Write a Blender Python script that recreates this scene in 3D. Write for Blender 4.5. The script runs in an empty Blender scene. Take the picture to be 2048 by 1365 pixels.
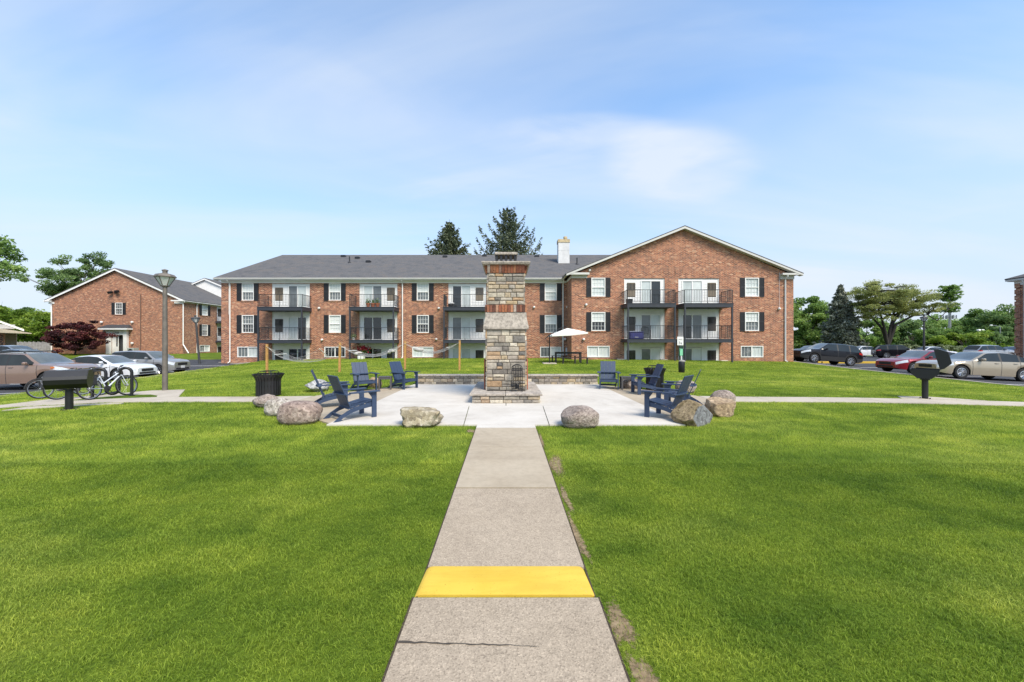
import bpy, bmesh, math, random
import numpy as np
from mathutils import Vector, Matrix, noise, Euler
R = math.radians
S = bpy.context.scene
COL = S.collection

# ---------------------------------------------------------------- camera
F = 780.0                       # focal length in photo pixels (2048 wide)
CX, CY, EYE = 1012.0, 684.0, 1.72
cam_d = bpy.data.cameras.new('camera')
cam = bpy.data.objects.new('camera', cam_d)
COL.objects.link(cam)
cam.location = (0, 0, EYE)
cam.rotation_euler = (R(90), 0, 0)
cam_d.sensor_width = 36.0
cam_d.lens = F / 2048 * 36.0
cam_d.shift_x = (1024 - CX) / 2048
cam_d.shift_y = (CY - 682.5) / 2048
cam_d.clip_start = 0.05
cam_d.clip_end = 3000
S.camera = cam

# ---------------------------------------------------------------- sky, sun, exposure
SUN_EL, SUN_AZ = R(49), R(146)      # azimuth from +Y, clockwise
W = bpy.data.worlds.new('World')
S.world = W
W.use_nodes = True
nt = W.node_tree
for n in list(nt.nodes):
    nt.nodes.remove(n)
def N(t, typ, **kw):
    n = t.nodes.new(typ)
    for k, v in kw.items():
        setattr(n, k, v)
    return n
wo = N(nt, 'ShaderNodeOutputWorld')
bg = N(nt, 'ShaderNodeBackground')
bg.inputs['Strength'].default_value = 0.10
sky = N(nt, 'ShaderNodeTexSky', sky_type='NISHITA', sun_disc=False)
sky.sun_elevation = SUN_EL
sky.sun_rotation = SUN_AZ
sky.air_density = 1.15
sky.dust_density = 0.6
sky.ozone_density = 2.2
tc = N(nt, 'ShaderNodeTexCoord')
sep = N(nt, 'ShaderNodeSeparateXYZ')
nt.links.new(tc.outputs['Generated'], sep.inputs[0])
def wmath(op, a, b=None, c=None):
    m = N(nt, 'ShaderNodeMath', operation=op)
    for i, v in enumerate((a, b, c)):
        if v is None:
            continue
        if isinstance(v, (int, float)):
            m.inputs[i].default_value = v
        else:
            nt.links.new(v, m.inputs[i])
    return m.outputs[0]
zc = wmath('MAXIMUM', sep.outputs[2], 0.0)
den = wmath('ADD', zc, 0.16)
u = wmath('DIVIDE', sep.outputs[0], den)
v = wmath('DIVIDE', sep.outputs[1], den)
comb = N(nt, 'ShaderNodeCombineXYZ')
nt.links.new(u, comb.inputs[0]); nt.links.new(v, comb.inputs[1])
def cloud(rot, sx, sy, scale, detail, lo, hi, seed):
    mp = N(nt, 'ShaderNodeMapping')
    mp.inputs['Rotation'].default_value = (0, 0, R(rot))
    mp.inputs['Scale'].default_value = (sx, sy, 1)
    mp.inputs['Location'].default_value = (seed, seed * .7, seed * .3)
    nt.links.new(comb.outputs[0], mp.inputs[0])
    nz = N(nt, 'ShaderNodeTexNoise')
    nz.inputs['Scale'].default_value = scale
    nz.inputs['Detail'].default_value = detail
    nz.inputs['Roughness'].default_value = 0.52
    nz.inputs['Distortion'].default_value = 0.7
    nt.links.new(mp.outputs[0], nz.inputs[0])
    mr = N(nt, 'ShaderNodeMapRange', interpolation_type='SMOOTHSTEP')
    mr.inputs[1].default_value = lo; mr.inputs[2].default_value = hi
    nt.links.new(nz.outputs[0], mr.inputs[0])
    return mr.outputs[0]
c1 = cloud(58, 0.34, 1.0, 0.9, 6.0, 0.36, 0.72, 1.0)    # long thin veils
c2 = cloud(35, 0.5, 1.0, 1.6, 6.0, 0.45, 0.78, 7.3)      # smaller wisps
# one thicker patch of cirrus
def patch(cx, cz, rx, rz):
    px = wmath('DIVIDE', wmath('SUBTRACT', wmath('DIVIDE', sep.outputs[0], wmath('MAXIMUM', sep.outputs[1], 0.05)), cx), rx)
    pz_ = wmath('DIVIDE', wmath('SUBTRACT', wmath('DIVIDE', sep.outputs[2], wmath('MAXIMUM', sep.outputs[1], 0.05)), cz), rz)
    d2 = wmath('ADD', wmath('MULTIPLY', px, px), wmath('MULTIPLY', pz_, pz_))
    m_ = N(nt, 'ShaderNodeMapRange', interpolation_type='SMOOTHERSTEP')
    m_.inputs[1].default_value = 1.0; m_.inputs[2].default_value = 0.0
    nt.links.new(d2, m_.inputs[0])
    return m_.outputs[0]
c3 = cloud(20, 0.8, 1.0, 2.2, 7.0, 0.28, 0.66, 4.7)
pp = wmath('MULTIPLY', wmath('ADD', patch(0.45, 0.46, 0.24, 0.13), wmath('MULTIPLY', patch(0.22, 0.54, 0.30, 0.06), 0.7)), c3)
cs = wmath('ADD', wmath('ADD', wmath('MULTIPLY', c1, 0.60), wmath('MULTIPLY', c2, 0.34)), wmath('MULTIPLY', pp, 0.55))
# thicker, paler air towards the horizon
hz = N(nt, 'ShaderNodeMapRange', interpolation_type='SMOOTHERSTEP')
hz.inputs[1].default_value = 0.66; hz.inputs[2].default_value = -0.04
hz.inputs[3].default_value = 0.0; hz.inputs[4].default_value = 0.9
nt.links.new(sep.outputs[2], hz.inputs[0])
mixh = N(nt, 'ShaderNodeMix', data_type='RGBA')
nt.links.new(hz.outputs[0], mixh.inputs[0])
tint = N(nt, 'ShaderNodeMix', data_type='RGBA', blend_type='MULTIPLY')
tint.inputs[0].default_value = 1.0
nt.links.new(sky.outputs[0], tint.inputs[6])
tint.inputs[7].default_value = (0.96, 1.38, 1.62, 1)
nt.links.new(tint.outputs[2], mixh.inputs[6])
mixh.inputs[7].default_value = (3.95, 4.38, 5.15, 1)
mixc = N(nt, 'ShaderNodeMix', data_type='RGBA')
nt.links.new(wmath('MINIMUM', cs, 0.85), mixc.inputs[0])
nt.links.new(mixh.outputs[2], mixc.inputs[6])
mixc.inputs[7].default_value = (4.6, 5.0, 5.55, 1)
nt.links.new(mixc.outputs[2], bg.inputs['Color'])
nt.links.new(bg.outputs[0], wo.inputs[0])

sun_d = bpy.data.lights.new('sun', 'SUN')
sun_d.energy = 2.9
sun_d.angle = R(26)
sun_d.color = (1.0, 0.90, 0.76)
sun = bpy.data.objects.new('sun', sun_d)
COL.objects.link(sun)
sv = Vector((math.cos(SUN_EL) * math.sin(SUN_AZ), math.cos(SUN_EL) * math.cos(SUN_AZ), math.sin(SUN_EL)))
sun.rotation_euler = sv.to_track_quat('Z', 'Y').to_euler()
sun.location = (-20, 5, 40)
S.view_settings.view_transform = 'Standard'
S.view_settings.look = 'None'
S.view_settings.gamma = 1
S.view_settings.exposure = 0.85
S.cycles.max_bounces = 8
S.cycles.diffuse_bounces = 3
S.cycles.glossy_bounces = 3
S.cycles.transparent_max_bounces = 12
S.cycles.use_denoising = True
S.cycles.denoising_prefilter = 'NONE'
S.cycles.use_adaptive_sampling = False
S.cycles.sample_clamp_indirect = 1.5

# ---------------------------------------------------------------- materials
def srgb(r, g, b):
    f = lambda c: (c / 255 / 12.92) if c / 255 <= 0.04045 else ((c / 255 + 0.055) / 1.055) ** 2.4
    return (f(r), f(g), f(b))
def newmat(name):
    m = bpy.data.materials.new(name)
    m.use_nodes = True
    t = m.node_tree
    b = t.nodes['Principled BSDF']
    return m, t, b
def ramp(t, fac, stops):
    r = N(t, 'ShaderNodeValToRGB')
    e = r.color_ramp.elements
    while len(e) < len(stops):
        e.new(0.5)
    for i, (p, c) in enumerate(stops):
        e[i].position = p
        e[i].color = (c[0], c[1], c[2], 1)
    t.links.new(fac, r.inputs[0])
    return r.outputs[0]
def nz(t, coord, scale, detail=3, rough=0.5, dist=0, stretch=None):
    if stretch:
        mp = N(t, 'ShaderNodeMapping')
        mp.inputs['Scale'].default_value = stretch
        t.links.new(coord, mp.inputs[0])
        coord = mp.outputs[0]
    n = N(t, 'ShaderNodeTexNoise')
    n.inputs['Scale'].default_value = scale
    n.inputs['Detail'].default_value = detail
    n.inputs['Roughness'].default_value = rough
    n.inputs['Distortion'].default_value = dist
    t.links.new(coord, n.inputs[0])
    return n.outputs[0]
def mixcol(t, a, b, fac, mode='MIX'):
    m = N(t, 'ShaderNodeMix', data_type='RGBA', blend_type=mode)
    for i, v in ((0, fac), (6, a), (7, b)):
        if isinstance(v, (int, float)):
            m.inputs[i].default_value = v
        elif isinstance(v, tuple):
            m.inputs[i].default_value = (v[0], v[1], v[2], 1)
        else:
            t.links.new(v, m.inputs[i])
    return m.outputs[2]
def bump(t, b, h, strength, dist=0.02):
    bn = N(t, 'ShaderNodeBump')
    bn.inputs['Strength'].default_value = strength
    bn.inputs['Distance'].default_value = dist
    t.links.new(h, bn.inputs['Height'])
    t.links.new(bn.outputs[0], b.inputs['Normal'])
def objco(t):
    return N(t, 'ShaderNodeTexCoord').outputs['Object']
def geopos(t):
    return N(t, 'ShaderNodeNewGeometry').outputs['Position']
def M(name, col, rough=0.6, metal=0.0, var=0.12, vs=6.0, bmp=0.0, bs=60.0, coat=0.0, spec=0.5, island=0.0):
    m, t, b = newmat(name)
    co = objco(t)
    n = nz(t, co, vs, 4, 0.6)
    a = tuple(c * (1 - var) for c in col); c2 = tuple(min(1, c * (1 + var)) for c in col)
    out = ramp(t, n, [(0.3, a), (0.7, c2)])
    if island:
        rnd = N(t, 'ShaderNodeNewGeometry').outputs['Random Per Island']
        k = ramp(t, rnd, [(0, (1 - island,) * 3), (1, (1 + island,) * 3)])
        out = mixcol(t, out, k, 1.0, 'MULTIPLY')
    t.links.new(out, b.inputs['Base Color'])
    b.inputs['Roughness'].default_value = rough
    b.inputs['Metallic'].default_value = metal
    b.inputs['Specular IOR Level'].default_value = spec
    b.inputs['Coat Weight'].default_value = coat
    b.inputs['Coat Roughness'].default_value = 0.06
    if bmp:
        bump(t, b, nz(t, co, bs, 3), bmp)
    return m
MATS = {}
def brick_mat():
    m, t, b = newmat('red_brick')
    co = geopos(t)
    s = N(t, 'ShaderNodeSeparateXYZ'); t.links.new(co, s.inputs[0])
    ad = N(t, 'ShaderNodeMath', operation='ADD')
    t.links.new(s.outputs[0], ad.inputs[0]); t.links.new(s.outputs[1], ad.inputs[1])
    c = N(t, 'ShaderNodeCombineXYZ')
    t.links.new(ad.outputs[0], c.inputs[0]); t.links.new(s.outputs[2], c.inputs[1])
    br = N(t, 'ShaderNodeTexBrick')
    t.links.new(c.outputs[0], br.inputs['Vector'])
    br.inputs['Scale'].default_value = 1.0
    br.inputs['Brick Width'].default_value = 0.24
    br.inputs['Row Height'].default_value = 0.085
    br.inputs['Mortar Size'].default_value = 0.012
    br.inputs['Mortar Smooth'].default_value = 0.2
    br.inputs['Color1'].default_value = (0.05, 0.05, 0.05, 1)
    br.inputs['Color2'].default_value = (0.95, 0.95, 0.95, 1)
    br.inputs['Mortar'].default_value = (0.5, 0.5, 0.5, 1)
    br.inputs['Bias'].default_value = 0.0
    base = ramp(t, br.outputs['Color'], [(0.0, (0.155, 0.052, 0.027)), (0.32, (0.29, 0.097, 0.046)),
                                          (0.62, (0.385, 0.134, 0.061)), (0.88, (0.46, 0.195, 0.095)), (1.0, (0.60, 0.40, 0.26))])
    n1 = nz(t, c.outputs[0], 2.1, 4, 0.7, 0.8, (1.0, 1.7, 1))
    k1 = ramp(t, n1, [(0.28, (0.66, 0.64, 0.62)), (0.5, (1.0, 1.0, 1.0)), (0.74, (1.36, 1.40, 1.44))])
    base = mixcol(t, base, k1, 1.0, 'MULTIPLY')
    n2 = nz(t, c.outputs[0], 7.5, 2, 0.6, 0.4, (0.8, 2.2, 1))
    k2 = ramp(t, n2, [(0.30, (0.62, 0.60, 0.58)), (0.52, (1.0, 1.0, 1.0)), (0.72, (1.45, 1.5, 1.55))])
    base = mixcol(t, base, k2, 1.0, 'MULTIPLY')
    base = mixcol(t, base, (0.42, 0.33, 0.26), br.outputs['Fac'])
    t.links.new(base, b.inputs['Base Color'])
    b.inputs['Roughness'].default_value = 0.9
    b.inputs['Specular IOR Level'].default_value = 0.25
    inv = N(t, 'ShaderNodeMath', operation='SUBTRACT')
    inv.inputs[0].default_value = 1
    t.links.new(br.outputs['Fac'], inv.inputs[1])
    bump(t, b, inv.outputs[0], 0.6, 0.01)
    return m
MATS['brick'] = brick_mat()
def shingle_mat():
    m, t, b = newmat('asphalt_shingle')
    co = geopos(t)
    n1 = nz(t, co, 1.2, 5, 0.7, 0.5)
    base = ramp(t, n1, [(0.3, (0.078, 0.077, 0.080)), (0.5, (0.112, 0.110, 0.112)), (0.62, (0.126, 0.114, 0.105)), (0.75, (0.100, 0.102, 0.122))])
    n2 = nz(t, co, 9.0, 3, 0.7, 0, (1, 1, 3))
    k = ramp(t, n2, [(0.3, (0.72, 0.72, 0.72)), (0.7, (1.28, 1.28, 1.28))])
    base = mixcol(t, base, k, 1.0, 'MULTIPLY')
    t.links.new(base, b.inputs['Base Color'])
    b.inputs['Roughness'].default_value = 0.95
    b.inputs['Specular IOR Level'].default_value = 0.2
    bump(t, b, n2, 0.5, 0.02)
    return m
MATS['shingle'] = shingle_mat()
def stone_mat(name, stops, dark=0.0):
    m, t, b = newmat(name)
    co = objco(t)
    rnd = N(t, 'ShaderNodeNewGeometry').outputs['Random Per Island']
    rnd = N(t, 'ShaderNodeAttribute', attribute_name='tint').outputs['Fac']
    base = ramp(t, rnd, stops)
    n = nz(t, co, 9, 6, 0.7)
    k = ramp(t, n, [(0.25, (0.42, 0.41, 0.40)), (0.5, (0.9, 0.9, 0.9)), (0.75, (1.2, 1.18, 1.15))])
    base = mixcol(t, base, k, 1.0, 'MULTIPLY')
    t.links.new(base, b.inputs['Base Color'])
    b.inputs['Roughness'].default_value = 0.9
    b.inputs['Specular IOR Level'].default_value = 0.3
    bump(t, b, nz(t, co, 28, 5, 0.7), 0.8, 0.02)
    return m
STONES = [(0.0, (0.19, 0.17, 0.15)), (0.15, (0.41, 0.36, 0.29)), (0.28, (0.50, 0.385, 0.235)), (0.42, (0.29, 0.26, 0.235)), (0.55, (0.60, 0.53, 0.41)),
          (0.66, (0.12, 0.115, 0.112)), (0.74, (0.52, 0.46, 0.37)), (0.86, (0.34, 0.30, 0.255)), (0.94, (0.45, 0.30, 0.175)), (1.0, (0.64, 0.585, 0.48))]
MATS['stone'] = stone_mat('ashlar_stone', STONES)
MATS['soldier'] = stone_mat('soldier_brick', [(0, (0.09, 0.055, 0.045)), (0.2, (0.30, 0.105, 0.06)), (0.45, (0.42, 0.16, 0.075)), (0.62, (0.22, 0.095, 0.065)),
                                             (0.74, (0.44, 0.36, 0.30)), (0.88, (0.46, 0.20, 0.10)), (1.0, (0.15, 0.07, 0.05))])
MATS['mortar'] = M('mortar', (0.17, 0.15, 0.13), 0.95, bmp=0.4)
def cast_mat():
    m, t, b = newmat('cast_stone')
    co = objco(t)
    n = nz(t, co, 3.0, 5, 0.7, 0.4)
    base = ramp(t, n, [(0.3, (0.36, 0.315, 0.265)), (0.6, (0.50, 0.44, 0.37)), (0.8, (0.56, 0.50, 0.43))])
    n2 = nz(t, co, 13, 6, 0.75)
    k = ramp(t, n2, [(0.38, (0.40, 0.40, 0.41)), (0.58, (1, 1, 1))])
    base = mixcol(t, base, k, 0.85, 'MULTIPLY')
    t.links.new(base, b.inputs['Base Color'])
    b.inputs['Roughness'].default_value = 0.92
    bump(t, b, n2, 0.4, 0.01)
    return m
MATS['cast'] = cast_mat()
def concrete(name, ca, cb, speck=0.0, sscale=90, stain=0.2):
    m, t, b = newmat(name)
    co = geopos(t)
    n = nz(t, co, 0.9, 5, 0.65, 0.3)
    base = ramp(t, n, [(0.3, ca), (0.7, cb)])
    n9 = nz(t, co, 0.42, 6, 0.7, 0.8)
    base = mixcol(t, base, ramp(t, n9, [(0.34, (0.84, 0.83, 0.82)), (0.5, (1, 1, 1)), (0.7, (1.05, 1.05, 1.04))]), 1.0, 'MULTIPLY')
    n3 = nz(t, co, 11, 5, 0.75)
    k = ramp(t, n3, [(0.3, (1 - stain,) * 3), (0.6, (1, 1, 1))])
    base = mixcol(t, base, k, 1.0, 'MULTIPLY')
    if speck:
        vo = N(t, 'ShaderNodeTexVoronoi')
        vo.inputs['Scale'].default_value = sscale
        t.links.new(co, vo.inputs['Vector'])
        sp = N(t, 'ShaderNodeSeparateXYZ'); t.links.new(vo.outputs['Color'], sp.inputs[0])
        k2 = ramp(t, sp.outputs[0], [(0.0, (0.42, 0.40, 0.39)), (0.16, (0.74, 0.72, 0.70)), (0.4, (0.96, 0.95, 0.94)), (0.82, (1.10, 1.09, 1.08)), (1.0, (1.5, 1.5, 1.48))])
        base = mixcol(t, base, k2, speck, 'MULTIPLY')
        bump(t, b, vo.outputs['Distance'], 0.35, 0.004)
    else:
        bump(t, b, nz(t, co, 120, 3), 0.15, 0.004)
    t.links.new(base, b.inputs['Base Color'])
    b.inputs['Roughness'].default_value = 0.9
    b.inputs['Specular IOR Level'].default_value = 0.3
    return m
MATS['white_conc'] = concrete('pale_concrete', (0.51, 0.468, 0.41), (0.60, 0.56, 0.50), stain=0.05)
MATS['tan_conc'] = concrete('tan_concrete', (0.38, 0.312, 0.225), (0.45, 0.38, 0.285), stain=0.14)
MATS['path_conc'] = concrete('path_concrete', (0.42, 0.365, 0.29), (0.51, 0.45, 0.37), stain=0.12)
MATS['agg_conc'] = concrete('exposed_aggregate', (0.345, 0.28, 0.205), (0.42, 0.345, 0.26), speck=0.58, sscale=125, stain=0.15)
MATS['asphalt'] = concrete('asphalt', (0.048, 0.05, 0.058), (0.075, 0.078, 0.088), speck=0.4, sscale=60, stain=0.25)
def yellow_mat():
    m, t, b = newmat('yellow_paint')
    co = geopos(t)
    n = nz(t, co, 2.0, 4, 0.6)
    base = ramp(t, n, [(0.3, (0.60, 0.39, 0.035)), (0.7, (0.67, 0.455, 0.060))])
    n2 = nz(t, co, 55, 4, 0.7)
    sp = ramp(t, n2, [(0.29, (0.30, 0.22, 0.09)), (0.36, (1, 1, 1))])
    base = mixcol(t, base, sp, 1.0, 'MULTIPLY')
    n3 = nz(t, co, 4.2, 6, 0.75)
    w = ramp(t, n3, [(0.63, (0, 0, 0)), (0.70, (.8, .8, .8))])
    n5 = nz(t, co, 2.6, 5, 0.7, 0.5, (0.5, 3, 1))
    base = mixcol(t, base, ramp(t, n5, [(0.35, (0.86, 0.84, 0.80)), (0.6, (1, 1, 1))]), 1.0, 'MULTIPLY')
    base = mixcol(t, base, (0.42, 0.34, 0.24), w)
    t.links.new(base, b.inputs['Base Color'])
    b.inputs['Roughness'].default_value = 0.7
    bump(t, b, nz(t, co, 130, 3), 0.3, 0.004)
    return m
MATS['yellow'] = yellow_mat()
MATS['white'] = M('white_paint', (0.76, 0.755, 0.73), 0.55, var=0.05, vs=2)
MATS['siding'] = M('white_siding', (0.74, 0.735, 0.71), 0.6, var=0.05, vs=2.5)
MATS['cream'] = M('cream_trim', (0.55, 0.54, 0.50), 0.6, var=0.06, vs=2)
MATS['black'] = M('black_metal', (0.012, 0.012, 0.014), 0.42, var=0.2)
MATS['rail'] = M('railing_metal', (0.02, 0.02, 0.022), 0.5, var=0.2)
MATS['navy'] = M('dark_fascia', (0.030, 0.034, 0.045), 0.55, var=0.15)
MATS['shutter'] = M('shutter_paint', (0.018, 0.018, 0.021), 0.55, var=0.15)
MATS['brown'] = M('brown_grille', (0.19, 0.15, 0.105), 0.6)
MATS['gdark'] = M('dark_glass', (0.018, 0.021, 0.024), 0.06, var=0.4, vs=1.5, spec=0.8)
MATS['gmid'] = M('grey_glass', (0.12, 0.135, 0.14), 0.08, var=0.3, vs=1.2, spec=0.8)
MATS['glight'] = M('curtain_and_reflection_glass', (0.50, 0.545, 0.53), 0.12, var=0.14, vs=1.8, spec=0.7)
MATS['gblind'] = M('blinds_behind_glass', (0.60, 0.63, 0.61), 0.15, var=0.08, vs=1.8, spec=0.7)
MATS['grey_metal'] = M('grey_metal', (0.30, 0.30, 0.31), 0.4, 0.7)
MATS['post_wood'] = M('post_wood', (0.46, 0.245, 0.075), 0.75, var=0.25, vs=8)
MATS['fence_wood'] = M('weathered_wood', (0.30, 0.28, 0.28), 0.9, var=0.3, vs=3)
MATS['soil'] = M('dry_soil', (0.27, 0.20, 0.125), 0.95, var=0.35, vs=14, bmp=0.6)

# ---------------------------------------------------------------- mesh builder
class MB:
    def __init__(self):
        self.v = []; self.f = []; self.t = []
    def add(self, vs, fs):
        o = len(self.v)
        self.v.extend([tuple(p) for p in vs])
        self.f.extend([tuple(i + o for i in q) for q in fs])
        return self
    def quad(self, a, b, c, d):
        return self.add([a, b, c, d], [(0, 1, 2, 3)])
    def box(self, x0, x1, y0, y1, z0, z1):
        return self.add([(x0, y0, z0), (x1, y0, z0), (x1, y1, z0), (x0, y1, z0), (x0, y0, z1), (x1, y0, z1), (x1, y1, z1), (x0, y1, z1)],
                        [(0, 3, 2, 1), (4, 5, 6, 7), (0, 1, 5, 4), (1, 2, 6, 5), (2, 3, 7, 6), (3, 0, 4, 7)])
    def cbox(self, x0, x1, y0, y1, z0, z1, c=0.01):
        """box with all edges chamfered"""
        c = min(c, (x1 - x0) * .45, (y1 - y0) * .45, (z1 - z0) * .45)
        X, Y, Z = (x0, x1), (y0, y1), (z0, z1)
        vs = []; idx = {}
        for ix in (0, 1):
            for iy in (0, 1):
                for iz in (0, 1):
                    for ax in range(3):
                        p = [X[ix], Y[iy], Z[iz]]
                        for k, i in enumerate((ix, iy, iz)):
                            if k != ax:
                                p[k] += c * (1 - 2 * i)
                        idx[ix, iy, iz, ax] = len(vs); vs.append(p)
        fs = []
        g = lambda a, b, cc, ax: idx[a, b, cc, ax]
        for i in (0, 1):
            q = [g(i, 0, 0, 0), g(i, 1, 0, 0), g(i, 1, 1, 0), g(i, 0, 1, 0)]; fs.append(q if i else q[::-1])
            q = [g(0, i, 0, 1), g(0, i, 1, 1), g(1, i, 1, 1), g(1, i, 0, 1)]; fs.append(q if i else q[::-1])
            q = [g(0, 0, i, 2), g(1, 0, i, 2), g(1, 1, i, 2), g(0, 1, i, 2)]; fs.append(q if i else q[::-1])
        for i in (0, 1):
            for j in (0, 1):
                q = [g(0, i, j, 1), g(1, i, j, 1), g(1, i, j, 2), g(0, i, j, 2)]; fs.append(q if i == j else q[::-1])
                q = [g(i, 0, j, 0), g(i, 1, j, 0), g(i, 1, j, 2), g(i, 0, j, 2)]; fs.append(q if i != j else q[::-1])
                q = [g(i, j, 0, 0), g(i, j, 1, 0), g(i, j, 1, 1), g(i, j, 0, 1)]; fs.append(q if i == j else q[::-1])
        for i in (0, 1):
            for j in (0, 1):
                for k in (0, 1):
                    q = [g(i, j, k, 0), g(i, j, k, 1), g(i, j, k, 2)]
                    fs.append(q if (i + j + k) % 2 else q[::-1])
        return self.add(vs, fs)
    def rbox(self, c, sx, sy, sz, rot):
        """box centred on c, rotated by Matrix"""
        pts = [c + rot @ Vector((a * sx / 2, b * sy / 2, d * sz / 2)) for a, b, d in
               [(-1, -1, -1), (1, -1, -1), (1, 1, -1), (-1, 1, -1), (-1, -1, 1), (1, -1, 1), (1, 1, 1), (-1, 1, 1)]]
        return self.add(pts, [(0, 3, 2, 1), (4, 5, 6, 7), (0, 1, 5, 4), (1, 2, 6, 5), (2, 3, 7, 6), (3, 0, 4, 7)])
    def prism(self, poly, axis, a, b):
        """2-D polygon extruded along an axis from a to b (poly gives the other two coords in xyz order)"""
        n = len(poly)
        def mk(p, t):
            return {0: (t, p[0], p[1]), 1: (p[0], t, p[1]), 2: (p[0], p[1], t)}[axis]
        vs = [mk(p, a) for p in poly] + [mk(p, b) for p in poly]
        fs = [tuple(range(n))[::-1], tuple(range(n, 2 * n))]
        fs += [(i, (i + 1) % n, (i + 1) % n + n, i + n) for i in range(n)]
        return self.add(vs, fs)
    def tube(self, pts, r, n=8, caps=True):
        pts = [Vector(p) for p in pts]
        rs = r if isinstance(r, (list, tuple)) else [r] * len(pts)
        vs = []; fs = []
        up = None
        for i, p in enumerate(pts):
            d = (pts[min(i + 1, len(pts) - 1)] - pts[max(i - 1, 0)])
            if d.length < 1e-9:
                d = Vector((0, 0, 1))
            d.normalize()
            if up is None:
                a = Vector((0, 0, 1)) if abs(d.z) < 0.9 else Vector((1, 0, 0))
                up = (a - d * a.dot(d)).normalized()
            else:
                up = (up - d * up.dot(d))
                if up.length < 1e-6:
                    a = Vector((0, 0, 1)) if abs(d.z) < 0.9 else Vector((1, 0, 0))
                    up = a - d * a.dot(d)
                up.normalize()
            sd = d.cross(up)
            for k in range(n):
                an = 2 * math.pi * k / n
                vs.append(p + (up * math.cos(an) + sd * math.sin(an)) * rs[i])
        for i in range(len(pts) - 1):
            for k in range(n):
                k2 = (k + 1) % n
                fs.append((i * n + k, i * n + k2, (i + 1) * n + k2, (i + 1) * n + k))
        if caps:
            fs.append(tuple(range(n))[::-1])
            fs.append(tuple(range((len(pts) - 1) * n, len(pts) * n)))
        return self.add(vs, fs)
    def lathe(self, prof, n=24, c=(0, 0, 0), axis=2, a0=0.0, caps=True):
        """prof: list of (r, h) along axis"""
        vs = []; fs = []
        caps = caps and prof[0] != prof[-1]
        for r, h in prof:
            for k in range(n):
                an = 2 * math.pi * k / n + a0
                p = (r * math.cos(an), r * math.sin(an))
                q = {2: (p[0], p[1], h), 1: (p[0], h, p[1]), 0: (h, p[0], p[1])}[axis]
                vs.append((q[0] + c[0], q[1] + c[1], q[2] + c[2]))
        for i in range(len(prof) - 1):
            for k in range(n):
                k2 = (k + 1) % n
                fs.append((i * n + k, i * n + k2, (i + 1) * n + k2, (i + 1) * n + k))
        if caps:
            fs.append(tuple(range(n))[::-1]); fs.append(tuple(range((len(prof) - 1) * n, len(prof) * n)))
        return self.add(vs, fs)
def wloc(o):
    l = Vector((0, 0, 0))
    while o is not None:
        l += o.location
        o = o.parent
    return l
def build(name, mb, mat, parent=None, world=False, smooth=None, loc=None):
    me = bpy.data.meshes.new(name)
    vs = mb.v
    if world and parent is not None:
        w = wloc(parent)
        vs = [(p[0] - w.x, p[1] - w.y, p[2] - w.z) for p in vs]
    me.from_pydata(vs, [], mb.f)
    me.update()
    if smooth is not None:
        me.polygons.foreach_set('use_smooth', [True] * len(me.polygons))
        if smooth < 180:
            me.set_sharp_from_angle(angle=R(smooth))
    bm = bmesh.new(); bm.from_mesh(me)
    bmesh.ops.recalc_face_normals(bm, faces=bm.faces)
    bm.to_mesh(me); bm.free()
    o = bpy.data.objects.new(name, me)
    COL.objects.link(o)
    if mb.t:
        at_ = me.attributes.new('tint', 'FLOAT', 'POINT')
        at_.data.foreach_set('value', np.asarray(mb.t, dtype=np.float32))
    if mat is not None:
        me.materials.append(MATS[mat] if isinstance(mat, str) else mat)
    if parent is not None:
        o.parent = parent
    if loc is not None:
        o.location = loc
    return o
def npmesh(name, verts, faces_n, mat, parent=None, tint=None, loops=None):
    """verts (n,3); all faces have faces_n corners and consecutive vertices unless loops given"""
    me = bpy.data.meshes.new(name)
    nv = len(verts)
    lp = np.arange(nv, dtype=np.int32) if loops is None else np.asarray(loops, dtype=np.int32).ravel()
    nf = len(lp) // faces_n
    me.vertices.add(nv)
    me.vertices.foreach_set('co', np.asarray(verts, dtype=np.float32).ravel())
    me.loops.add(len(lp))
    me.loops.foreach_set('vertex_index', lp)
    me.polygons.add(nf)
    me.polygons.foreach_set('loop_start', np.arange(nf, dtype=np.int32) * faces_n)
    me.update(calc_edges=True)
    if tint is not None:
        at = me.attributes.new('tint', 'FLOAT', 'POINT')
        at.data.foreach_set('value', np.asarray(tint, dtype=np.float32))
    me.materials.append(MATS[mat] if isinstance(mat, str) else mat)
    o = bpy.data.objects.new(name, me)
    COL.objects.link(o)
    if parent is not None:
        o.parent = parent
    return o
def thing(name, label, cat, loc=(0, 0, 0), rotz=0.0, group=None):
    o = bpy.data.objects.new(name, None)
    COL.objects.link(o)
    o.location = loc
    o.rotation_euler = (0, 0, rotz)
    o.empty_display_size = 0.2
    tag(o, label, cat, group)
    return o
def tag(o, label, cat, group=None):
    o['label'] = label; o['category'] = cat
    if group:
        o['group'] = group
    return o
def struct(o):
    o['kind'] = 'structure'
    return o
def dup(o, parent=None):
    c = o.copy(); COL.objects.link(c)
    if parent is not None:
        c.parent = parent
    for ch in list(o.children):
        dup(ch, c)
    return c
def sstep(a, b, x):
    t = np.clip((np.asarray(x, dtype=float) - a) / (b - a), 0, 1)
    return t * t * (3 - 2 * t)
def fx(px, Y):
    return (px - CX) * Y / F
def fz(py, Y):
    return EYE + (CY - py) * Y / F
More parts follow.
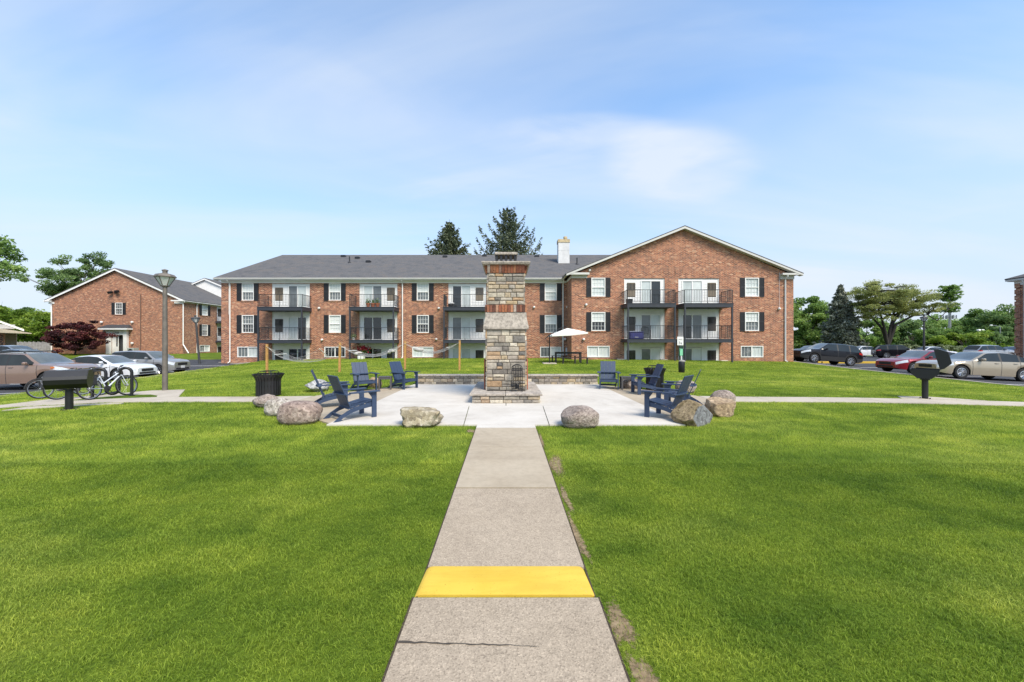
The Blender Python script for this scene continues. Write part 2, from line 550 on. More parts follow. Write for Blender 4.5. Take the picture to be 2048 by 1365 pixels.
# ---------------------------------------------------------------- terrain
XL, XR = -19.7, 22.5             # inner edges of the two parking lots
def G(X, Y):
    """ground height; works on floats and arrays"""
    X = np.asarray(X, dtype=float); Y = np.asarray(Y, dtype=float)
    zb = 0.34 * sstep(17, 31, Y)
    EL = np.interp(Y, [15, 17, 20, 24, 30, 33.5, 37], [-0.40, -0.36, -0.25, -0.12, 0.08, 0.24, 0.3])
    ER = np.interp(Y, [12, 18, 26, 32, 36], [-0.24, -0.2, 0.0, 0.26, 0.3])
    side = np.interp(np.abs(X), [6, 15], [0, 1]) ** 1.2 * -0.20
    near = np.where(X < 0, zb + (EL - zb) * sstep(10, -XL, -X), zb + (ER - zb) * sstep(9, XR, X))
    # patio and paths stay flat in the middle, sag towards the lots
    LL = -0.43 + 0.52 * sstep(26, 36, Y) + 0.18 * sstep(40, 47, Y)
    LR = -0.28 + 0.15 * sstep(26, 30, Y) * (1 - sstep(32, 40, Y))
    z = near
    z = np.where(X < XL, EL + (LL - EL) * sstep(0, 2.2, XL - X), z)
    z = np.where(X > XR, ER + (LR - ER) * sstep(0, 4.0, X - XR), z)
    far = sstep(55, 75, Y)
    return z * (1 - far) + far * (-0.25)
def g(x, y):
    return float(G(x, y))
def at(px, py, lift=0.0):
    """world point where the ground is seen at a photo pixel"""
    Y = 10.0
    for _ in range(60):
        X = (px - CX) * Y / F
        h = EYE - g(X, Y) - lift
        Y = 0.5 * Y + 0.5 * h * F / max(py - CY, 2)
    X = (px - CX) * Y / F
    return Vector((X, Y, g(X, Y)))
def grid_sheet(name, xs, ys, zf, mat, mask=None):
    xs = np.asarray(xs, dtype=float); ys = np.asarray(ys, dtype=float)
    XX, YY = np.meshgrid(xs, ys)
    ZZ = zf(XX, YY)
    v = np.stack([XX.ravel(), YY.ravel(), ZZ.ravel()], 1)
    nx = len(xs); ny = len(ys)
    i, j = np.meshgrid(np.arange(nx - 1), np.arange(ny - 1))
    a = (j * nx + i).ravel()
    q = np.stack([a, a + 1, a + 1 + nx, a + nx], 1)
    if mask is not None:
        cx = (XX[:-1, :-1] + XX[1:, 1:]).ravel() / 2; cy = (YY[:-1, :-1] + YY[1:, 1:]).ravel() / 2
        q = q[mask(cx, cy)]
    o = npmesh(name, v, 4, mat, loops=q)
    o.data.polygons.foreach_set('use_smooth', [True] * len(o.data.polygons))
    return struct(o)
def lawn_mat(blade=False):
    m, t, b = newmat('grass_blade' if blade else 'lawn_ground')
    co = geopos(t)
    n1 = nz(t, co, 0.28, 4, 0.6, 0.3, (1, 1, 0.01))
    n2 = nz(t, co, 1.5, 4, 0.65, 0.2, (1, 1, 0.01))
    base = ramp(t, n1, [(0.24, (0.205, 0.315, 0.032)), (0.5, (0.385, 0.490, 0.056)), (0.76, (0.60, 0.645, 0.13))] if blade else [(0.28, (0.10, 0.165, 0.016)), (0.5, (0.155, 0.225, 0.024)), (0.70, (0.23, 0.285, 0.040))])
    k = ramp(t, n2, [(0.28, (0.56, 0.66, 0.62)), (0.5, (1, 1, 1)), (0.72, (1.30, 1.18, 1.25))])
    base = mixcol(t, base, k, 1.0, 'MULTIPLY')
    # mown stripes and dry straw-coloured patches
    n3 = nz(t, co, 0.55, 3, 0.6, 0.2, (0.55, 2.4, 0.01))
    k3 = ramp(t, n3, [(0.36, (0.80, 0.86, 0.85)), (0.5, (1, 1, 1)), (0.64, (1.22, 1.14, 1.2))])
    base = mixcol(t, base, k3, 1.0, 'MULTIPLY')
    if blade:
        at_ = N(t, 'ShaderNodeAttribute', attribute_name='tint')
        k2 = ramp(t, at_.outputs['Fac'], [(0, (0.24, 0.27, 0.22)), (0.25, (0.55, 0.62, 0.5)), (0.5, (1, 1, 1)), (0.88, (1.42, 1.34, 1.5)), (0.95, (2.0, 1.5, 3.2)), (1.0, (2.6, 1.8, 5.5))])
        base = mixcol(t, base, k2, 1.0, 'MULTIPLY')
        b.inputs['Roughness'].default_value = 0.55
        b.inputs['Specular IOR Level'].default_value = 0.35
        tr = N(t, 'ShaderNodeBsdfTranslucent')
        t.links.new(base, tr.inputs[0])
        ms = N(t, 'ShaderNodeMixShader')
        ms.inputs[0].default_value = 0.45
        out = t.nodes['Material Output']
        t.links.new(b.outputs[0], ms.inputs[1]); t.links.new(tr.outputs[0], ms.inputs[2])
        t.links.new(ms.outputs[0], out.inputs[0])
    else:
        n4 = nz(t, co, 16, 4, 0.8, 0, (1, 1, 0.01))
        k4 = ramp(t, n4, [(0.3, (0.45, 0.48, 0.4)), (0.7, (0.95, 0.95, 0.9))])
        base = mixcol(t, base, k4, 1.0, 'MULTIPLY')
        b.inputs['Roughness'].default_value = 0.95
        b.inputs['Specular IOR Level'].default_value = 0.1
        bump(t, b, n4, 0.8, 0.05)
    t.links.new(base, b.inputs['Base Color'])
    return m
MATS['lawn'] = lawn_mat()
MATS['blade'] = lawn_mat(True)

def axis(*segs):
    out = []
    for a, b, st in segs:
        n = max(1, int(round((b - a) / st)))
        out += list(np.linspace(a, b, n, endpoint=False))
    out.append(segs[-1][1])
    return out
gx = axis((-900, -120, 60), (-120, -60, 6), (-60, XL, 1.0), (XL, XR, 0.6), (XR, 60, 1.0), (60, 120, 6), (120, 900, 60))
gy = axis((-25, 0, 2), (0, 40, 0.6), (40, 80, 2), (80, 140, 10), (140, 1600, 120))
def in_lots(X, Y):
    left = (X < XL) & (X > -62) & (Y > 2) & (Y < 36.5)
    right = (X > XR) & (X < 95) & (Y > 2) & (Y < 56)
    return left | right
def ground_z(X, Y):
    return G(X, Y) - 0.14 * in_lots(X, Y)
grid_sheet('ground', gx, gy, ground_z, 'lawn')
grid_sheet('parking_lot_road', axis((-62, -40, 2), (-40, XL, 0.7)), axis((2, 36.5, 0.7)), lambda X, Y: G(X, Y) - 0.03, 'asphalt')
grid_sheet('parking_lot_road', axis((XR, 40, 0.7), (40, 95, 4)), axis((2, 56, 0.75)), lambda X, Y: G(X, Y) - 0.03, 'asphalt')
# concrete kerbs along the lawn side of the lots, and the yellow kerb of an island further off
def kerb(name, pts, mat, w=0.16, h=0.035):
    mb = MB()
    for a, b in zip(pts[:-1], pts[1:]):
        a = Vector(a); b = Vector(b); d = (b - a)
        n = max(1, int(d.length / 1.5))
        for i in range(n):
            p = a + d * (i / n); q = a + d * ((i + 1) / n)
            s = Vector((-d.y, d.x)).normalized() * w / 2
            vs = []
            for e in (p, q):
                z = g(e.x, e.y)
                for sg in (-1, 1):
                    for zz in (-0.2, h):
                        vs.append((e.x + sg * s.x, e.y + sg * s.y, z + zz))
            mb.add(vs, [(0, 1, 3, 2), (4, 6, 7, 5), (1, 5, 7, 3), (0, 4, 5, 1), (2, 3, 7, 6)])
    return struct(build(name, mb, mat))
kerb('kerb', [(XR - .05, 3), (XR - .05, 33)], 'path_conc', h=0.012)
kerb('kerb', [(XL + .05, 3), (XL + .05, 26), (-20.6, 31.5), (-24.4, 33.2)], 'path_conc', h=0.012)
kerb('kerb', [(28.2, 34.8), (33.6, 34.6), (34.2, 35.4), (28.6, 35.8)], 'yellow', h=0.13)
# painted stall lines
def line_sheet(name, segs, w, lift, mat):
    mb = MB()
    for (x0, y0, x1, y1) in segs:
        a = Vector((x0, y0)); b = Vector((x1, y1)); d = (b - a).normalized(); s = Vector((-d.y, d.x)) * w / 2
        n = max(1, int((b - a).length / 0.6))
        for i in range(n):
            p = a.lerp(b, i / n); q = a.lerp(b, (i + 1) / n)
            c = [(p - s), (q - s), (q + s), (p + s)]
            mb.add([(e.x, e.y, g(e.x, e.y) + lift) for e in c], [(0, 1, 2, 3)])
    return struct(build(name, mb, mat))
MATS['line'] = M('worn_white_marking', (0.62, 0.62, 0.6), 0.8, var=0.3, vs=10)
segs = []
for y in (13.2, 16.1, 19.9, 22.9, 27.9, 30.9):
    segs.append((XL - 0.3, y, XL - 5.6, y))
for y in (14.8, 17.75, 22.75, 25.7, 28.7, 32.6):
    segs.append((XR + 0.3, y, XR + 5.6, y))
for x in (44, 46.9, 49.8, 52.7, 55.6, 58.5, 61.4):
    segs.append((x, 50.2, x, 55.4))
line_sheet('road_marking', segs, 0.11, -0.012, 'line')

# ---------------------------------------------------------------- patio and paths
def pz(x, y):
    return g(x, y)
def poly_sheet(name, polys, mat, top=0.03, th=0.12, step=None):
    mb = MB()
    for P in polys:
        n = len(P)
        vs = [(x, y, pz(x, y) + top) for x, y in P] + [(x, y, pz(x, y) + top - th) for x, y in P]
        mb.add(vs, [tuple(range(n))] + [(i, i + n, (i + 1) % n + n, (i + 1) % n) for i in range(n)])
    return struct(build(name, mb, mat))
def slab_rows(x0, x1, ys, gap=0.012):
    return [[(x0, a + gap / 2), (x1, a + gap / 2), (x1, b - gap / 2), (x0, b - gap / 2)] for a, b in zip(ys[:-1], ys[1:])]
PX = 3.66
W0 = 0.585
FR = 7.95
gp = 0.009
polys = []
jl, jr = -0.97, 0.97
# white centre slab cut by control joints that run out from the hearth corners
polys += [[(-PX, FR), (-0.86 - gp, FR), (jl - gp, 10.28), (-PX, 10.28)], [(-0.86 + gp, FR), (0.88 - gp, FR), (jr - gp, 10.28), (jl + gp, 10.28)],
          [(0.88 + gp, FR), (PX, FR), (PX, 10.28), (jr + gp, 10.28)],
          [(-PX, 10.28 + 2 * gp), (-gp, 10.28 + 2 * gp), (-gp, 12.9 - gp), (-PX, 12.9 - gp)], [(gp, 10.28 + 2 * gp), (PX, 10.28 + 2 * gp), (PX, 12.9 - gp), (gp, 12.9 - gp)],
          [(-PX, 12.9 + gp), (-gp, 12.9 + gp), (-gp, 15.5), (-PX, 15.5)], [(gp, 12.9 + gp), (PX, 12.9 + gp), (PX, 15.5), (gp, 15.5)],
          [(-W0, 7.66), (W0, 7.66), (W0, FR - gp), (-W0, FR - gp)]]
poly_sheet('patio', polys, 'white_conc', 0.034)
tan = []
for s in (-1, 1):
    tan.append([(s * (PX + gp), 8.1), (s * 5.1, 9.3), (s * (PX + gp), 9.3)])
    tan.append([(s * (PX + gp), 9.3 + gp), (s * 5.1, 9.3 + gp), (s * 6.0, 10.85), (s * 6.0, 11.7), (s * (PX + gp), 11.7)])
    tan.append([(s * (PX + gp), 11.7 + gp), (s * 6.0, 11.7 + gp), (s * 5.95, 12.25), (s * 4.4, 14.5), (s * (PX + gp), 15.3)])
poly_sheet('patio_wing', tan, 'tan_conc', 0.030)
side = []
for s in (-1, 1):
    xs = [6.02, 7.6, 9.2, 10.8, 12.4, 14.0, 15.6, 17.2, 18.8]
    for a, b in zip(xs[:-1], xs[1:]):
        ya, yb = [11.1 - 0.035 * (q - 6) * (1 if s > 0 else 0.4) for q in (a, b)]
        wA = 1.1 if a < 6.5 else 0.98
        side.append([(s * (a + .006), ya), (s * (b - .006), yb), (s * (b - .006), yb + 0.98), (s * (a + .006), ya + wA)])
# pads for the bicycle rack and the grills
side.append([(-15.4, 11.99), (-10.1, 12.03), (-11.6, 14.1), (-13.0, 14.3), (-15.3, 13.0)])
side.append([(-13.2, 10.2), (-10.6, 10.75), (-10.7, 10.93), (-13.3, 10.82)])
side.append([(12.1, 11.93), (14.6, 11.84), (13.6, 12.45), (12.55, 12.5)])
poly_sheet('path', side, 'path_conc', 0.025)
poly_sheet('front_path', slab_rows(-W0, W0, [4.53, 6.27, 7.65]), 'tan_conc', 0.030)
poly_sheet('front_path_old', slab_rows(-0.59, 0.59, [2.94, 4.525]), 'agg_conc', 0.020)
poly_sheet('front_path_old', slab_rows(-0.615, 0.615, [-1.0, 0.7, 2.61]), 'agg_conc', 0.012)
# the yellow kerb: a low ramped slab across the path
yk = MB()
prof = [(2.625, -0.05), (2.625, 0.018), (2.645, 0.022), (2.80, 0.032), (2.90, 0.037), (2.93, 0.034), (2.938, 0.02), (2.938, -0.05)]
xs = [-0.615, -0.60, -0.585, -0.55, 0.55, 0.575, 0.59, 0.60]
vs = []
for i, x in enumerate(xs):
    e = [0.016, 0.007, 0.002, 0, 0, 0.002, 0.007, 0.016][i]
    for j, (y, z) in enumerate(prof):
        taper = 1.0 - 0.05 * (y - 2.625) / 0.37
        vs.append((x * taper, y, z - (e if 1 <= j <= 6 else 0)))
n = len(prof)
fs = [(i * n + j, (i + 1) * n + j, (i + 1) * n + (j + 1) % n, i * n + (j + 1) % n) for i in range(len(xs) - 1) for j in range(n)]
fs += [tuple(range(n)), tuple(range((len(xs) - 1) * n, len(xs) * n))]
yk.add(vs, fs)
struct(build('painted_kerb', yk, 'yellow', smooth=50))
# the long crack across the near slab
ck = MB()
rng = random.Random(5)
pl = []; pu = []
for i in range(26):
    x = -0.612 + i * 0.032
    y = 2.215 - 0.03 * (i / 25) + rng.uniform(-.004, .004)
    wd = (0.006 * (1 - i / 26) + 0.001) * rng.uniform(.5, 1.3)
    pl.append((x, y - wd, 0.0165)); pu.append((x, y + wd, 0.0165))
for i in range(25):
    ck.quad(pl[i], pl[i + 1], pu[i + 1], pu[i])
struct(build('path_crack', ck, M('crack_dirt', (0.055, 0.045, 0.036), 0.95)))
# bare soil along the edges of the front path
def blob(cx, cy, rx, ry, seed, n=22):
    rr = random.Random(seed)
    ph = [rr.uniform(0, 6.28) for _ in range(4)]
    out = []
    for k in range(n):
        a = 2 * math.pi * k / n
        q = 1 + 0.18 * math.sin(2 * a + ph[0]) + 0.14 * math.sin(3 * a + ph[1]) + 0.1 * math.sin(5 * a + ph[2])
        out.append((cx + rx * q * math.cos(a), cy + ry * q * math.sin(a)))
    return out
BARE = [blob(0.70, 5.45, 0.14, 0.75, 1), blob(0.695, 2.38, 0.09, 0.32, 3), blob(0.705, 1.98, 0.085, 0.28, 4), blob(0.66, 4.3, 0.06, 0.5, 5),
        blob(-0.66, 7.5, 0.16, 0.22, 9), blob(0.63, 3.45, 0.06, 0.6, 11), blob(0.62, 6.8, 0.04, 0.8, 14)]
def soil_mat():
    m, t, b = newmat('dry_soil_patch')
    co = geopos(t)
    n = nz(t, co, 17, 5, .7)
    base = ramp(t, n, [(.3, (.11, .075, .04)), (.5, (.22, .155, .085)), (.7, (.33, .245, .14))])
    t.links.new(base, b.inputs['Base Color']); b.inputs['Roughness'].default_value = .95
    bump(t, b, n, .6, .01)
    f = N(t, 'ShaderNodeAttribute', attribute_name='tint').outputs['Fac']
    n2 = nz(t, co, 26, 4, .75)
    ad = N(t, 'ShaderNodeMath', operation='ADD'); t.links.new(f, ad.inputs[0]); t.links.new(n2, ad.inputs[1])
    k = ramp(t, ad.outputs[0], [(.78, (0, 0, 0)), (1.12, (1, 1, 1))])
    tr = N(t, 'ShaderNodeBsdfTransparent'); ms = N(t, 'ShaderNodeMixShader')
    t.links.new(k, ms.inputs[0]); t.links.new(tr.outputs[0], ms.inputs[1]); t.links.new(b.outputs[0], ms.inputs[2])
    t.links.new(ms.outputs[0], t.nodes['Material Output'].inputs[0])
    MATS['soil'] = m
soil_mat()
sl = MB()
for i, P in enumerate(BARE):
    cx_ = sum(p[0] for p in P) / len(P); cy_ = sum(p[1] for p in P) / len(P); n_ = len(P)
    vs = [(cx_, cy_)] + [((x + cx_) / 2, (y + cy_) / 2) for x, y in P] + P
    vs = [(max(x, .60) if cx_ > 0 else min(x, -.60), y) for x, y in vs]
    sl.add([(x, y, g(x, y) + 0.003 + 0.0006 * i) for x, y in vs], [(0, 1 + k, 1 + (k + 1) % n_) for k in range(n_)] + [(1 + k, 1 + n_ + k, 1 + n_ + (k + 1) % n_, 1 + (k + 1) % n_) for k in range(n_)])
    sl.t += [.62] + [.45] * n_ + [.05] * n_
so = build('bare_soil_ground', sl, 'soil'); struct(so)
ed = MB()
for s_ in (-1, 1):
    for y0_, y1_ in ((.6, 2.62), (2.62, 4.52), (4.52, 7.6)):
        hw_ = .617 if y1_ < 3 else .592
        ed.quad((s_ * hw_, y0_, .006), (s_ * (hw_ + .013), y0_, .006), (s_ * (hw_ + .013), y1_, .006), (s_ * hw_, y1_, .006))
struct(build('soil_edge_ground', ed, M('dark_soil', (.055, .040, .026), .95, var=.4, vs=30)))

# ---------------------------------------------------------------- grass
def inside(poly, X, Y):
    r = np.zeros(X.shape, bool)
    n = len(poly)
    for i in range(n):
        x1, y1 = poly[i]; x2, y2 = poly[(i + 1) % n]
        c = ((y1 > Y) != (y2 > Y)) & (X < (x2 - x1) * (Y - y1) / ((y2 - y1) if y2 != y1 else 1e-9) + x1)
        r ^= c
    return r
def excluded(X, Y):
    e = (np.abs(X) < 0.630) & (Y < 7.97)
    for s in (-1, 1):
        e |= inside([(s * 0.5, FR), (s * PX, FR), (s * 3.75, 8.12), (s * 5.15, 9.28), (s * 6.05, 10.82), (s * 6.05, 12.2), (s * 4.42, 14.6), (s * 3.75, 15.35), (s * 3.75, 16.0), (0, 16.0), (0, FR)], X, Y)
    for P in side:
        e |= inside(P, X, Y)
    e |= in_lots(X, Y) | ((Y > 32.5) & (X > -23.9) & (X < 5.1)) | ((Y > 30.15) & (X > 5.0) & (X < 22.4))
    e |= (X < XL) & (Y > 15) & (Y < 37)
    return e
def make_grass(n, seed):
    r = np.random.default_rng(seed)
    # density over Y as a table
    yt = np.linspace(0.7, 33, 600)
    D = np.where(yt < 4, 1.0, (4 / yt) ** 1.65)
    wdt = np.minimum(2.75 * yt + 6.0, 43.0)
    pdf = D * wdt; cdf = np.cumsum(pdf); cdf /= cdf[-1]
    Y = np.interp(r.random(n), cdf, yt) + r.normal(0, .02, n)
    X = (r.random(n) - 0.5) * np.minimum(2.75 * Y + 6.0, 43.0) + 0.3
    X = np.clip(X, XL + 0.02, XR - 0.02)
    keep = ~excluded(X, Y)
    # sparse on the bare patches
    for P in BARE:
        cxp = sum(q[0] for q in P) / len(P); cyp = sum(q[1] for q in P) / len(P)
        rxp = max(abs(q[0] - cxp) for q in P); ryp = max(abs(q[1] - cyp) for q in P)
        e_ = ((X - cxp) / rxp) ** 2 + ((Y - cyp) / ryp) ** 2
        keep &= ~(r.random(n) < np.clip(.92 - e_ * .9, 0, .82))
    X = X[keep]; Y = Y[keep]; n = len(X)
    Z = G(X, Y)
    sc = np.maximum(1.0, Y / 4.0)
    w = 0.0029 * sc ** 0.92 * r.uniform(0.7, 1.3, n)
    # clumpy height
    hgt = 0.034 * (0.65 + 0.7 * r.random(n)) * np.minimum(1.35, sc ** 0.22)
    cl = np.sin(X * 7.3 + 1.7 * np.sin(Y * 5.1)) * np.sin(Y * 6.1 + 1.3 * np.sin(X * 4.3)) + 0.6 * np.sin(X * 2.1 + Y * 1.3) * np.sin(Y * 2.7 - X)
    hgt *= 1 + 0.22 * cl
    an = r.uniform(0, 2 * np.pi, n)
    dx, dy = np.cos(an), np.sin(an)
    la = r.uniform(0, 2 * np.pi, n) + cl * 0.8
    lean = r.uniform(0.15, 1.05, n)
    lx, ly = np.cos(la) * lean * hgt, np.sin(la) * lean * hgt
    z0 = Z - 0.006
    tint = np.clip(r.normal(0.48, 0.20, n) + 0.05 * cl, 0, 0.93)
    dry = r.random(n) < 0.02
    tint[dry] = r.uniform(0.93, 1.0, dry.sum())
    near = Y < 5.5
    V = []; T = []
    # near blades: bent, five-corner made of three triangles
    i = np.where(near)[0]
    b0 = np.stack([X[i] - dx[i] * w[i] / 2, Y[i] - dy[i] * w[i] / 2, z0[i]], 1); b1 = np.stack([X[i] + dx[i] * w[i] / 2, Y[i] + dy[i] * w[i] / 2, z0[i]], 1)
    mx, my, mz = X[i] + lx[i] * 0.32, Y[i] + ly[i] * 0.32, z0[i] + hgt[i] * 0.62
    m0 = np.stack([mx - dx[i] * w[i] * .42, my - dy[i] * w[i] * .42, mz], 1); m1 = np.stack([mx + dx[i] * w[i] * .42, my + dy[i] * w[i] * .42, mz], 1)
    tp = np.stack([X[i] + lx[i], Y[i] + ly[i], z0[i] + hgt[i] * (1 - 0.25 * lean[i])], 1)
    tri = np.stack([b0, b1, m1, b0, m1, m0, m0, m1, tp], 1).reshape(-1, 3)
    V.append(tri)
    lo_, hi_ = tint[i] * .12, np.minimum(tint[i] + .10, 1)  # roots darkened and tips lightened in the colour for gap shade and backlight
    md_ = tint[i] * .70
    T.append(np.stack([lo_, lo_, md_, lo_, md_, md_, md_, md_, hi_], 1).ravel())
    i = np.where(~near)[0]
    b0 = np.stack([X[i] - dx[i] * w[i] / 2, Y[i] - dy[i] * w[i] / 2, z0[i]], 1); b1 = np.stack([X[i] + dx[i] * w[i] / 2, Y[i] + dy[i] * w[i] / 2, z0[i]], 1)
    tp = np.stack([X[i] + lx[i], Y[i] + ly[i], z0[i] + hgt[i]], 1)
    V.append(np.stack([b0, b1, tp], 1).reshape(-1, 3)); T.append(np.stack([tint[i] * .5, tint[i] * .5, np.minimum(tint[i] + .22, 1)], 1).ravel())  # far tips lightened further, painting in the bright low-angle look
    return np.concatenate(V), np.concatenate(T)
GRASS_N = 2100000
gv, gt = make_grass(GRASS_N, 11)
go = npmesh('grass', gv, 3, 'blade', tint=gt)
go['kind'] = 'stuff'
go['label'] = 'mown green lawn grass around the patio and paths'
go['category'] = 'grass'
# ---------------------------------------------------------------- building helpers
def wall_grid(mb, axis_, x0, x1, z0, z1, d, rects, depth=0.14, inward=1):
    """wall plane with rectangular holes and reveals. axis_='y': plane y=d spanning x; axis_='x': plane x=d spanning y. rects: (a0,a1,z0,z1)"""
    us = sorted({x0, x1} | {r[0] for r in rects} | {r[1] for r in rects})
    zs = sorted({z0, z1} | {r[2] for r in rects} | {r[3] for r in rects})
    us = [u_ for u_ in us if x0 <= u_ <= x1]; zs = [z_ for z_ in zs if z0 <= z_ <= z1]
    P = (lambda u_, z_, o: (u_, d + o, z_)) if axis_ == 'y' else (lambda u_, z_, o: (d + o, u_, z_))
    for a, b in zip(us[:-1], us[1:]):
        for c, e in zip(zs[:-1], zs[1:]):
            mu, mz = (a + b) / 2, (c + e) / 2
            if any(r[0] < mu < r[1] and r[2] < mz < r[3] for r in rects):
                continue
            mb.quad(P(a, c, 0), P(b, c, 0), P(b, e, 0), P(a, e, 0))
    D = depth * inward
    for a, b, c, e in rects:
        e2 = min(e, z1); c2 = max(c, z0)
        mb.quad(P(a, c2, 0), P(a, e2, 0), P(a, e2, D), P(a, c2, D))
        mb.quad(P(b, c2, 0), P(b, e2, 0), P(b, e2, D), P(b, c2, D))
        mb.quad(P(a, e2, 0), P(b, e2, 0), P(b, e2, D), P(a, e2, D))
        mb.quad(P(a, c2, 0), P(b, c2, 0), P(b, c2, D), P(a, c2, D))
class Face:
    """maps local (u along wall, z, o outwards) to world for a wall facing -Y or +X"""
    def __init__(self, kind, d):
        self.kind = kind; self.d = d
    def box(self, mb, u0, u1, z0, z1, o0, o1):
        if self.kind == '-y':
            return mb.box(u0, u1, self.d - o1, self.d - o0, z0, z1)
        return mb.box(self.d + o0, self.d + o1, u0, u1, z0, z1)
    def quad(self, mb, u0, u1, z0, z1, o):
        if self.kind == '-y':
            return mb.quad((u0, self.d - o, z0), (u1, self.d - o, z0), (u1, self.d - o, z1), (u0, self.d - o, z1))
        return mb.quad((self.d + o, u0, z0), (self.d + o, u1, z0), (self.d + o, u1, z1), (self.d + o, u0, z1))
def hung_window(root, fc, cu, w, z0, z1, top='gblind', bot='gblind', rec=0.10):
    f = MB(); t = 0.065
    u0, u1 = cu - w / 2, cu + w / 2
    o0, o1 = -rec, -rec + 0.115
    fc.box(f, u0, u0 + t, z0, z1, o0, o1); fc.box(f, u1 - t, u1, z0, z1, o0, o1)
    fc.box(f, u0 + t, u1 - t, z1 - t, z1, o0, o1 - .004); fc.box(f, u0 + t, u1 - t, z0, z0 + t, o0, o1 + .02)
    zm = (z0 + z1) / 2
    fc.box(f, u0 + t, u1 - t, zm - 0.03, zm + 0.03, o0, o1 - 0.03)
    for k in (1, 2, 3):
        uu = u0 + t + (w - 2 * t) * k / 4
        fc.box(f, uu - 0.009, uu + 0.009, zm + 0.03, z1 - t, -rec + .03, -rec + .055)
        fc.box(f, uu - 0.009, uu + 0.009, z0 + t, zm - 0.03, -rec + .02, -rec + .045)
    for za, zb in ((zm + .03, z1 - t), (z0 + t, zm - .03)):
        zz = (za + zb) / 2
        for a, b in zip([u0 + t] + [u0 + t + (w - 2 * t) * k / 4 + .009 for k in (1, 2, 3)], [u0 + t + (w - 2 * t) * k / 4 - .009 for k in (1, 2, 3)] + [u1 - t]):
            fc.box(f, a, b, zz - .008, zz + .008, -rec + .03, -rec + .048)
    wo_ = build('window', f, 'white', root, True)
    p = MB(); fc.quad(p, u0 + t, u1 - t, zm + .03, z1 - t, -rec + .028); build('pane', p, top, wo_, True)
    p = MB(); fc.quad(p, u0 + t, u1 - t, z0 + t, zm - .03, -rec + .018); build('pane', p, bot, wo_, True)
    s = MB(); fc.box(s, u0 - 0.04, u1 + 0.04, z0 - 0.085, z0 - .004, 0.002, 0.05); build('sill', s, 'brick', wo_, True)
    return wo_
def slider_window(root, fc, u0, u1, z0, z1, a='gmid', b='gblind', rec=0.10):
    f = MB(); t = 0.06; um = (u0 + u1) / 2
    o0, o1 = -rec, -rec + .115
    fc.box(f, u0, u0 + t, z0, z1, o0, o1); fc.box(f, u1 - t, u1, z0, z1, o0, o1)
    fc.box(f, u0 + t, u1 - t, z1 - t, z1, o0, o1 - .004); fc.box(f, u0 + t, u1 - t, z0, z0 + t, o0, o1 + .01)
    fc.box(f, um - .04, um + .04, z0 + t, z1 - t, o0, o1 - .03)
    for k in (1, 2):
        for s0, s1 in ((u0 + t, um - .04), (um + .04, u1 - t)):
            uu = s0 + (s1 - s0) * k / 3
            fc.box(f, uu - .008, uu + .008, z0 + t, z1 - t, -rec + .03, -rec + .05)
    w = build('basement_window', f, 'white', root, True)
    p = MB(); fc.quad(p, u0 + t, um - .04, z0 + t, z1 - t, -rec + .025); build('pane', p, a, w, True)
    p = MB(); fc.quad(p, um + .04, u1 - t, z0 + t, z1 - t, -rec + .025); build('pane', p, b, w, True)
    return w
def shutter(root, fc, u0, u1, z0, z1):
    m = MB(); e = 0.045
    fc.box(m, u0, u1, z0, z1, 0.004, 0.022)
    fc.box(m, u0, u0 + e, z0, z1, 0.022, 0.045); fc.box(m, u1 - e, u1, z0, z1, 0.022, 0.045)
    zm = (z0 + z1) / 2
    for a, b in ((z0, z0 + .07), (zm - .04, zm + .04), (z1 - .07, z1)):
        fc.box(m, u0 + e, u1 - e, a, b, 0.022, 0.043)
    k = z0 + .09
    while k < z1 - .1:
        if abs(k - zm) > .06:
            fc.box(m, u0 + e, u1 - e, k, k + .022, 0.022, 0.036)
        k += .05
    return build('shutter', m, 'shutter', root, True)
def siding_panel(root, fc, u0, u1, z0, z1, holes, rec=0.09):
    m = MB(); z = z0
    step = 0.125
    while z < z1 - 1e-4:
        zt = min(z + step, z1)
        spans = [(u0, u1)]
        for h in holes:
            if h[2] < (z + zt) / 2 < h[3]:
                ns = []
                for a, b in spans:
                    if h[1] <= a or h[0] >= b:
                        ns.append((a, b))
                    else:
                        if h[0] > a: ns.append((a, h[0]))
                        if h[1] < b: ns.append((h[1], b))
                spans = ns
        for a, b in spans:
            if fc.kind == '-y':
                m.quad((a, fc.d + rec - .022, z), (b, fc.d + rec - .022, z), (b, fc.d + rec, zt), (a, fc.d + rec, zt))
                m.quad((a, fc.d + rec - .022, z), (b, fc.d + rec - .022, z), (b, fc.d + rec + .002, z), (a, fc.d + rec + .002, z))
            else:
                m.quad((fc.d - rec + .022, a, z), (fc.d - rec + .022, b, z), (fc.d - rec, b, zt), (fc.d - rec, a, zt))
        z = zt
    # corner trim boards
    fc.box(m, u0, u0 + .07, z0, z1, -rec - .01, -rec + .04); fc.box(m, u1 - .07, u1, z0, z1, -rec - .01, -rec + .04)
    fc.quad(m, u0, u1, z0, z1, -rec - .22)
    return build('siding_panel', m, 'siding', root, True)
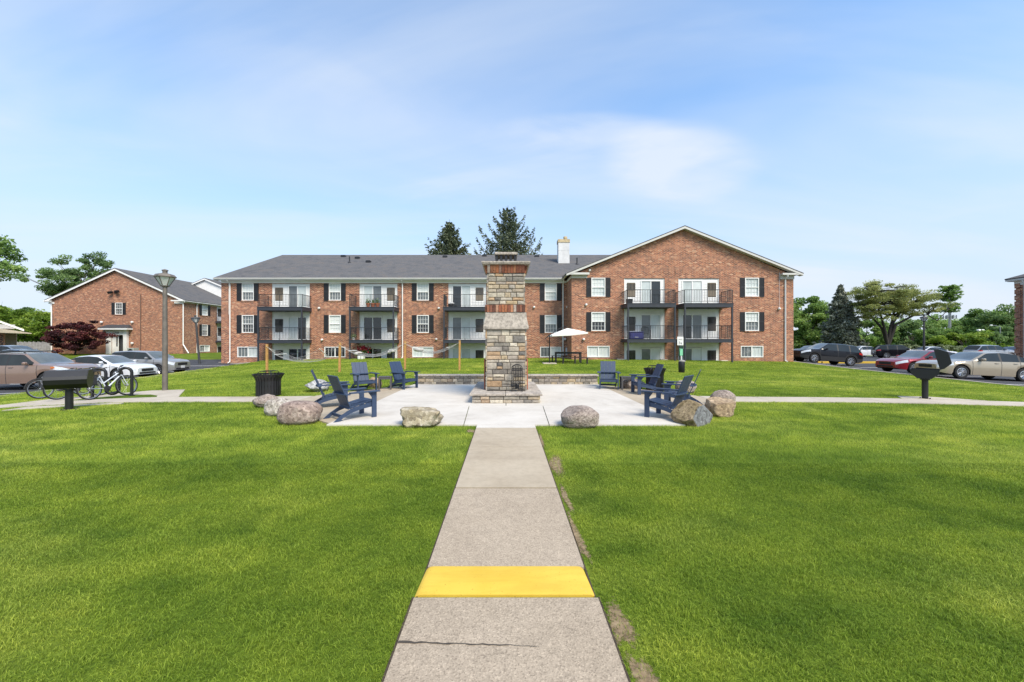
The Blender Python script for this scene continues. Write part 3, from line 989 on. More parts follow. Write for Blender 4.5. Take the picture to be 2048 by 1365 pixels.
def sliding_door(root, fc, u0, u1, z0, z1, a, b, rec=0.09):
    f = MB(); t = 0.06; um = (u0 + u1) / 2
    o0, o1 = -rec - .04, -rec + .05
    fc.box(f, u0 - .02, u0 + t, z0, z1, o0, o1); fc.box(f, u1 - t, u1 + .02, z0, z1, o0, o1)
    fc.box(f, u0 + t, u1 - t, z1 - t, z1 + .02, o0, o1 - .004); fc.box(f, um - .04, um + .04, z0, z1 - t, o0, o1 - .02)
    fc.box(f, u0 + t, u1 - t, z0 - .03, z0, o0, o1 + .01)
    w = build('sliding_door', f, 'white', root, True)
    p = MB(); fc.quad(p, u0 + t, um - .04, z0, z1 - t, -rec - .01); build('pane', p, a, w, True)
    p = MB(); fc.quad(p, um + .04, u1 - t, z0, z1 - t, -rec + .002); build('pane', p, b, w, True)
    return w
def closet_window(root, fc, u0, u1, z0, z1, rec=0.09, dark=False):
    """small brown louvred window with vertical bars above"""
    f = MB(); zm = z0 + (z1 - z0) * 0.45
    fc.box(f, u0, u1, z0, zm, -rec - .03, -rec + .028)
    fc.box(f, u0, u1, zm, zm + .05, -rec - .03, -rec + .045)
    fc.box(f, u0, u1, z1 - .05, z1, -rec - .03, -rec + .04)
    n = 7
    for k in range(n):
        uu = u0 + (u1 - u0) * k / (n - 1)
        fc.box(f, uu - .017, uu + .017, zm + .05, z1 - .05, -rec - .03, -rec + .03)
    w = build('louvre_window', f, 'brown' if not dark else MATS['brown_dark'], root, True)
    p = MB(); fc.quad(p, u0, u1, zm + .05, z1 - .05, -rec - .012); build('pane', p, 'gdark', w, True)
    return w
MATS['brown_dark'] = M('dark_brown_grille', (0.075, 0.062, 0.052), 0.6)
def balcony(root, u0, u1, yw, yf, zt, th, rail=1.0, posts=None, name='balcony'):
    m = MB()
    m.box(u0, u1, yf, yw - .003, zt - th, zt - .05)
    m.box(u0 - .02, u1 + .02, yf - .02, yw - .003, zt - .05, zt)
    b = build(name, m, 'navy', root, True)
    r = MB()
    zr = zt + rail
    e = 0.05
    xa, xb, ya = u0 + e, u1 - e, yf + e
    for zz, hh in ((zr - .035, .035), (zt + .10, .022)):
        r.box(xa, xb, ya - .016, ya + .016, zz, zz + hh)
        r.box(xa - .016, xa + .016, ya + .016, yw - .01, zz, zz + hh)
        r.box(xb - .016, xb + .016, ya + .016, yw - .01, zz, zz + hh)
    s = 0.0085
    n = int((xb - xa) / 0.118)
    for i in range(n + 1):
        x = xa + (xb - xa) * i / n
        k = s if i not in (0, n, n // 2) else .02
        zb_ = zt + .122 if k == s else zt
        r.box(x - k, x + k, ya - k, ya + k, zb_, zr - .036)
    n = int((yw - ya) / 0.118)
    for x in (xa, xb):
        for i in range(1, n + 1):
            y = ya + (yw - ya - .02) * i / n
            r.box(x - s, x + s, y - s, y + s, zt + .122, zr - .036)
    build('railing', r, 'rail', b, True)
    if posts:
        for x in (u0 + .07, u1 - .07):
            for za, zb_ in posts:
                p = MB(); p.box(x - .05, x + .05, yf + .0, yf + .1, za, zb_)
                build('post', p, 'navy', b, True)
    return b
def pipe(root, pts, r=0.045, mat='white', name='downspout', square=True):
    m = MB()
    m.tube(pts, r, 4 if square else 8)
    return build(name, m, mat, root, True)
# ---------------------------------------------------------------- main apartment building
YM, YW = 32.6, 30.2          # front planes of the long block and of the gabled wing
fm, fw = Face('-y', YM), Face('-y', YW)
bld = thing('apartment_building', 'long red brick apartment block with balconies and gabled wing behind the fireplace', 'building', (0, YM, 0.3))
XA, XB, XC = -23.8, 5.08, 22.26
zE = 6.62                    # bottom of frieze
wins_m = []
up, mid, bas = (5.17, 6.60), (2.47, 3.95), (0.43, 1.30)
for c in (495.7, 669.8, 845.7, 1101.5):
    cu = fx(c, YM)
    wins_m.append(cu)
W1 = 1.0
panels_m = [(-19.57, -16.40, 'r'), (-12.26, -9.08, 'l'), (-4.82, -1.65, 'l')]
panels_w = [(9.15, 12.30, 'r'), (13.35, 16.53, 'l')]
holes = []
for cu in wins_m:
    holes += [(cu - W1 / 2, cu + W1 / 2, up[0], up[1]), (cu - W1 / 2, cu + W1 / 2, mid[0], mid[1]), (cu - .88, cu + .88, bas[0], bas[1])]
for a, b, s in panels_m:
    holes.append((a, b, -0.6, 6.60))
wall = MB()
wall_grid(wall, 'y', XA, XB, -0.9, zE + .25, YM, holes)
hw = []
wins_w = [fx(1196.7, YW), fx(1504, YW)]
upw, midw, basw = (fz(593.6, YW), fz(556.0, YW)), (fz(662.2, YW), fz(624.6, YW)), (fz(715, YW), fz(692.3, YW))
W2 = 1.08
for cu in wins_w:
    hw += [(cu - W2 / 2, cu + W2 / 2) + upw, (cu - W2 / 2, cu + W2 / 2) + midw, (cu - .87, cu + .87) + basw]
for a, b, s in panels_w:
    hw.append((a, b, -0.6, 6.64))
zw = 6.86
wall_grid(wall, 'y', XB, XC, -0.9, zw, YW, hw)
AX, AZ = 13.67, 10.52        # wing apex
wall.add([(XB, YW, zw), (XC, YW, zw), (AX, YW, AZ - .02)], [(0, 1, 2)])
wall.quad((XB, YW, -.9), (XB, YM, -.9), (XB, YM, zw + .1), (XB, YW, zw + .1))
wall.quad((XC, YW, -.9), (XC, 51, -.9), (XC, 51, zw), (XC, YW, zw))
wall.quad((XA, YM, -.9), (XA, 51.5, -.9), (XA, 51.5, zE + .25), (XA, YM, zE + .25))
wall.add([(XA, YM, zE + .25), (XA, 51.5, zE + .25), (XA, 42.1, 10.95)], [(0, 1, 2)])
wall.quad((XA, 51.5, -.9), (XC, 51.5, -.9), (XC, 51.5, zE), (XA, 51.5, zE))
build('wall', wall, 'brick', bld, True)
# windows and shutters of the long block
kinds = [('gblind', 'gmid'), ('gmid', 'gdark'), ('gblind', 'gmid'), ('gblind', 'glight'), ('gblind', 'gmid'), ('gmid', 'gdark'), ('gblind', 'glight'), ('gblind', 'gmid')]
kinds[2] = ('gblind', 'gmid'); kinds[3] = ('gblind', 'gblind')
bk = [('gmid', 'glight'), ('gdark', 'gdark'), ('glight', 'gblind'), ('gmid', 'gblind')]
for i, cu in enumerate(wins_m):
    hung_window(bld, fm, cu, W1, up[0], up[1], *kinds[2 * i])
    hung_window(bld, fm, cu, W1, mid[0], mid[1], *kinds[2 * i + 1])
    slider_window(bld, fm, cu - .88, cu + .88, bas[0], bas[1], *bk[i])
    for z0, z1 in (up, mid):
        shutter(bld, fm, cu - W1 / 2 - .41, cu - W1 / 2 - .02, z0 - .03, z1)
        shutter(bld, fm, cu + W1 / 2 + .02, cu + W1 / 2 + .41, z0 - .03, z1)
kw = [('gblind', 'glight'), ('gblind', 'gdark'), ('glight', 'gblind'), ('gblind', 'gmid')]
for i, cu in enumerate(wins_w):
    hung_window(bld, fw, cu, W2, upw[0], upw[1], *kw[2 * i])
    hung_window(bld, fw, cu, W2, midw[0], midw[1], *kw[2 * i + 1])
    slider_window(bld, fw, cu - .87, cu + .87, basw[0], basw[1], *[('gblind', 'gblind'), ('gmid', 'glight')][i])
    for z0, z1 in (upw, midw):
        shutter(bld, fw, cu - W2 / 2 - .39, cu - W2 / 2 - .02, z0 - .03, z1)
        shutter(bld, fw, cu + W2 / 2 + .02, cu + W2 / 2 + .39, z0 - .03, z1)
# recessed siding bays with sliding doors, louvred windows, balconies
doors = {0: [('gmid', 'glight'), ('glight', 'gdark'), ('gdark', 'gdark')], 1: [('glight', 'gmid'), ('gdark', 'gdark'), ('gdark', 'gdark')],  # second bay's upper left pane: sky reflection painted as pale glass
         2: [('gdark', 'glight'), ('gmid', 'glight'), ('glight', 'glight')], 3: [('glight', 'gdark'), ('gmid', 'glight'), ('gmid', 'gblind')], 4: [('glight', 'gblind'), ('gdark', 'gmid'), ('gmid', 'gblind')]}
lv = [(4.52, 6.60, 4.56, 6.43, 5.19, 6.24), (1.88, 4.22, 1.93, 3.81, 2.56, 3.62), (-0.6, 1.62, -0.6, 1.18, -0.3, 1.02)]
for bi, (a, b, s) in enumerate(panels_m + panels_w):
    fc = fm if bi < 3 else fw
    dz = 0.0 if bi < 3 else 0.04
    for li, (z0, z1, d0, d1, v0, v1) in enumerate(lv):
        if s == 'r':
            du0, du1 = b - 1.84, b - .28; vu0, vu1 = a + .24, a + .88
        else:
            du0, du1 = a + .32, a + 1.88; vu0, vu1 = b - .88, b - .24
        siding_panel(bld, fc, a + .003, b - .003, z0 + (0 if li == 2 else dz), min(z1 + dz, 6.60 + dz) - (0.003 if li == 0 else 0), [(du0, du1, d0, d1 + dz), (vu0, vu1, v0 + dz, v1 + dz)])
        sliding_door(bld, fc, du0, du1, d0 + (dz if li < 2 else 0), d1 + dz, *doors[bi][li])
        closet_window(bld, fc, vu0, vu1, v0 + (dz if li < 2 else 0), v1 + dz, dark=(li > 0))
bspan = [(-19.86, -16.24), (-12.54, -8.93), (-5.02, -1.42), (8.93, 12.52), (13.12, 16.74)]
for bi, (a, b) in enumerate(bspan):
    yw = YM if bi < 3 else YW
    dz = 0.0 if bi < 3 else 0.05
    gz = g((a + b) / 2, yw - 1.5) - .05
    balcony(bld, a, b, yw, yw - 1.5, 4.52 + dz, .30, posts=[(1.885 + dz, 4.22 + dz)], name='balcony')
    balcony(bld, a, b, yw, yw - 1.5, 1.88 + dz, .27, posts=[(gz, 1.61 + dz)], name='balcony')
# eaves: frieze, soffit, gutter
tr = MB()
tr.box(XA + .003, XB - .04, YM - .03, YM - .003, zE, zE + .19)
tr.box(XA - .30, XB - .36, YM - .44, YM - .034, zE + .192, zE + .23)
tr.box(-.03 + XB, XB - .003, YW + .003, YM - .045, zE + .04, zE + .23)
build('frieze', tr, 'white', bld, True)
gt_ = MB()
gt_.prism([(YM - .46, zE + .235), (YM - .34, zE + .235), (YM - .34, zE + .36), (YM - .52, zE + .36), (YM - .53, zE + .30)], 0, XA - .32, XB - .42)
gt_.prism([(XB - .42, zE + .236), (XB - .30, zE + .236), (XB - .30, zE + .40), (XB - .46, zE + .40)], 1, YW - .32, YM - .54)
gt_.box(XB - .30, XB + 1.30, YW - .40, YW - .28, zE + .24, zE + .40)
gt_.box(XB - .0, XB + 1.27, YW - .28, YW - .003, zE + .26, zE + .38)
gt_.box(XB - .0, XB + 1.20, YW - .05, YW - .003, zE + .02, zE + .258)
build('gutter', gt_, 'cream', bld, True)
gt_ = MB()
gt_.box(XC - 1.10, XC + .25, YW - .40, YW - .28, zE + .22, zE + .36)
gt_.box(XC - 1.10, XC + .2, YW - .28, YW - .003, zE + .24, zE + .34)
gt_.box(XC - 1.05, XC + .03, YW - .05, YW - .003, zE - .06, zE + .238)
build('gutter', gt_, 'cream', bld, True)
# roofs
def slab(m, quad_, th):
    """roof plane with thickness; quad_ in order"""
    n = len(quad_)
    up_ = [Vector(p) for p in quad_]; lo = [p - Vector((0, 0, th)) for p in up_]
    m.add(up_ + lo, [tuple(range(n)), tuple(range(n, 2 * n))[::-1]] + [(i, (i + 1) % n, (i + 1) % n + n, i + n) for i in range(n)])
rf = MB()
ye, zr0, zr1 = YM - .5, zE + .37, 11.10
slab(rf, [(XA - .33, ye, zr0), (XB - .40, ye, zr0), (XB - .40, 42.1, zr1), (XA - .33, 42.1, zr1)], .09)
ym2 = YM + .3; zm2 = zr0 + (zr1 - zr0) * (ym2 - ye) / (42.1 - ye)
slab(rf, [(XB - .40, ym2, zm2), (AX + 9, ym2, zm2), (AX + 9, 42.1, zr1), (XB - .40, 42.1, zr1)], .09)
slab(rf, [(XA - .33, 42.1, zr1), (XC + .4, 42.1, zr1), (XC + .4, 52.1, zr0), (XA - .33, 52.1, zr0)], .09)
ro = build('roof', rf, 'shingle', bld, True)
wr = MB()
yq0 = YW - .42
slab(wr, [(XB - .48, yq0, zE + .36), (XB - .48, YM + 1, zE + .36), (AX, 43, AZ + .10), (AX, yq0, AZ + .10)], .07)
slab(wr, [(AX, yq0, AZ + .10), (AX, 43, AZ + .10), (XC + .48, 43, zE + .36), (XC + .48, yq0, zE + .36)], .07)
# keep the left wing slope out of the long block's eaves
build('wing_roof', wr, 'shingle', bld, True)
rk = MB()
for xa_, xb_ in ((XB - .46, AX), (XC + .46, AX)):
    za, zb_ = zE + .30, AZ + .03
    rk.add([(xa_, yq0 + .005, za - .145), (xb_, yq0 + .005, zb_ - .165), (xb_, yq0 + .005, zb_ - .002), (xa_, yq0 + .005, za - .005),
            (xa_, yq0 + .045, za - .145), (xb_, yq0 + .045, zb_ - .165), (xb_, yq0 + .045, zb_ - .002), (xa_, yq0 + .045, za - .005)],
           [(0, 1, 2, 3), (4, 7, 6, 5), (0, 4, 5, 1), (1, 5, 6, 2), (2, 6, 7, 3), (3, 7, 4, 0)])
    rk.quad((xa_, yq0 + .045, za - .14), (xb_, yq0 + .045, zb_ - .14), (xb_, YW, zb_ - .14), (xa_, YW, za - .14))
build('rake_board', rk, 'cream', bld, True)
# chimney on the back of the roof
ch = MB()
cx_, cy_ = 5.62, 37.8
ch.box(cx_ - .54, cx_ + .54, cy_, cy_ + .9, 8.9, 10.55); ch.box(cx_ - .53, cx_ + .53, cy_ + .01, cy_ + .89, 10.55, 10.575); ch.box(cx_ - .54, cx_ + .54, cy_, cy_ + .9, 10.575, 11.35)
cho = build('chimney', ch, MATS.setdefault('chimw', M('weathered_white_paint', (.60, .60, .59), .7, var=.12, vs=2)), ro, True)
MATS['ochre'] = M('stained_cap', (0.46, 0.37, 0.22), 0.85, var=0.35, vs=4)
cc = MB(); cc.box(cx_ - .58, cx_ + .58, cy_ - .04, cy_ + .94, 11.35, 11.66)
cc.lathe([(.17, 11.66), (.17, 11.78), (.2, 11.8), (.2, 12.0), (.13, 12.04)], 14, (cx_ + .2, cy_ + .45, 0))
cc.lathe([(.14, 11.66), (.14, 11.72), (.17, 11.76)], 14, (cx_ - .28, cy_ + .45, 0))
build('chimney_cap', cc, 'ochre', ro, True)
def roofz(y):
    return zr0 + (zr1 - zr0) * (y - ye) / (42.1 - ye)
for px_, py_ in ((687, 514), (715, 517.5), (737, 525), (890, 515), (969, 513), (1073.5, 514)):
    # intersect the pixel ray with the roof plane
    k = (zr1 - zr0) / (42.1 - ye)
    Y = (zr0 - k * ye - EYE) / ((CY - py_) / F - k)
    x = fx(px_, Y)
    vb = MB(); vb.cbox(x - .24, x + .24, Y - .2, Y + .2, roofz(Y - .2) - .05, roofz(Y) + .17, .05)
    build('roof_vent', vb, 'black', ro, True)
for px_, py_ in ((699, 526), (1154, 529)):
    k = (zr1 - zr0) / (42.1 - ye)
    Y = (zr0 - k * ye - EYE) / ((CY - py_) / F - k)
    x = fx(px_, Y)
    vb = MB(); vb.tube([(x, Y, roofz(Y) - .1), (x, Y, roofz(Y) + .62)], .06, 10)
    vb.lathe([(.16, roofz(Y) - .02), (.08, roofz(Y) + .12)], 12, (x, Y, 0))
    build('vent_pipe', vb, 'rail', ro, True)
# downspouts, conduits, lamps, meter boxes
for px_ in (461, 805.3, 1126):
    x = fx(px_, YM)
    gz = g(x, YM)
    pipe(bld, [(x, YM - .42, zE + .3), (x, YM - .40, zE + .16), (x, YM - .08, zE - .08), (x, YM - .08, gz + .12), (x + .02, YM - .35, gz + .02)], .05)
x = fx(1569.5, YW)
pipe(bld, [(x, YW - .34, zE + .25), (x, YW - .34, zE + .12), (x, YW - .08, zE - .1), (x, YW - .08, g(x, YW) + .1), (x, YW - .3, g(x, YW) + .02)], .055)
x = fx(1558, YW)
pipe(bld, [(x, YW - .03, fz(620, YW)), (x, YW - .03, fz(545, YW))], .014, 'white', 'conduit')
x = fx(1350, YW)
pipe(bld, [(x, YW - .02, fz(552, YW)), (x, YW - .02, fz(539, YW))], .014, 'rail', 'conduit')
x = fx(458, YM)
pipe(bld, [(x, YM - .03, 4.0), (x, YM - .03, 6.6)], .014, 'white', 'conduit')
for px_, py_, yy in ((639, 617, YM), (645, 680, YM), (878, 617, YM), (1068, 615, YM), (1134.5, 615, YM), (1172, 610, YW), (1130, 679, YM), (1167, 679, YW), (1557, 618, YW), (1179, 541.5, YW), (873, 679, YM)):
    x, z = fx(px_, yy), fz(py_, yy)
    lb = MB(); lb.lathe([(.03, -.02), (.09, -.03), (.10, -.1), (.085, -.16), (.05, -.2)], 12, (x, yy, z), 1)
    build('wall_lamp', lb, 'white', bld, True)
x = fx(1141, YM)
mbx = MB(); mbx.cbox(x - .42, x + .22, YM - .22, YM - .003, .62, 1.22, .02); mbx.cbox(x + .235, x + .46, YM - .18, YM - .003, .68, 1.05, .02)
build('meter_box', mbx, MATS.setdefault('meter', M('pale_grey_paint', (.52, .54, .56), .5)), bld, True)
for px_ in (610, 1185, 1240, 1325, 1445):
    yy = YM if px_ < 1000 else YW
    st = MB(); x = fx(px_, yy); st.cbox(x - .28, x + .28, yy - .34, yy - .01, g(x, yy - .3) - .03, g(x, yy - .3) + .07, .03)
    if px_ != 1185:
        tag(build('splash_block', st, 'path_conc', loc=(0, 0, 0)), {610: 'pale concrete splash block on grass at the foot of the leftmost balcony bay', 1240: 'concrete splash block left of the wing balconies', 1325: 'concrete splash block between the two wing balcony bays', 1445: 'concrete splash block right of the wing balconies'}[px_], 'splash block', 'splash blocks')
# ---------------------------------------------------------------- gabled block on the left
YG = 47.3
fg = Face('-y', YG)
gx0, gx1 = -55.2, -39.2
fs_ = Face('+x', gx1)
gb = thing('apartment_building', 'red brick apartment block with plain gable end and white porch behind the left lot', 'building', (-47.2, YG, .25))
gcx = (gx0 + gx1) / 2; zEg = 6.72; zAg = 10.42
wall = MB()
gw = (fx(237.7, YG) - .46, fx(237.7, YG) + .46, fz(629.5, YG), fz(606, YG))
gd = (fx(223, YG), fx(250.5, YG), 0.1, fz(671, YG))
wall_grid(wall, 'y', gx0, gx1, -.6, zEg, YG, [gw, gd], depth=.3)
wall.add([(gx0, YG, zEg), (gx1, YG, zEg), (gcx, YG, zAg)], [(0, 1, 2)])
# long side that runs away from the camera
sw = []
sy0, sy1 = 50.25, 51.25
for z0, z1 in ((5.13, 6.58), (2.5, 3.95)):
    sw.append((sy0, sy1, z0, z1))
sw.append((49.9, 51.6, .42, 1.27))
sw.append((52.9, 56.1, 0.0, 6.6))
wall_grid(wall, 'x', YG, 86, -.6, zEg, gx1, sw, inward=-1)
wall.quad((gx0, YG, -.6), (gx0, 86, -.6), (gx0, 86, zEg), (gx0, YG, zEg))
build('wall', wall, 'brick', gb, True)
hung_window(gb, fg, fx(237.7, YG), .9, gw[2], gw[3], 'gdark', 'gdark')
for a, b in ((gw[0] - .40, gw[0] - .03), (gw[1] + .03, gw[1] + .40)):
    shutter(gb, fg, a, b, gw[2], gw[3])
for (a, b, z0, z1), k in zip(sw[:2], (('glight', 'glight'), ('gmid', 'gdark'))):
    hung_window(gb, fs_, (a + b) / 2, b - a, z0, z1, *k)
    shutter(gb, fs_, a - .42, a - .02, z0, z1); shutter(gb, fs_, b + .02, b + .42, z0, z1)
slider_window(gb, fs_, 49.9, 51.6, .42, 1.27, 'gmid', 'gblind')
for li, (z0, z1, d0, d1, v0, v1) in enumerate(lv):
    z0 = max(z0, 0.1); d0 = max(d0, .1)
    siding_panel(gb, fs_, 52.91, 56.09, z0, min(z1, 6.59), [(54.2, 55.8, d0, d1), (53.15, 53.8, max(v0, .1), v1)])
    sliding_door(gb, fs_, 54.2, 55.8, d0, d1, 'gmid', 'gdark')
    closet_window(gb, fs_, 53.15, 53.8, max(v0, .1), v1, dark=True)
for zt, th in ((4.52, .3), (1.88, .27)):
    m = MB(); m.box(gx1 + .003, gx1 + 1.2, 52.6, 56.4, zt - th, zt)
    b_ = build('balcony', m, 'navy', gb, True)
    r = MB()
    for k in range(32):
        y = 52.65 + k * .12
        r.box(gx1 + 1.13, gx1 + 1.15, y - .009, y + .009, zt, zt + .96)
    r.box(gx1 + 1.12, gx1 + 1.16, 52.62, 56.4, zt + .96, zt + 1.0)
    for k in range(10):
        xx = gx1 + .06 + k * .115
        r.box(xx - .009, xx + .009, 52.64, 52.66, zt, zt + .96)
    r.box(gx1 + .02, gx1 + 1.115, 52.63, 52.67, zt + .96, zt + 1.0)
    build('railing', r, 'rail', b_, True)
    for y in (52.7, 56.2):
        p = MB(); p.box(gx1 + 1.05, gx1 + 1.15, y, y + .1, (0.1 if zt < 2 else 1.89), zt - th - .002); build('post', p, 'navy', b_, True)
# roof
gr = MB()
slab(gr, [(gx1 + .45, YG - .3, zEg + .06), (gx1 + .45, 86, zEg + .06), (gcx, 86, zAg + .22), (gcx, YG - .3, zAg + .22)], .08)
slab(gr, [(gx0 - .45, YG - .3, zEg + .06), (gcx, YG - .3, zAg + .22), (gcx, 86, zAg + .22), (gx0 - .45, 86, zEg + .06)], .08)
gro = build('roof', gr, 'shingle', gb, True)
rk = MB()
for xa_ in (gx0 - .45, gx1 + .45):
    za, zb_ = zEg - .04, zAg + .12
    y0 = YG - .30
    rk.add([(xa_, y0, za - .2), (gcx, y0, zb_ - .2), (gcx, y0, zb_), (xa_, y0, za), (xa_, y0 + .05, za - .2), (gcx, y0 + .05, zb_ - .2), (gcx, y0 + .05, zb_), (xa_, y0 + .05, za)],
           [(0, 1, 2, 3), (4, 7, 6, 5), (0, 4, 5, 1), (1, 5, 6, 2), (2, 6, 7, 3), (3, 7, 4, 0)])
build('rake_board', rk, 'white', gb, True)
gu = MB()
gu.box(gx1 + .30, gx1 + .44, YG - .28, 86, zEg - .10, zEg + .03)
gu.box(gx1 + .003, gx1 + .04, YG, 86, zEg - .24, zEg - .11)
gu.box(gx1 - 1.1, gx1 + .44, YG - .44, YG - .30, zEg - .12, zEg + .02)
gu.box(gx1 - 1.0, gx1 + .1, YG - .06, YG - .003, zEg - .38, zEg - .13)
build('gutter', gu, 'white', gb, True)
gu = MB()
gu.box(gx0 - .44, gx0 + .5, YG - .44, YG - .31, zEg - .16, zEg - .05)
gu.box(gx0 - .05, gx0 + .45, YG - .06, YG - .003, zEg - .42, zEg - .17)
build('gutter', gu, 'white', gb, True)
x = fx(104.8, YG)
pipe(gb, [(x, YG - .2, zEg - .1), (x, YG - .1, zEg - .5), (x, YG - .1, .4)], .075)
x = fx(367.5, YG)
pipe(gb, [(x, YG - .2, zEg - .1), (x, YG - .09, zEg - .45), (x, YG - .09, 1.4), (x + .9, YG - .4, .35)], .07)
pipe(gb, [(gx1 + .3, 49.35, zEg - .1), (gx1 + .09, 49.35, zEg - .4), (gx1 + .09, 49.35, .3)], .06)
x = fx(282, YG)
pipe(gb, [(x, YG - .05, .3), (x, YG - .05, fz(590, YG))], .045, MATS.setdefault('rust', M('rusty_brown_metal', (.13, .075, .055), .7)), 'conduit', False)
x, z = fx(232, YG), fz(585, YG)
fl = MB(); fl.box(x - .12, x + .12, YG - .12, YG, z - .1, z + .1)
for s in (-1, 1):
    fl.rbox(Vector((x + s * .42, YG - .3, z + .06 * s)), .42, .28, .26, Euler((R(25), R(8 * s), R(-18 * s))).to_matrix())
    fl.tube([(x, YG - .1, z), (x + s * .36, YG - .22, z)], .04, 6)
build('flood_light', fl, 'black', gb, True)
for px_, py_ in ((205, 645), (266, 645), (266, 687)):
    lb = MB(); lb.lathe([(.05, -.02), (.13, -.05), (.13, -.2), (.06, -.24)], 10, (fx(px_, YG), YG, fz(py_, YG)), 1)
    build('wall_lamp', lb, 'white', gb, True)
# entrance porch
px0, px1 = fx(216.3, YG), fx(257.5, YG)
po = MB(); zt = fz(662, YG)
po.box(px0, px0 + .42, YG - .28, YG - .003, .1, zt); po.box(px1 - .42, px1, YG - .28, YG - .003, .1, zt)
po.box(px0 + .42, px1 - .42, YG - .22, YG - .003, gd[3] + .02, zt - .02)
po.box(px0 - .06, px1 + .06, YG - .34, YG - .003, zt, zt + .12)
po.box(px0 - .5, px1 + .5, YG - .75, YG - .003, zt + .12, zt + .32)
pc = build('porch', po, 'white', gb, True)
pr = MB(); zt += .32
pr.add([(px0 - .52, YG - .78, zt), (px1 + .52, YG - .78, zt), (px1 + .1, YG, zt + .42), (px0 - .1, YG, zt + .42), (px0 - .52, YG, zt), (px1 + .52, YG, zt)],
       [(0, 1, 2, 3), (1, 5, 2), (0, 3, 4), (0, 4, 5, 1)])
build('porch_roof', pr, MATS.setdefault('dshingle', M('dark_shingle', (.045, .045, .05), .9, bmp=.4)), pc, True)
dm = MB(); um = (gd[0] + gd[1]) / 2
dm.box(gd[0] + .02, um - .02, YG + .05, YG + .1, .12, gd[3] - .04)
do = build('door', dm, 'white', gb, True)
dg = MB(); dg.box(um - .28, um - .14, YG + .035, YG + .05, 1.15, gd[3] - .2); build('pane', dg, 'gdark', do, True)
dk = MB(); dk.box(um, gd[1], YG + .22, YG + .28, .1, gd[3]); build('doorway', dk, MATS.setdefault('dgrey', M('doorway_shade', (.055, .057, .06), .6)), gb, True)  # dark sheet painted for the shade inside the open half
def text_mesh(name, body, size, mat, parent, loc, rot, vertical=False, ext=0.006, align='CENTER'):
    cu = bpy.data.curves.new(name, 'FONT')
    cu.body = body; cu.size = size; cu.extrude = ext; cu.align_x = align; cu.align_y = 'CENTER'
    tmp = bpy.data.objects.new(name, cu); COL.objects.link(tmp)
    dg_ = bpy.context.evaluated_depsgraph_get()
    me = bpy.data.meshes.new_from_object(tmp.evaluated_get(dg_))
    bpy.data.objects.remove(tmp)
    me.materials.clear(); me.materials.append(MATS[mat] if isinstance(mat, str) else mat)
    o = bpy.data.objects.new(name, me); COL.objects.link(o)
    o.parent = parent
    o.location = Vector(loc) - (wloc(parent) if parent is not None else Vector())
    o.rotation_euler = rot
    return o
text_mesh('house_number', '3948', .30, MATS.setdefault('ngrey', M('number_grey', (.25, .25, .26), .6)), gb, ((px0 + px1) / 2, YG - .235, fz(666, YG) - .02), (R(90), 0, 0))
# raised white gable further back on the same block
wg = MB(); wy = 57.5
wg.add([(-49.5, wy, 7.0), (-38.9, wy, 7.0), (-38.9, wy, 8.6), (-44.3, wy, 10.85), (-49.5, wy, 8.7)], [(0, 1, 2, 3, 4)])
build('upper_gable', wg, 'siding', gb, True)
wr2 = MB()
slab(wr2, [(-44.3, wy - .25, 11.1), (-38.4, wy - .25, 8.65), (-38.4, 80, 8.65), (-44.3, 80, 11.1)], .08)
slab(wr2, [(-44.3, wy - .25, 11.1), (-44.3, 80, 11.1), (-50, 80, 8.7), (-50, wy - .25, 8.7)], .08)
build('upper_roof', wr2, 'shingle', gb, True)
wk = MB()
wk.add([(-44.3, wy - .26, 10.82), (-38.4, wy - .26, 8.38), (-38.4, wy - .26, 8.57), (-44.3, wy - .26, 11.02)], [(0, 1, 2, 3)])
wk.add([(-44.3, wy - .26, 10.82), (-44.3, wy - .26, 11.02), (-50, wy - .26, 8.62), (-50, wy - .26, 8.43)], [(0, 1, 2, 3)])
build('upper_rake_board', wk, 'white', gb, True)
# mechanical boxes beside the porch
ac = thing('air_conditioner', 'grey green air conditioner unit on the grass right of the white porch', 'air conditioner', (fx(266, 46.4), 46.4, .2))
m = MB(); m.cbox(-.4, .4, -.35, .35, 0, .78, .03); build('casing', m, MATS.setdefault('acg', M('grey_green_metal', (.30, .33, .30), .5)), ac)
m = MB(); m.lathe([(.27, -.352), (.27, -.37), (.2, -.372)], 16, (0.02, 0, .42), 1); build('fan_grille', m, 'black', ac)

# ---------------------------------------------------------------- corner of a block on the far right
YR = 31.6                       # far end of its long wall
rx0 = (2031.5 - CX) * YR / F
rb = thing('apartment_building', 'red brick building with a grey roof, only its corner showing at the right edge', 'building', (rx0 + 6, YR - 8, -.2))
ry0 = 12.0
m = MB()
m.quad((rx0, ry0, -.8), (rx0, YR, -.8), (rx0, YR, 6.6), (rx0, ry0, 6.6)); m.quad((rx0, YR, -.8), (rx0 + 16, YR, -.8), (rx0 + 16, YR, 6.6), (rx0, YR, 6.6))
m.quad((rx0, ry0, -.8), (rx0 + 16, ry0, -.8), (rx0 + 16, ry0, 6.6), (rx0, ry0, 6.6)); m.quad((rx0 + 16, ry0, -.8), (rx0 + 16, YR, -.8), (rx0 + 16, YR, 6.6), (rx0 + 16, ry0, 6.6))
for k in range(14):             # toothed brick quoins at the corner
    m.box(rx0 - .05, rx0 + .4, YR - .30, YR + .05, -.2 + k * .48, -.2 + k * .48 + .38)
build('wall', m, 'brick', rb, True)
m = MB(); m.box(rx0 - .03, rx0 - .003, ry0, YR + .05, 6.28, 6.6); m.box(rx0 - .03, rx0 + 16, YR + .052, YR + .08, 6.28, 6.6); m.box(rx0 - .30, rx0 + 16.6, ry0 - .6, YR + .30, 6.602, 6.64); build('frieze', m, 'white', rb, True)
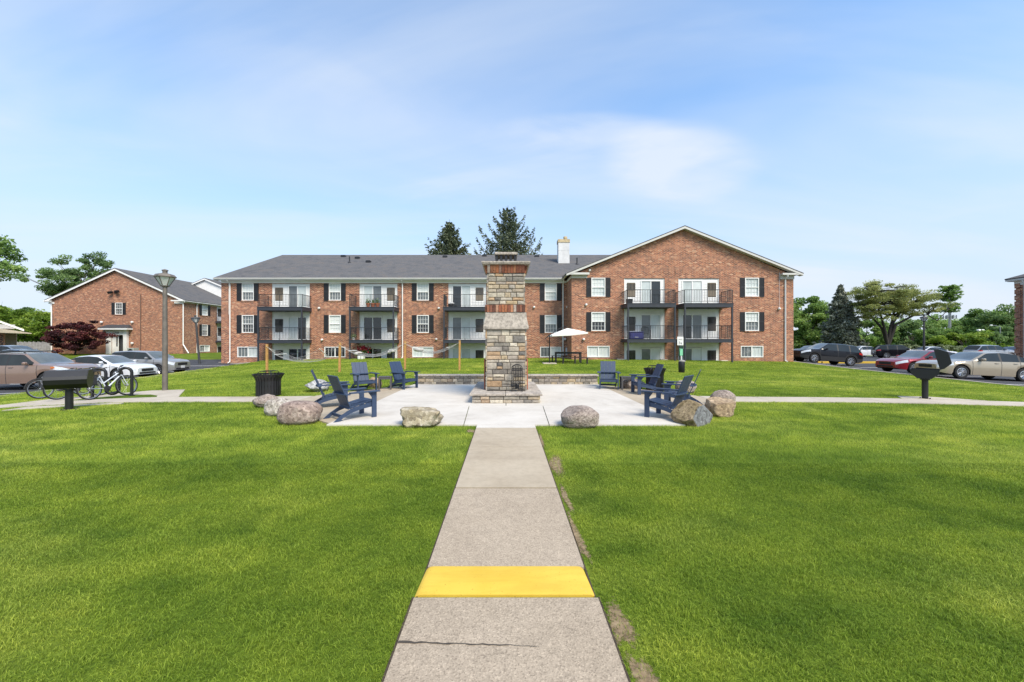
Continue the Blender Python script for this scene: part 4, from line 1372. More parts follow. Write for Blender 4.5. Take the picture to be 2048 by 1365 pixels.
m = MB(); m.box(rx0 - .38, rx0 - .28, ry0 - .6, YR + .38, 6.645, 6.78); m.box(rx0 - .278, rx0 + 16.6, YR + .28, YR + .38, 6.645, 6.78); build('gutter', m, 'cream', rb, True)
m = MB()
zq = 6.86; ex0, ex1, ey0, ey1 = rx0 - .40, rx0 + 16.7, ry0 - .7, YR + .40
hh_ = (ex1 - ex0) / 2; zt_ = zq + hh_ * .44; xm_ = (ex0 + ex1) / 2
slab(m, [(ex0, ey0, zq), (ex0, ey1, zq), (xm_, ey1 - hh_, zt_), (xm_, ey0 + hh_, zt_)], .08)
slab(m, [(ex0, ey1, zq), (ex1, ey1, zq), (xm_, ey1 - hh_, zt_)], .08)
slab(m, [(ex1, ey0, zq), (ex1, ey1, zq), (xm_, ey1 - hh_, zt_), (xm_, ey0 + hh_, zt_)], .08)
slab(m, [(ex0, ey0, zq), (ex1, ey0, zq), (xm_, ey0 + hh_, zt_)], .08)
build('roof', m, 'shingle', rb, True)
pipe(rb, [(rx0 - .32, YR - .62, 6.7), (rx0 - .09, YR - .62, 6.2), (rx0 - .09, YR - .62, -.2)], .07)

# ---------------------------------------------------------------- low office with a canopy, far left
hx, hy = -51.9, 42.0
ho = thing('office_building', 'low beige building with tan canopy and numbered brick pillar, at the left edge', 'building', (hx, hy, -.2), R(51))
def hb(name, mb, mat, parent=None):
    return build(name, mb, mat, parent or ho)
m = MB(); m.box(-9, -.55, .6, 9, 0, 3.1); m.add([(-9, .6, 3.1), (-.55, .6, 3.1), (-4.8, .6, 5.4), (-9, 9, 3.1), (-.55, 9, 3.1), (-4.8, 9, 5.4)], [(0, 1, 2), (3, 5, 4), (0, 2, 5, 3), (1, 4, 5, 2)])
hb('wall', m, MATS.setdefault('beige', M('beige_wall', (.36, .29, .25), .9)))
m = MB(); k = .545
for sx in (1,):
    slab(m, [(0, 0, 3.28), (0, 9.4, 3.28), (-4.8, 9.4, 3.28 + 4.8 * k), (-4.8, 0, 3.28 + 4.8 * k)], .06)
    slab(m, [(-4.8, 0, 3.28 + 4.8 * k), (-4.8, 9.4, 3.28 + 4.8 * k), (-9.6, 9.4, 3.28), (-9.6, 0, 3.28)], .06)
hr = hb('roof', m, 'shingle')
m = MB(); m.add([(0, -.03, 3.05), (-4.8, -.03, 3.05 + 4.8 * k), (-4.8, -.03, 3.26 + 4.8 * k), (0, -.03, 3.26), (0, .03, 3.05), (-4.8, .03, 3.05 + 4.8 * k), (-4.8, .03, 3.26 + 4.8 * k), (0, .03, 3.26)],
              [(0, 1, 2, 3), (4, 7, 6, 5), (0, 4, 5, 1), (1, 5, 6, 2), (2, 6, 7, 3), (3, 7, 4, 0)])
hb('rake_board', m, 'white')
m = MB(); m.box(-1.9, -.6, .02, .6, 3.3, 3.75); hb('gable_siding', m, MATS.setdefault('sgrey', M('grey_siding', (.42, .42, .41), .7)))
m = MB(); m.add([(-4, -4.2, 3.75), (.5, -2.2, 2.84), (.5, .4, 2.84), (-4, .4, 3.75), (-4, -4.2, 2.9), (.5, -2.2, 2.76), (.5, .4, 2.76), (-4, .4, 2.9)],
               [(0, 1, 2, 3), (4, 7, 6, 5), (0, 4, 5, 1), (1, 5, 6, 2), (2, 6, 7, 3), (3, 7, 4, 0)])
hb('canopy', m, MATS.setdefault('tancan', M('tan_canopy', (.66, .56, .42), .7)))
m = MB(); m.box(-1.68, -1.22, -2.0, -1.4, -.1, 2.78); m.box(-1.15 - 1.0, -1.7, -1.0, -.4, -.1, 2.78)
pl_ = hb('pillar', m, 'brick')
for k_, ch_ in enumerate('2247'):
    t_ = text_mesh('house_number', ch_, .5, 'black', None, (0, 0, 0), (R(90), 0, 0))
    t_.parent = pl_; t_.location = (-1.45, -2.02, 2.42 - .42 * k_)
# grey wooden fence beyond the office
fn = thing('wooden_fence', 'weathered grey board fence between the low office and the gable wall', 'fence', (-63, 52, .1))
m = MB()
for k_ in range(62):
    x = -68.5 + k_ * .2
    m.box(x, x + .17, 52, 52.03, -.2, 2.0 - .05 * ((k_ * 7) % 3) - .25)
build('boards', m, 'fence_wood', fn, True)
m = MB()
for z in (.3, 1.4):
    m.box(-68.6, -56, 52.032, 52.08, z, z + .1)
build('rail', m, 'fence_wood', fn, True)
# ---------------------------------------------------------------- trees
def leaf_mat(name, lo, mid_, hi, transl=0.42):
    m, t, b = newmat(name)
    a = N(t, 'ShaderNodeAttribute', attribute_name='tint')
    base = ramp(t, a.outputs['Fac'], [(0.0, lo), (0.5, mid_), (1.0, hi)])
    t.links.new(base, b.inputs['Base Color'])
    b.inputs['Roughness'].default_value = 0.6
    b.inputs['Specular IOR Level'].default_value = 0.3
    tr = N(t, 'ShaderNodeBsdfTranslucent'); t.links.new(base, tr.inputs[0])
    ms = N(t, 'ShaderNodeMixShader'); ms.inputs[0].default_value = transl
    out = t.nodes['Material Output']
    t.links.new(b.outputs[0], ms.inputs[1]); t.links.new(tr.outputs[0], ms.inputs[2]); t.links.new(ms.outputs[0], out.inputs[0])
    MATS[name] = m
leaf_mat('leaf_mid', (0.095, 0.169, 0.044), (0.204, 0.328, 0.081), (0.356, 0.477, 0.138))
leaf_mat('leaf_dark', (0.069, 0.128, 0.045), (0.160, 0.254, 0.081), (0.286, 0.398, 0.144))
leaf_mat('leaf_lime', (0.098, 0.169, 0.019), (0.195, 0.305, 0.036), (0.312, 0.403, 0.065))
leaf_mat('leaf_locust', (0.166, 0.200, 0.052), (0.294, 0.329, 0.100), (0.470, 0.482, 0.176))
leaf_mat('leaf_red', (0.035, 0.013, 0.016), (0.088, 0.024, 0.029), (0.192, 0.051, 0.048))
leaf_mat('leaf_spruce', (0.045, 0.066, 0.034), (0.105, 0.130, 0.066), (0.200, 0.215, 0.120), .15)
leaf_mat('leaf_blue', (0.081, 0.098, 0.067), (0.190, 0.207, 0.147), (0.333, 0.345, 0.259), .1)
MATS['bark'] = M('bark', (.085, .07, .058), .95, var=.35, vs=9, bmp=.8, bs=22)
MATS['bark_dark'] = M('dark_bark', (.042, .036, .031), .95, var=.35, vs=9, bmp=.8, bs=22)
def leaf_quads(P, size, r, up=0.35, elong=1.5, dirs=None):
    n = len(P)
    nrm = r.normal(size=(n, 3)); nrm[:, 2] = np.abs(nrm[:, 2]) + up
    nrm /= np.linalg.norm(nrm, axis=1)[:, None]
    d = r.normal(size=(n, 3)) if dirs is None else dirs + r.normal(size=(n, 3)) * .35
    d -= nrm * (d * nrm).sum(1)[:, None]
    d /= np.linalg.norm(d, axis=1)[:, None] + 1e-9
    s = np.cross(nrm, d)
    L = (size * r.uniform(.6, 1.35, n))[:, None]
    a = d * L * elong / 2; b = s * L / 2
    q = np.stack([P - a, P - a * .1 - b * .9, P + a, P + a * .05 + b], 1)
    return q.reshape(-1, 3)
def crown_tree(name, label, cat, base, H, rx, ry, zc, rz_, nclump, nleaf, leaf, mat, seed, bark='bark', trunk_r=.18, shell=.55, clump_r=None, group=None, limbs=10, flat=1.0, up=.12, forks=None, keep=None):
    """tapered trunk, limbs that reach the clumps, and leaf clumps spread through an uneven ellipsoid (centre height zc, half height rz_)"""
    r = np.random.default_rng(seed)
    t = thing(name, label, cat, base, 0, group)
    # clump centres
    C = []
    while len(C) < nclump:
        p = r.normal(size=3); p /= np.linalg.norm(p)
        q = p * (shell + (1 - shell) * r.random()) ** .6
        # uneven outline
        bump_ = 1 + .22 * math.sin(3 * math.atan2(p[1], p[0]) + seed) + .16 * math.sin(5 * p[2] + 2.1 * seed + 2 * p[0])
        q = np.array([q[0] * rx, q[1] * ry, q[2] * rz_ * (1.0 if q[2] > 0 else .85)]) * bump_
        q[2] += zc
        if q[2] < .25: q[2] = .25 + r.random() * .4
        if keep is not None and not keep(q):
            continue
        C.append(q)
    C = np.array(C)
    cr = clump_r or (0.33 * (rx * ry * rz_) ** (1 / 3))
    rad = cr * r.uniform(.55, 1.25, nclump)
    per = max(6, nleaf // nclump)
    idx = np.repeat(np.arange(nclump), per)
    d = r.normal(size=(len(idx), 3)); d /= np.linalg.norm(d, axis=1)[:, None]
    rr = rad[idx] * r.random(len(idx)) ** .45
    P = C[idx] + d * rr[:, None] * np.array([1, 1, .62 * flat])
    tint = np.clip(.5 + .22 * r.normal(size=nclump)[idx] + .16 * r.normal(size=len(idx)), 0, 1)
    q = leaf_quads(P, leaf, r, up)
    npmesh('crown', q, 4, mat, t, np.repeat(tint, 4))
    # trunk and limbs
    m = MB()
    z0 = max(.5, (zc - rz_) * .8)
    top = Vector((0.05 * rx, 0, zc + rz_ * .25))
    if forks is None:
        m.tube([(0, 0, -.1), (.02, 0, z0 * .5), (0.03 * rx, 0.02, z0), tuple(top * .5 + Vector((0, 0, z0 * .5))), tuple(top)], [trunk_r * 1.25, trunk_r, trunk_r * .8, trunk_r * .5, trunk_r * .12], 9)
        roots = [(Vector((0.03 * rx, 0.02, z0)), trunk_r * .55)]
    else:
        m.tube([(0, 0, -.1), (0, 0, forks[0])], [trunk_r * 1.3, trunk_r], 10)
        roots = []
        for pts in forks[1:]:
            n_ = len(pts)
            m.tube([(0, 0, forks[0] - .15)] + list(pts), [trunk_r * (.80 - .66 * i / n_) for i in range(n_ + 1)], 8)
            for i, p in enumerate(pts):
                roots.append((Vector(p), trunk_r * (.55 - .40 * i / n_)))
    sel = r.permutation(nclump)[:limbs]
    for k in sel:
        c = Vector(C[k])
        s, rr_ = min(roots, key=lambda e: (e[0] - c).length + (4 if e[0].z > c.z + .5 else 0))
        if forks is None:
            s = Vector((0, 0, z0 + (c.z - z0) * .35 * r.random() if c.z > z0 else z0))
        midp = s.lerp(c, .5) + Vector((r.normal() * .08 * rx, r.normal() * .08 * ry, .10 * (c - s).length * flat))
        m.tube([s, s.lerp(midp, .5) + Vector((0, 0, .03)), midp, midp.lerp(c, .55), c], [rr_, rr_ * .8, rr_ * .55, rr_ * .35, rr_ * .1], 6)
        for _ in range(2):
            e = c + Vector(r.normal(size=3)) * cr * .45
            m.tube([midp, midp.lerp(e, .5), e], [rr_ * .35, rr_ * .22, .006], 5)
    build('trunk', m, bark, t, smooth=60)
    return t
def conifer(name, label, base, H, wid, seed, mat, ngap=1.0, z_low=.3, droop=.25, nl=26000, leaf=.16, tip_up=.15, group=None, power=.9, trunk_r=.22, whorl=.42):
    r = np.random.default_rng(seed)
    t = thing(name, label, 'conifer', base, 0, group)
    m = MB()
    m.tube([(0, 0, -.1), (0.03, .02, H * .5), (0, 0, H)], [trunk_r, trunk_r * .6, .02], 8)
    P = []; D = []; T = []
    z = z_low
    branches = []
    while z < H * .985:
        f = 1 - z / H
        L = wid * f ** power * r.uniform(.72, 1.12)
        nb = max(4, int(round((5 + 4 * f) * ngap)))
        a0 = r.random() * 6.28
        for k in range(nb):
            a = a0 + 6.283 * k / nb + r.normal() * .18
            l = max(.15, L * r.uniform(.62, 1.1))
            branches.append((z + r.normal() * .08, a, l))
        z += whorl * (.55 + .6 * f)
    tot = sum(b[2] for b in branches)
    for zb_, a, l in branches:
        n = 7
        pts = []
        for i in range(n):
            s_ = i / (n - 1)
            rad = l * s_
            zz = zb_ + l * (-droop * 4 * s_ * (1 - s_) * .6 - droop * s_ * .9 + tip_up * s_ ** 3 * 2) + .1 * l * s_
            pts.append(np.array([math.cos(a) * rad, math.sin(a) * rad, zz]))
        m.tube([tuple(p) for p in pts], [max(.008, .028 * l / 2 * (1 - i / n)) for i in range(n)], 4)
        k = max(8, int(nl * l / tot))
        s_ = r.random(k) ** .75
        fi = s_ * (n - 1); i0 = np.minimum(fi.astype(int), n - 2); fr = (fi - i0)[:, None]
        pa = np.array(pts)
        p = pa[i0] * (1 - fr) + pa[i0 + 1] * fr
        # side twigs hang from the branch
        w_ = l * .22 * (1.05 - s_) + .10
        side_ = r.normal(size=k) * w_
        perp = np.array([-math.sin(a), math.cos(a), 0])
        p = p + perp * side_[:, None]
        p[:, 2] -= np.abs(r.normal(size=k)) * (.10 + .13 * l * .4) + .22 * np.abs(side_)
        dd = np.stack([np.full(k, math.cos(a)), np.full(k, math.sin(a)), np.full(k, -.45)], 1) + perp * (np.sign(side_) * .7)[:, None]
        P.append(p); D.append(dd)
        T.append(np.clip(.45 + .14 * r.normal() + .17 * r.normal(size=k) + .18 * (s_ - .5), 0, 1))
    P = np.concatenate(P); D = np.concatenate(D); T = np.concatenate(T)
    npmesh('crown', leaf_quads(P, leaf, r, .2, 2.1, D), 4, mat, t, np.repeat(T, 4))
    build('trunk', m, 'bark_dark', t)
    return t
def P3(px, Y, z=None):
    x = fx(px, Y)
    return (x, Y, g(x, Y) if z is None else z)
# behind the long block
conifer('spruce_tree', 'dense dark spruce behind the roof, left of the stone chimney', P3(899, 60), 20.3, 11.5, 3, 'leaf_spruce', z_low=6, nl=30000, leaf=.20, power=.80, ngap=1.1, group='spruces behind the roof')
conifer('spruce_tree', 'taller thin spruce with bare drooping branches right above the stone chimney', P3(1016, 58), 21.7, 12.0, 8, 'leaf_spruce', z_low=6, nl=34000, leaf=.16, power=.72, droop=.30, tip_up=.26, ngap=.8, group='spruces behind the roof', whorl=.62)
# left side
crown_tree('leafy_tree', 'tree reaching in with leafy boughs at the upper left edge', 'tree', (-44.6, 30.0, -.4), 12, 5.8, 2.2, 8.5, 3.6, 150, 30000, .15, 'leaf_mid', 21, clump_r=1.0, limbs=14, flat=.8)
crown_tree('leafy_tree', 'tall loose tree rising behind the gable of the left brick building', 'tree', P3(168, 62), 16, 5.4, 4.5, 11.0, 4.6, 150, 30000, .17, 'leaf_dark', 22, clump_r=.8, limbs=50, shell=.4)
crown_tree('leafy_tree', 'bright lime green tree left of the left brick building', 'tree', P3(74, 58), 7, 3.1, 2.6, 3.3, 3.1, 60, 16000, .2, 'leaf_lime', 23, clump_r=.95, limbs=20)
crown_tree('leafy_tree', 'dark green tree behind the lime green one', 'tree', P3(42, 76), 9, 4.8, 3.5, 4.8, 3.7, 50, 12000, .30, 'leaf_dark', 24, limbs=20)
crown_tree('leafy_tree', 'yellow green tree peeping over the low office roof at the left edge', 'tree', P3(-6, 66), 9, 3.2, 3, 4.6, 3.6, 45, 9000, .26, 'leaf_lime', 25, limbs=15)
crown_tree('japanese_maple', 'dark red Japanese maple in front of the left gable wall', 'tree', (fx(150, 44.5), 44.5, .2), 4.4, 3.2, 1.7, 2.0, 1.95, 95, 15000, .12, 'leaf_red', 26, bark='bark_dark', trunk_r=.08, clump_r=.50, limbs=60, flat=.8, shell=.3)
# right side
crown_tree('leafy_tree', 'mid green bushy tree directly right of the gabled wing', 'tree', P3(1612, 72), 9.6, 3.7, 3.2, 5.1, 4.6, 70, 20000, .26, 'leaf_mid', 31, clump_r=1.3, limbs=16)
crown_tree('leafy_tree', 'paler green tree between the blue spruce and the gabled wing', 'tree', P3(1650, 84), 9, 3.4, 3, 4.4, 4.2, 50, 12000, .30, 'leaf_mid', 41, clump_r=1.3, limbs=12)
conifer('blue_spruce', 'grey blue spruce right of the gabled wing behind the parked cars', P3(1681, 62), 11.2, 3.6, 5, 'leaf_blue', z_low=.3, nl=42000, leaf=.20, power=.78, droop=.16, tip_up=.06, ngap=1.3, whorl=.34)
# honey locust: two leaning stems, wide flat-topped airy crown
FK = [1.5, [(.25, 0, 3.2), (.95, .1, 5.0), (2.2, .1, 6.8), (4.2, .2, 8.1), (6.2, .3, 8.4)], [(-.4, 0, 3.4), (-1.0, -.1, 5.4), (-1.5, .1, 7.6), (-2.3, 0, 9.6)],
      [(.35, .1, 3.6), (1.0, .2, 6.0), (1.5, .2, 8.0), (1.7, .3, 10.4)], [(-.6, .3, 4.0), (-2.4, .4, 6.2), (-4.0, .4, 7.4)], [(.9, -.3, 4.6), (3.4, -.5, 6.0), (5.6, -.5, 6.1), (7.0, -.5, 5.2)]]
crown_tree('honey_locust', 'broad airy honey locust with forked dark trunk behind the car park', 'tree', P3(1776, 60), 11.8, 7.0, 4.2, 7.9, 3.3, 190, 46000, .125, 'leaf_locust', 33, bark='bark_dark', trunk_r=.29, clump_r=1.0, limbs=120, flat=.72, shell=.25, forks=FK, up=.2,
           keep=lambda q: q[2] > 4.6 + .25 * abs(q[0]) * (q[0] < 0) * 0 and not (abs(q[0]) < 1.8 and q[2] < 6.2))
crown_tree('leafy_tree', 'dense green tree behind the locust trunk', 'tree', P3(1735, 74), 7, 3.8, 3, 3.0, 3.2, 50, 14000, .24, 'leaf_mid', 34, limbs=14)
crown_tree('leafy_tree', 'dark green tree right of the locust trunk, behind the black hatchback', 'tree', P3(1822, 76), 5.2, 4.0, 3, 2.9, 2.9, 50, 14000, .24, 'leaf_dark', 35, limbs=14)
crown_tree('leafy_tree', 'rounded green tree behind the tall car park lamp', 'tree', P3(1878, 70), 4, 3.6, 2.6, 2.4, 2.2, 50, 13000, .22, 'leaf_mid', 36, limbs=12)
crown_tree('leafy_tree', 'yellow green bushy tree left of the banner lamp', 'tree', P3(1930, 66), 4, 3.6, 2.4, 1.95, 1.85, 48, 12000, .20, 'leaf_lime', 37, limbs=12)
for i, (px_, Y, zc, rx, rz_, mt, lab) in enumerate([
        (1905, 118, 5.4, 7.5, 4.6, 'leaf_mid', 'distant loose green tree at the foot of the antenna tower'),
        (1948, 112, 5.2, 6.5, 4.2, 'leaf_mid', 'distant green tree above the banner lamp'),
        (1990, 104, 6.0, 6.2, 4.6, 'leaf_mid', 'distant tall green tree behind the thin street light'),
        (2026, 98, 6.0, 5.8, 4.6, 'leaf_dark', 'distant dark tree touching the right brick building'),
        (1984, 80, 2.4, 4.2, 2.1, 'leaf_dark', 'low dark tree behind the shorter street light')]):
    crown_tree('leafy_tree', lab, 'tree', P3(px_, Y), zc + rz_, rx, rx * .8, zc, rz_, 46, 11000, .34 if Y > 90 else .26, mt, 60 + i, limbs=16, shell=.4, group='distant trees past the right car park')
for i, (px_, Y, lab) in enumerate([(1955, 60, 'lime green shrub below the banner lamp'), (1990, 60, 'lime green shrub left of the thin street light foot'), (2024, 58, 'yellow green shrub beside the right brick building')]):
    crown_tree('shrub', lab, 'shrub', P3(px_, Y), 1.6, 1.9, 1.2, .85, .8, 22, 4500, .15, 'leaf_lime', 70 + i, trunk_r=.05, limbs=6, group='lime shrubs along the far kerb')
leaf_mat('leaf_pale', (0.140, 0.175, 0.088), (0.263, 0.315, 0.158), (0.420, 0.473, 0.280))
for i, (px_, Y, lab) in enumerate([(1802, 62, 'pale flowering shrub right of the locust trunk'), (1826, 60, 'pale shrub above the black hatchback roof'), (1872, 60, 'pale shrub above the white sedan by the lamp'), (1903, 60, 'low pale shrub left of the grey estate car')]):
    crown_tree('shrub', lab, 'shrub', P3(px_, Y), 1.5, 1.6, 1.0, .8, .8, 20, 3600, .13, 'leaf_pale', 80 + i, trunk_r=.05, limbs=6, group='pale shrubs along the far kerb')
# far woods closing the horizon
rng = np.random.default_rng(77)
Q = []; T = []
for k in range(330):
    a = -1.45 + 2.9 * rng.random()
    d = 240 + 60 * rng.random()
    x, y = d * math.sin(a), d * math.cos(a)
    if y < 40: continue
    h = 5.0 + 3.0 * rng.random()
    n = 160
    p = rng.normal(size=(n, 3)); p /= np.linalg.norm(p, axis=1)[:, None]
    p *= rng.random((n, 1)) ** .3
    p = p * np.array([6, 6, h / 2]) + np.array([x, y, h * .45])
    Q.append(p); T.append(np.clip(.45 + .15 * rng.normal() + .15 * rng.normal(size=n), 0, 1))
Q = np.concatenate(Q); T = np.concatenate(T)
fo = npmesh('far_woods', leaf_quads(Q, 1.5, rng, .3, 1.2), 4, 'leaf_dark', None, np.repeat(T, 4))
fo['kind'] = 'stuff'; fo['label'] = 'far off belt of woods along the horizon'; fo['category'] = 'woods'
# ---------------------------------------------------------------- cars
MATS['tyre'] = M('tyre_rubber', (.012, .012, .013), .85, var=.2)
MATS['rim'] = M('alloy_rim', (.55, .56, .58), .3, .85, var=.05)
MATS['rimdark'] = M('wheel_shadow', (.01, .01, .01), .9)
MATS['cglass'] = M('car_glass', (.018, .022, .022), .04, var=.3, vs=1.5, spec=.4)
MATS['wglass'] = M('windscreen_glass', (.10, .115, .11), .05, var=.4, vs=1.2, spec=.8, coat=.5)
MATS['trim'] = M('black_plastic', (.02, .02, .021), .6, var=.1)
MATS['lamp'] = M('headlamp_glass', (.62, .64, .66), .12, .2, var=.2, vs=12, coat=.8)
MATS['amber'] = M('amber_lens', (.60, .16, .03), .2, coat=.6)
MATS['tail'] = M('red_lens', (.35, .015, .012), .2, coat=.6)
MATS['plate'] = M('plate_white', (.6, .6, .6), .5)
def paint(name, col, metal=.5):
    m = M(name, col, .28, metal, var=.03, vs=2, coat=.8)
    MATS[name] = m
    return name
paint('paint_brown', (.25, .168, .128), .25); paint('paint_white', (.70, .71, .73), .1); paint('paint_grey', (.33, .325, .32)); paint('paint_black', (.006, .006, .009), .0); MATS['paint_black'].node_tree.nodes['Principled BSDF'].inputs['Coat Weight'].default_value = .35; MATS['paint_black'].node_tree.nodes['Principled BSDF'].inputs['Specular IOR Level'].default_value = .2
paint('paint_red', (.26, .016, .026), .35); paint('paint_tan', (.44, .37, .275)); paint('paint_silver', (.36, .37, .39)); paint('paint_navy', (.02, .028, .055))
def smooth_interp(x, xs, ys):
    return np.interp(x, xs, ys)
STY = {
 # top line (x from front +) in fractions of length; heights in metres: cowl, roof front, roof rear, deck start
 'sedan': dict(L=4.82, W=1.82, H=1.46, r=.335, fa=.955, ra=1.05, cowl=1.45, rf=2.15, rr=3.45, deck=4.15, zn=.66, zc=.96, zd=1.06, zt=.98, belt=(.66, .80, .93, .97, .95), pill=(2.72, 3.56)),
 'compact': dict(L=4.60, W=1.78, H=1.42, r=.325, fa=.93, ra=.98, cowl=1.32, rf=2.08, rr=3.25, deck=4.05, zn=.64, zc=.95, zd=1.06, zt=.98, belt=(.62, .78, .92, .97, .94), pill=(2.58, 3.40)),
 'suv': dict(L=4.60, W=1.82, H=1.66, r=.36, fa=.92, ra=.98, cowl=1.32, rf=2.02, rr=4.05, deck=4.52, zn=.82, zc=1.12, zd=1.10, zt=1.05, belt=(.78, .98, 1.06, 1.10, 1.06), pill=(2.62, 3.52)),
 'boxy': dict(L=4.20, W=1.80, H=1.60, r=.345, fa=.88, ra=.75, cowl=1.15, rf=1.78, rr=3.92, deck=4.15, zn=.84, zc=1.08, zd=1.12, zt=1.05, belt=(.80, .97, 1.04, 1.10, 1.10), pill=(2.40, 3.25)),
}
def car(label, cat, loc, yaw, style, pnt, group, flip=False, glass='cglass', spokes=7, zoff=0.0, plate=False, amber=False, lights=True, cladding=False):
    s = STY[style]; L, Wd, H, rw = s['L'], s['W'], s['H'], s['r']
    t = thing('parked_car', label, cat, (loc[0], loc[1], loc[2]), yaw, group)
    # distance from the nose: q = 0 at the nose, L at the tail; local x = L/2 - q
    fa, ra = s['fa'], L - s['ra']
    p1, p2 = s['pill']
    base_q = set(np.round(np.concatenate([np.array([0, .03, .08, .16, .28, .42]), np.arange(.5, L - .45, .11), np.array([L - .42, L - .28, L - .16, L - .08, L - .03, L])]), 3))
    seams = [s['cowl'] - .02, p1, p2]
    for c in seams:
        base_q |= {round(c - .012, 3), round(c + .012, 3)}
    for c in (p1, p2):
        base_q |= {round(c - .045, 3), round(c + .045, 3)}
    for c in (s['cowl'], s['rf'], s['rr'], s['deck']):
        base_q.add(round(c, 3))
    Rq = rw + .065
    for ax in (fa, ra):
        for k in np.linspace(-1, 1, 15):
            base_q.add(round(ax + Rq * math.sin(k * math.pi / 2), 3))
    qs = np.array(sorted(base_q)); qs = qs[(qs >= 0) & (qs <= L)]
    keepq = [qs[0]]
    for q in qs[1:]:
        if q - keepq[-1] > .006: keepq.append(q)
    qs = np.array(keepq)
    b0, b1, b2, b3, b4 = s['belt']
    belt = np.interp(qs, [0, .35, s['cowl'], L * .72, L - .3, L], [b0, b1, b2, b3, b4 + .02, b4 - .03])
    # smooth top line
    tq = [0, .12, .5, s['cowl'], s['rf'], (s['rf'] + s['rr']) / 2, s['rr'], s['deck'], L - .12, L]
    tz = [s['zn'] + .0, s['zn'] + .10, (s['zn'] + .10) * .45 + s['zc'] * .55, s['zc'], H - .055, H, H - .05, s['zd'], s['zt'] + .02, s['zt'] - .07]
    fine = np.linspace(0, L, 481)
    tf = np.interp(fine, tq, tz)
    for _ in range(3):
        kk = np.ones(13) / 13
        tf = np.convolve(np.pad(tf, 6, mode='edge'), kk, 'valid')
    top = np.interp(qs, fine, tf)
    bf = np.interp(fine, qs, belt)
    bf = np.convolve(np.pad(bf, 12, mode='edge'), np.ones(25) / 25, 'valid')
    belt = np.minimum(np.interp(qs, fine, bf), top - .035)
    e0 = np.clip(1 - qs / .62, 0, 1); e1 = np.clip(1 - (L - qs) / .6, 0, 1)
    w = Wd / 2 * (1 - .30 * e0 ** 2.3 - .20 * e1 ** 2.4)
    w -= .012 * np.cos((qs / L - .5) * math.pi * 2) * 0
    sill = .215 + .10 * np.clip(1 - qs / .5, 0, 1) ** 1.5 + .12 * np.clip(1 - (L - qs) / .55, 0, 1) ** 1.4
    if style in ('suv', 'boxy'): sill += .05
    zb = sill.copy()
    for ax in (fa, ra):
        m_ = np.abs(qs - ax) < Rq
        zb[m_] = np.maximum(zb[m_], rw + np.sqrt(np.maximum(Rq ** 2 - (qs[m_] - ax) ** 2, 0)))
    secs = []
    for i, q in enumerate(qs):
        x = L / 2 - q
        B, T_, ww, z0 = belt[i], top[i], w[i], zb[i]
        h = max(T_ - B, .03)
        zm = z0 + (B - z0) * .42
        zl = max(B - .15, z0 + (B - z0) * .55)
        wr = ww * .95 - (max(h - .10, 0)) * .40
        if h < .2: wr = ww * (.93 - .25 * h)
        sec = [(x, 0, z0), (x, ww * .80, z0), (x, ww * .975, z0 + .004), (x, ww, zm), (x, ww * .992, zl), (x, ww * .955, B), (x, wr, T_ - min(.055, h * .45)), (x, wr * .86, T_ - min(.012, h * .1)), (x, wr * .45, T_ + .012), (x, 0, T_ + .018)]
        secs.append(sec)
    K = len(secs[0])
    V = []
    for sec in secs:
        V += sec + [(p[0], -p[1], p[2]) for p in sec[1:-1]]
    per = 2 * K - 2
    def vid(i, k, side):
        if k == 0: return i * per
        if k == K - 1: return i * per + K - 1
        return i * per + k if side > 0 else i * per + K + k - 1
    parts = {}
    def put(key, f): parts.setdefault(key, []).append(f)
    for i in range(len(qs) - 1):
        qm = (qs[i] + qs[i + 1]) / 2; wd_ = qs[i + 1] - qs[i]
        hh = (top[i] - belt[i] + top[i + 1] - belt[i + 1]) / 2
        seam = any(abs(qm - c) < .0125 for c in seams[1:]) and wd_ < .03
        seam0 = abs(qm - seams[0]) < .0125 and wd_ < .03
        for k in range(K - 1):
            for sd in (1, -1):
                f = (vid(i, k, sd), vid(i + 1, k, sd), vid(i + 1, k + 1, sd), vid(i, k + 1, sd))
                f = tuple(dict.fromkeys(f))
                if len(f) < 3: continue
                if sd < 0: f = f[::-1]
                key = 'body'
                nm = 'L' if sd > 0 else 'R'
                if k <= 1: key = 'underbody'
                if k in (2, 3, 4):
                    if seam: key = 'seam'
                    elif seam0 and k >= 2: key = 'seam'
                    elif s['cowl'] - .02 < qm < p1: key = 'door_f' + nm
                    elif p1 < qm < p2 and not (abs(qm - ra) < Rq and False): key = 'door_r' + nm
                if k == 2 and cladding: key = 'cladding'
                if k == 4 and lights:
                    if .05 < qm < .58: key = 'head' + nm
                    if L - .40 < qm < L - .02: key = 'tail' + nm
                if k == 5 and hh > .13 and s['cowl'] + .12 < qm < s['deck'] - .10:
                    if abs(qm - p1) < .05: key = 'pillar1' + nm
                    elif abs(qm - p2) < .05: key = 'pillar2' + nm
                    elif qm < p1: key = 'win_f' + nm
                    elif qm < p2: key = 'win_r' + nm
                    else: key = 'win_q' + nm
                if k in (7, 8) and s['cowl'] - .05 < qm < s['rf'] + .02: key = 'windshield'
                if k in (7, 8) and s['rr'] - .0 < qm < s['deck'] - .03: key = 'rear_window'
                put(key, f)
    n = len(qs)
    put('nose', tuple([vid(0, k, 1) for k in range(K)] + [vid(0, k, -1) for k in range(K - 2, 0, -1)]))
    put('tailcap', tuple([vid(n - 1, k, 1) for k in range(K)][::-1] + [vid(n - 1, k, -1) for k in range(1, K - 1)]))
    parts['body'] = parts['body'] + parts.pop('nose') + parts.pop('tailcap')
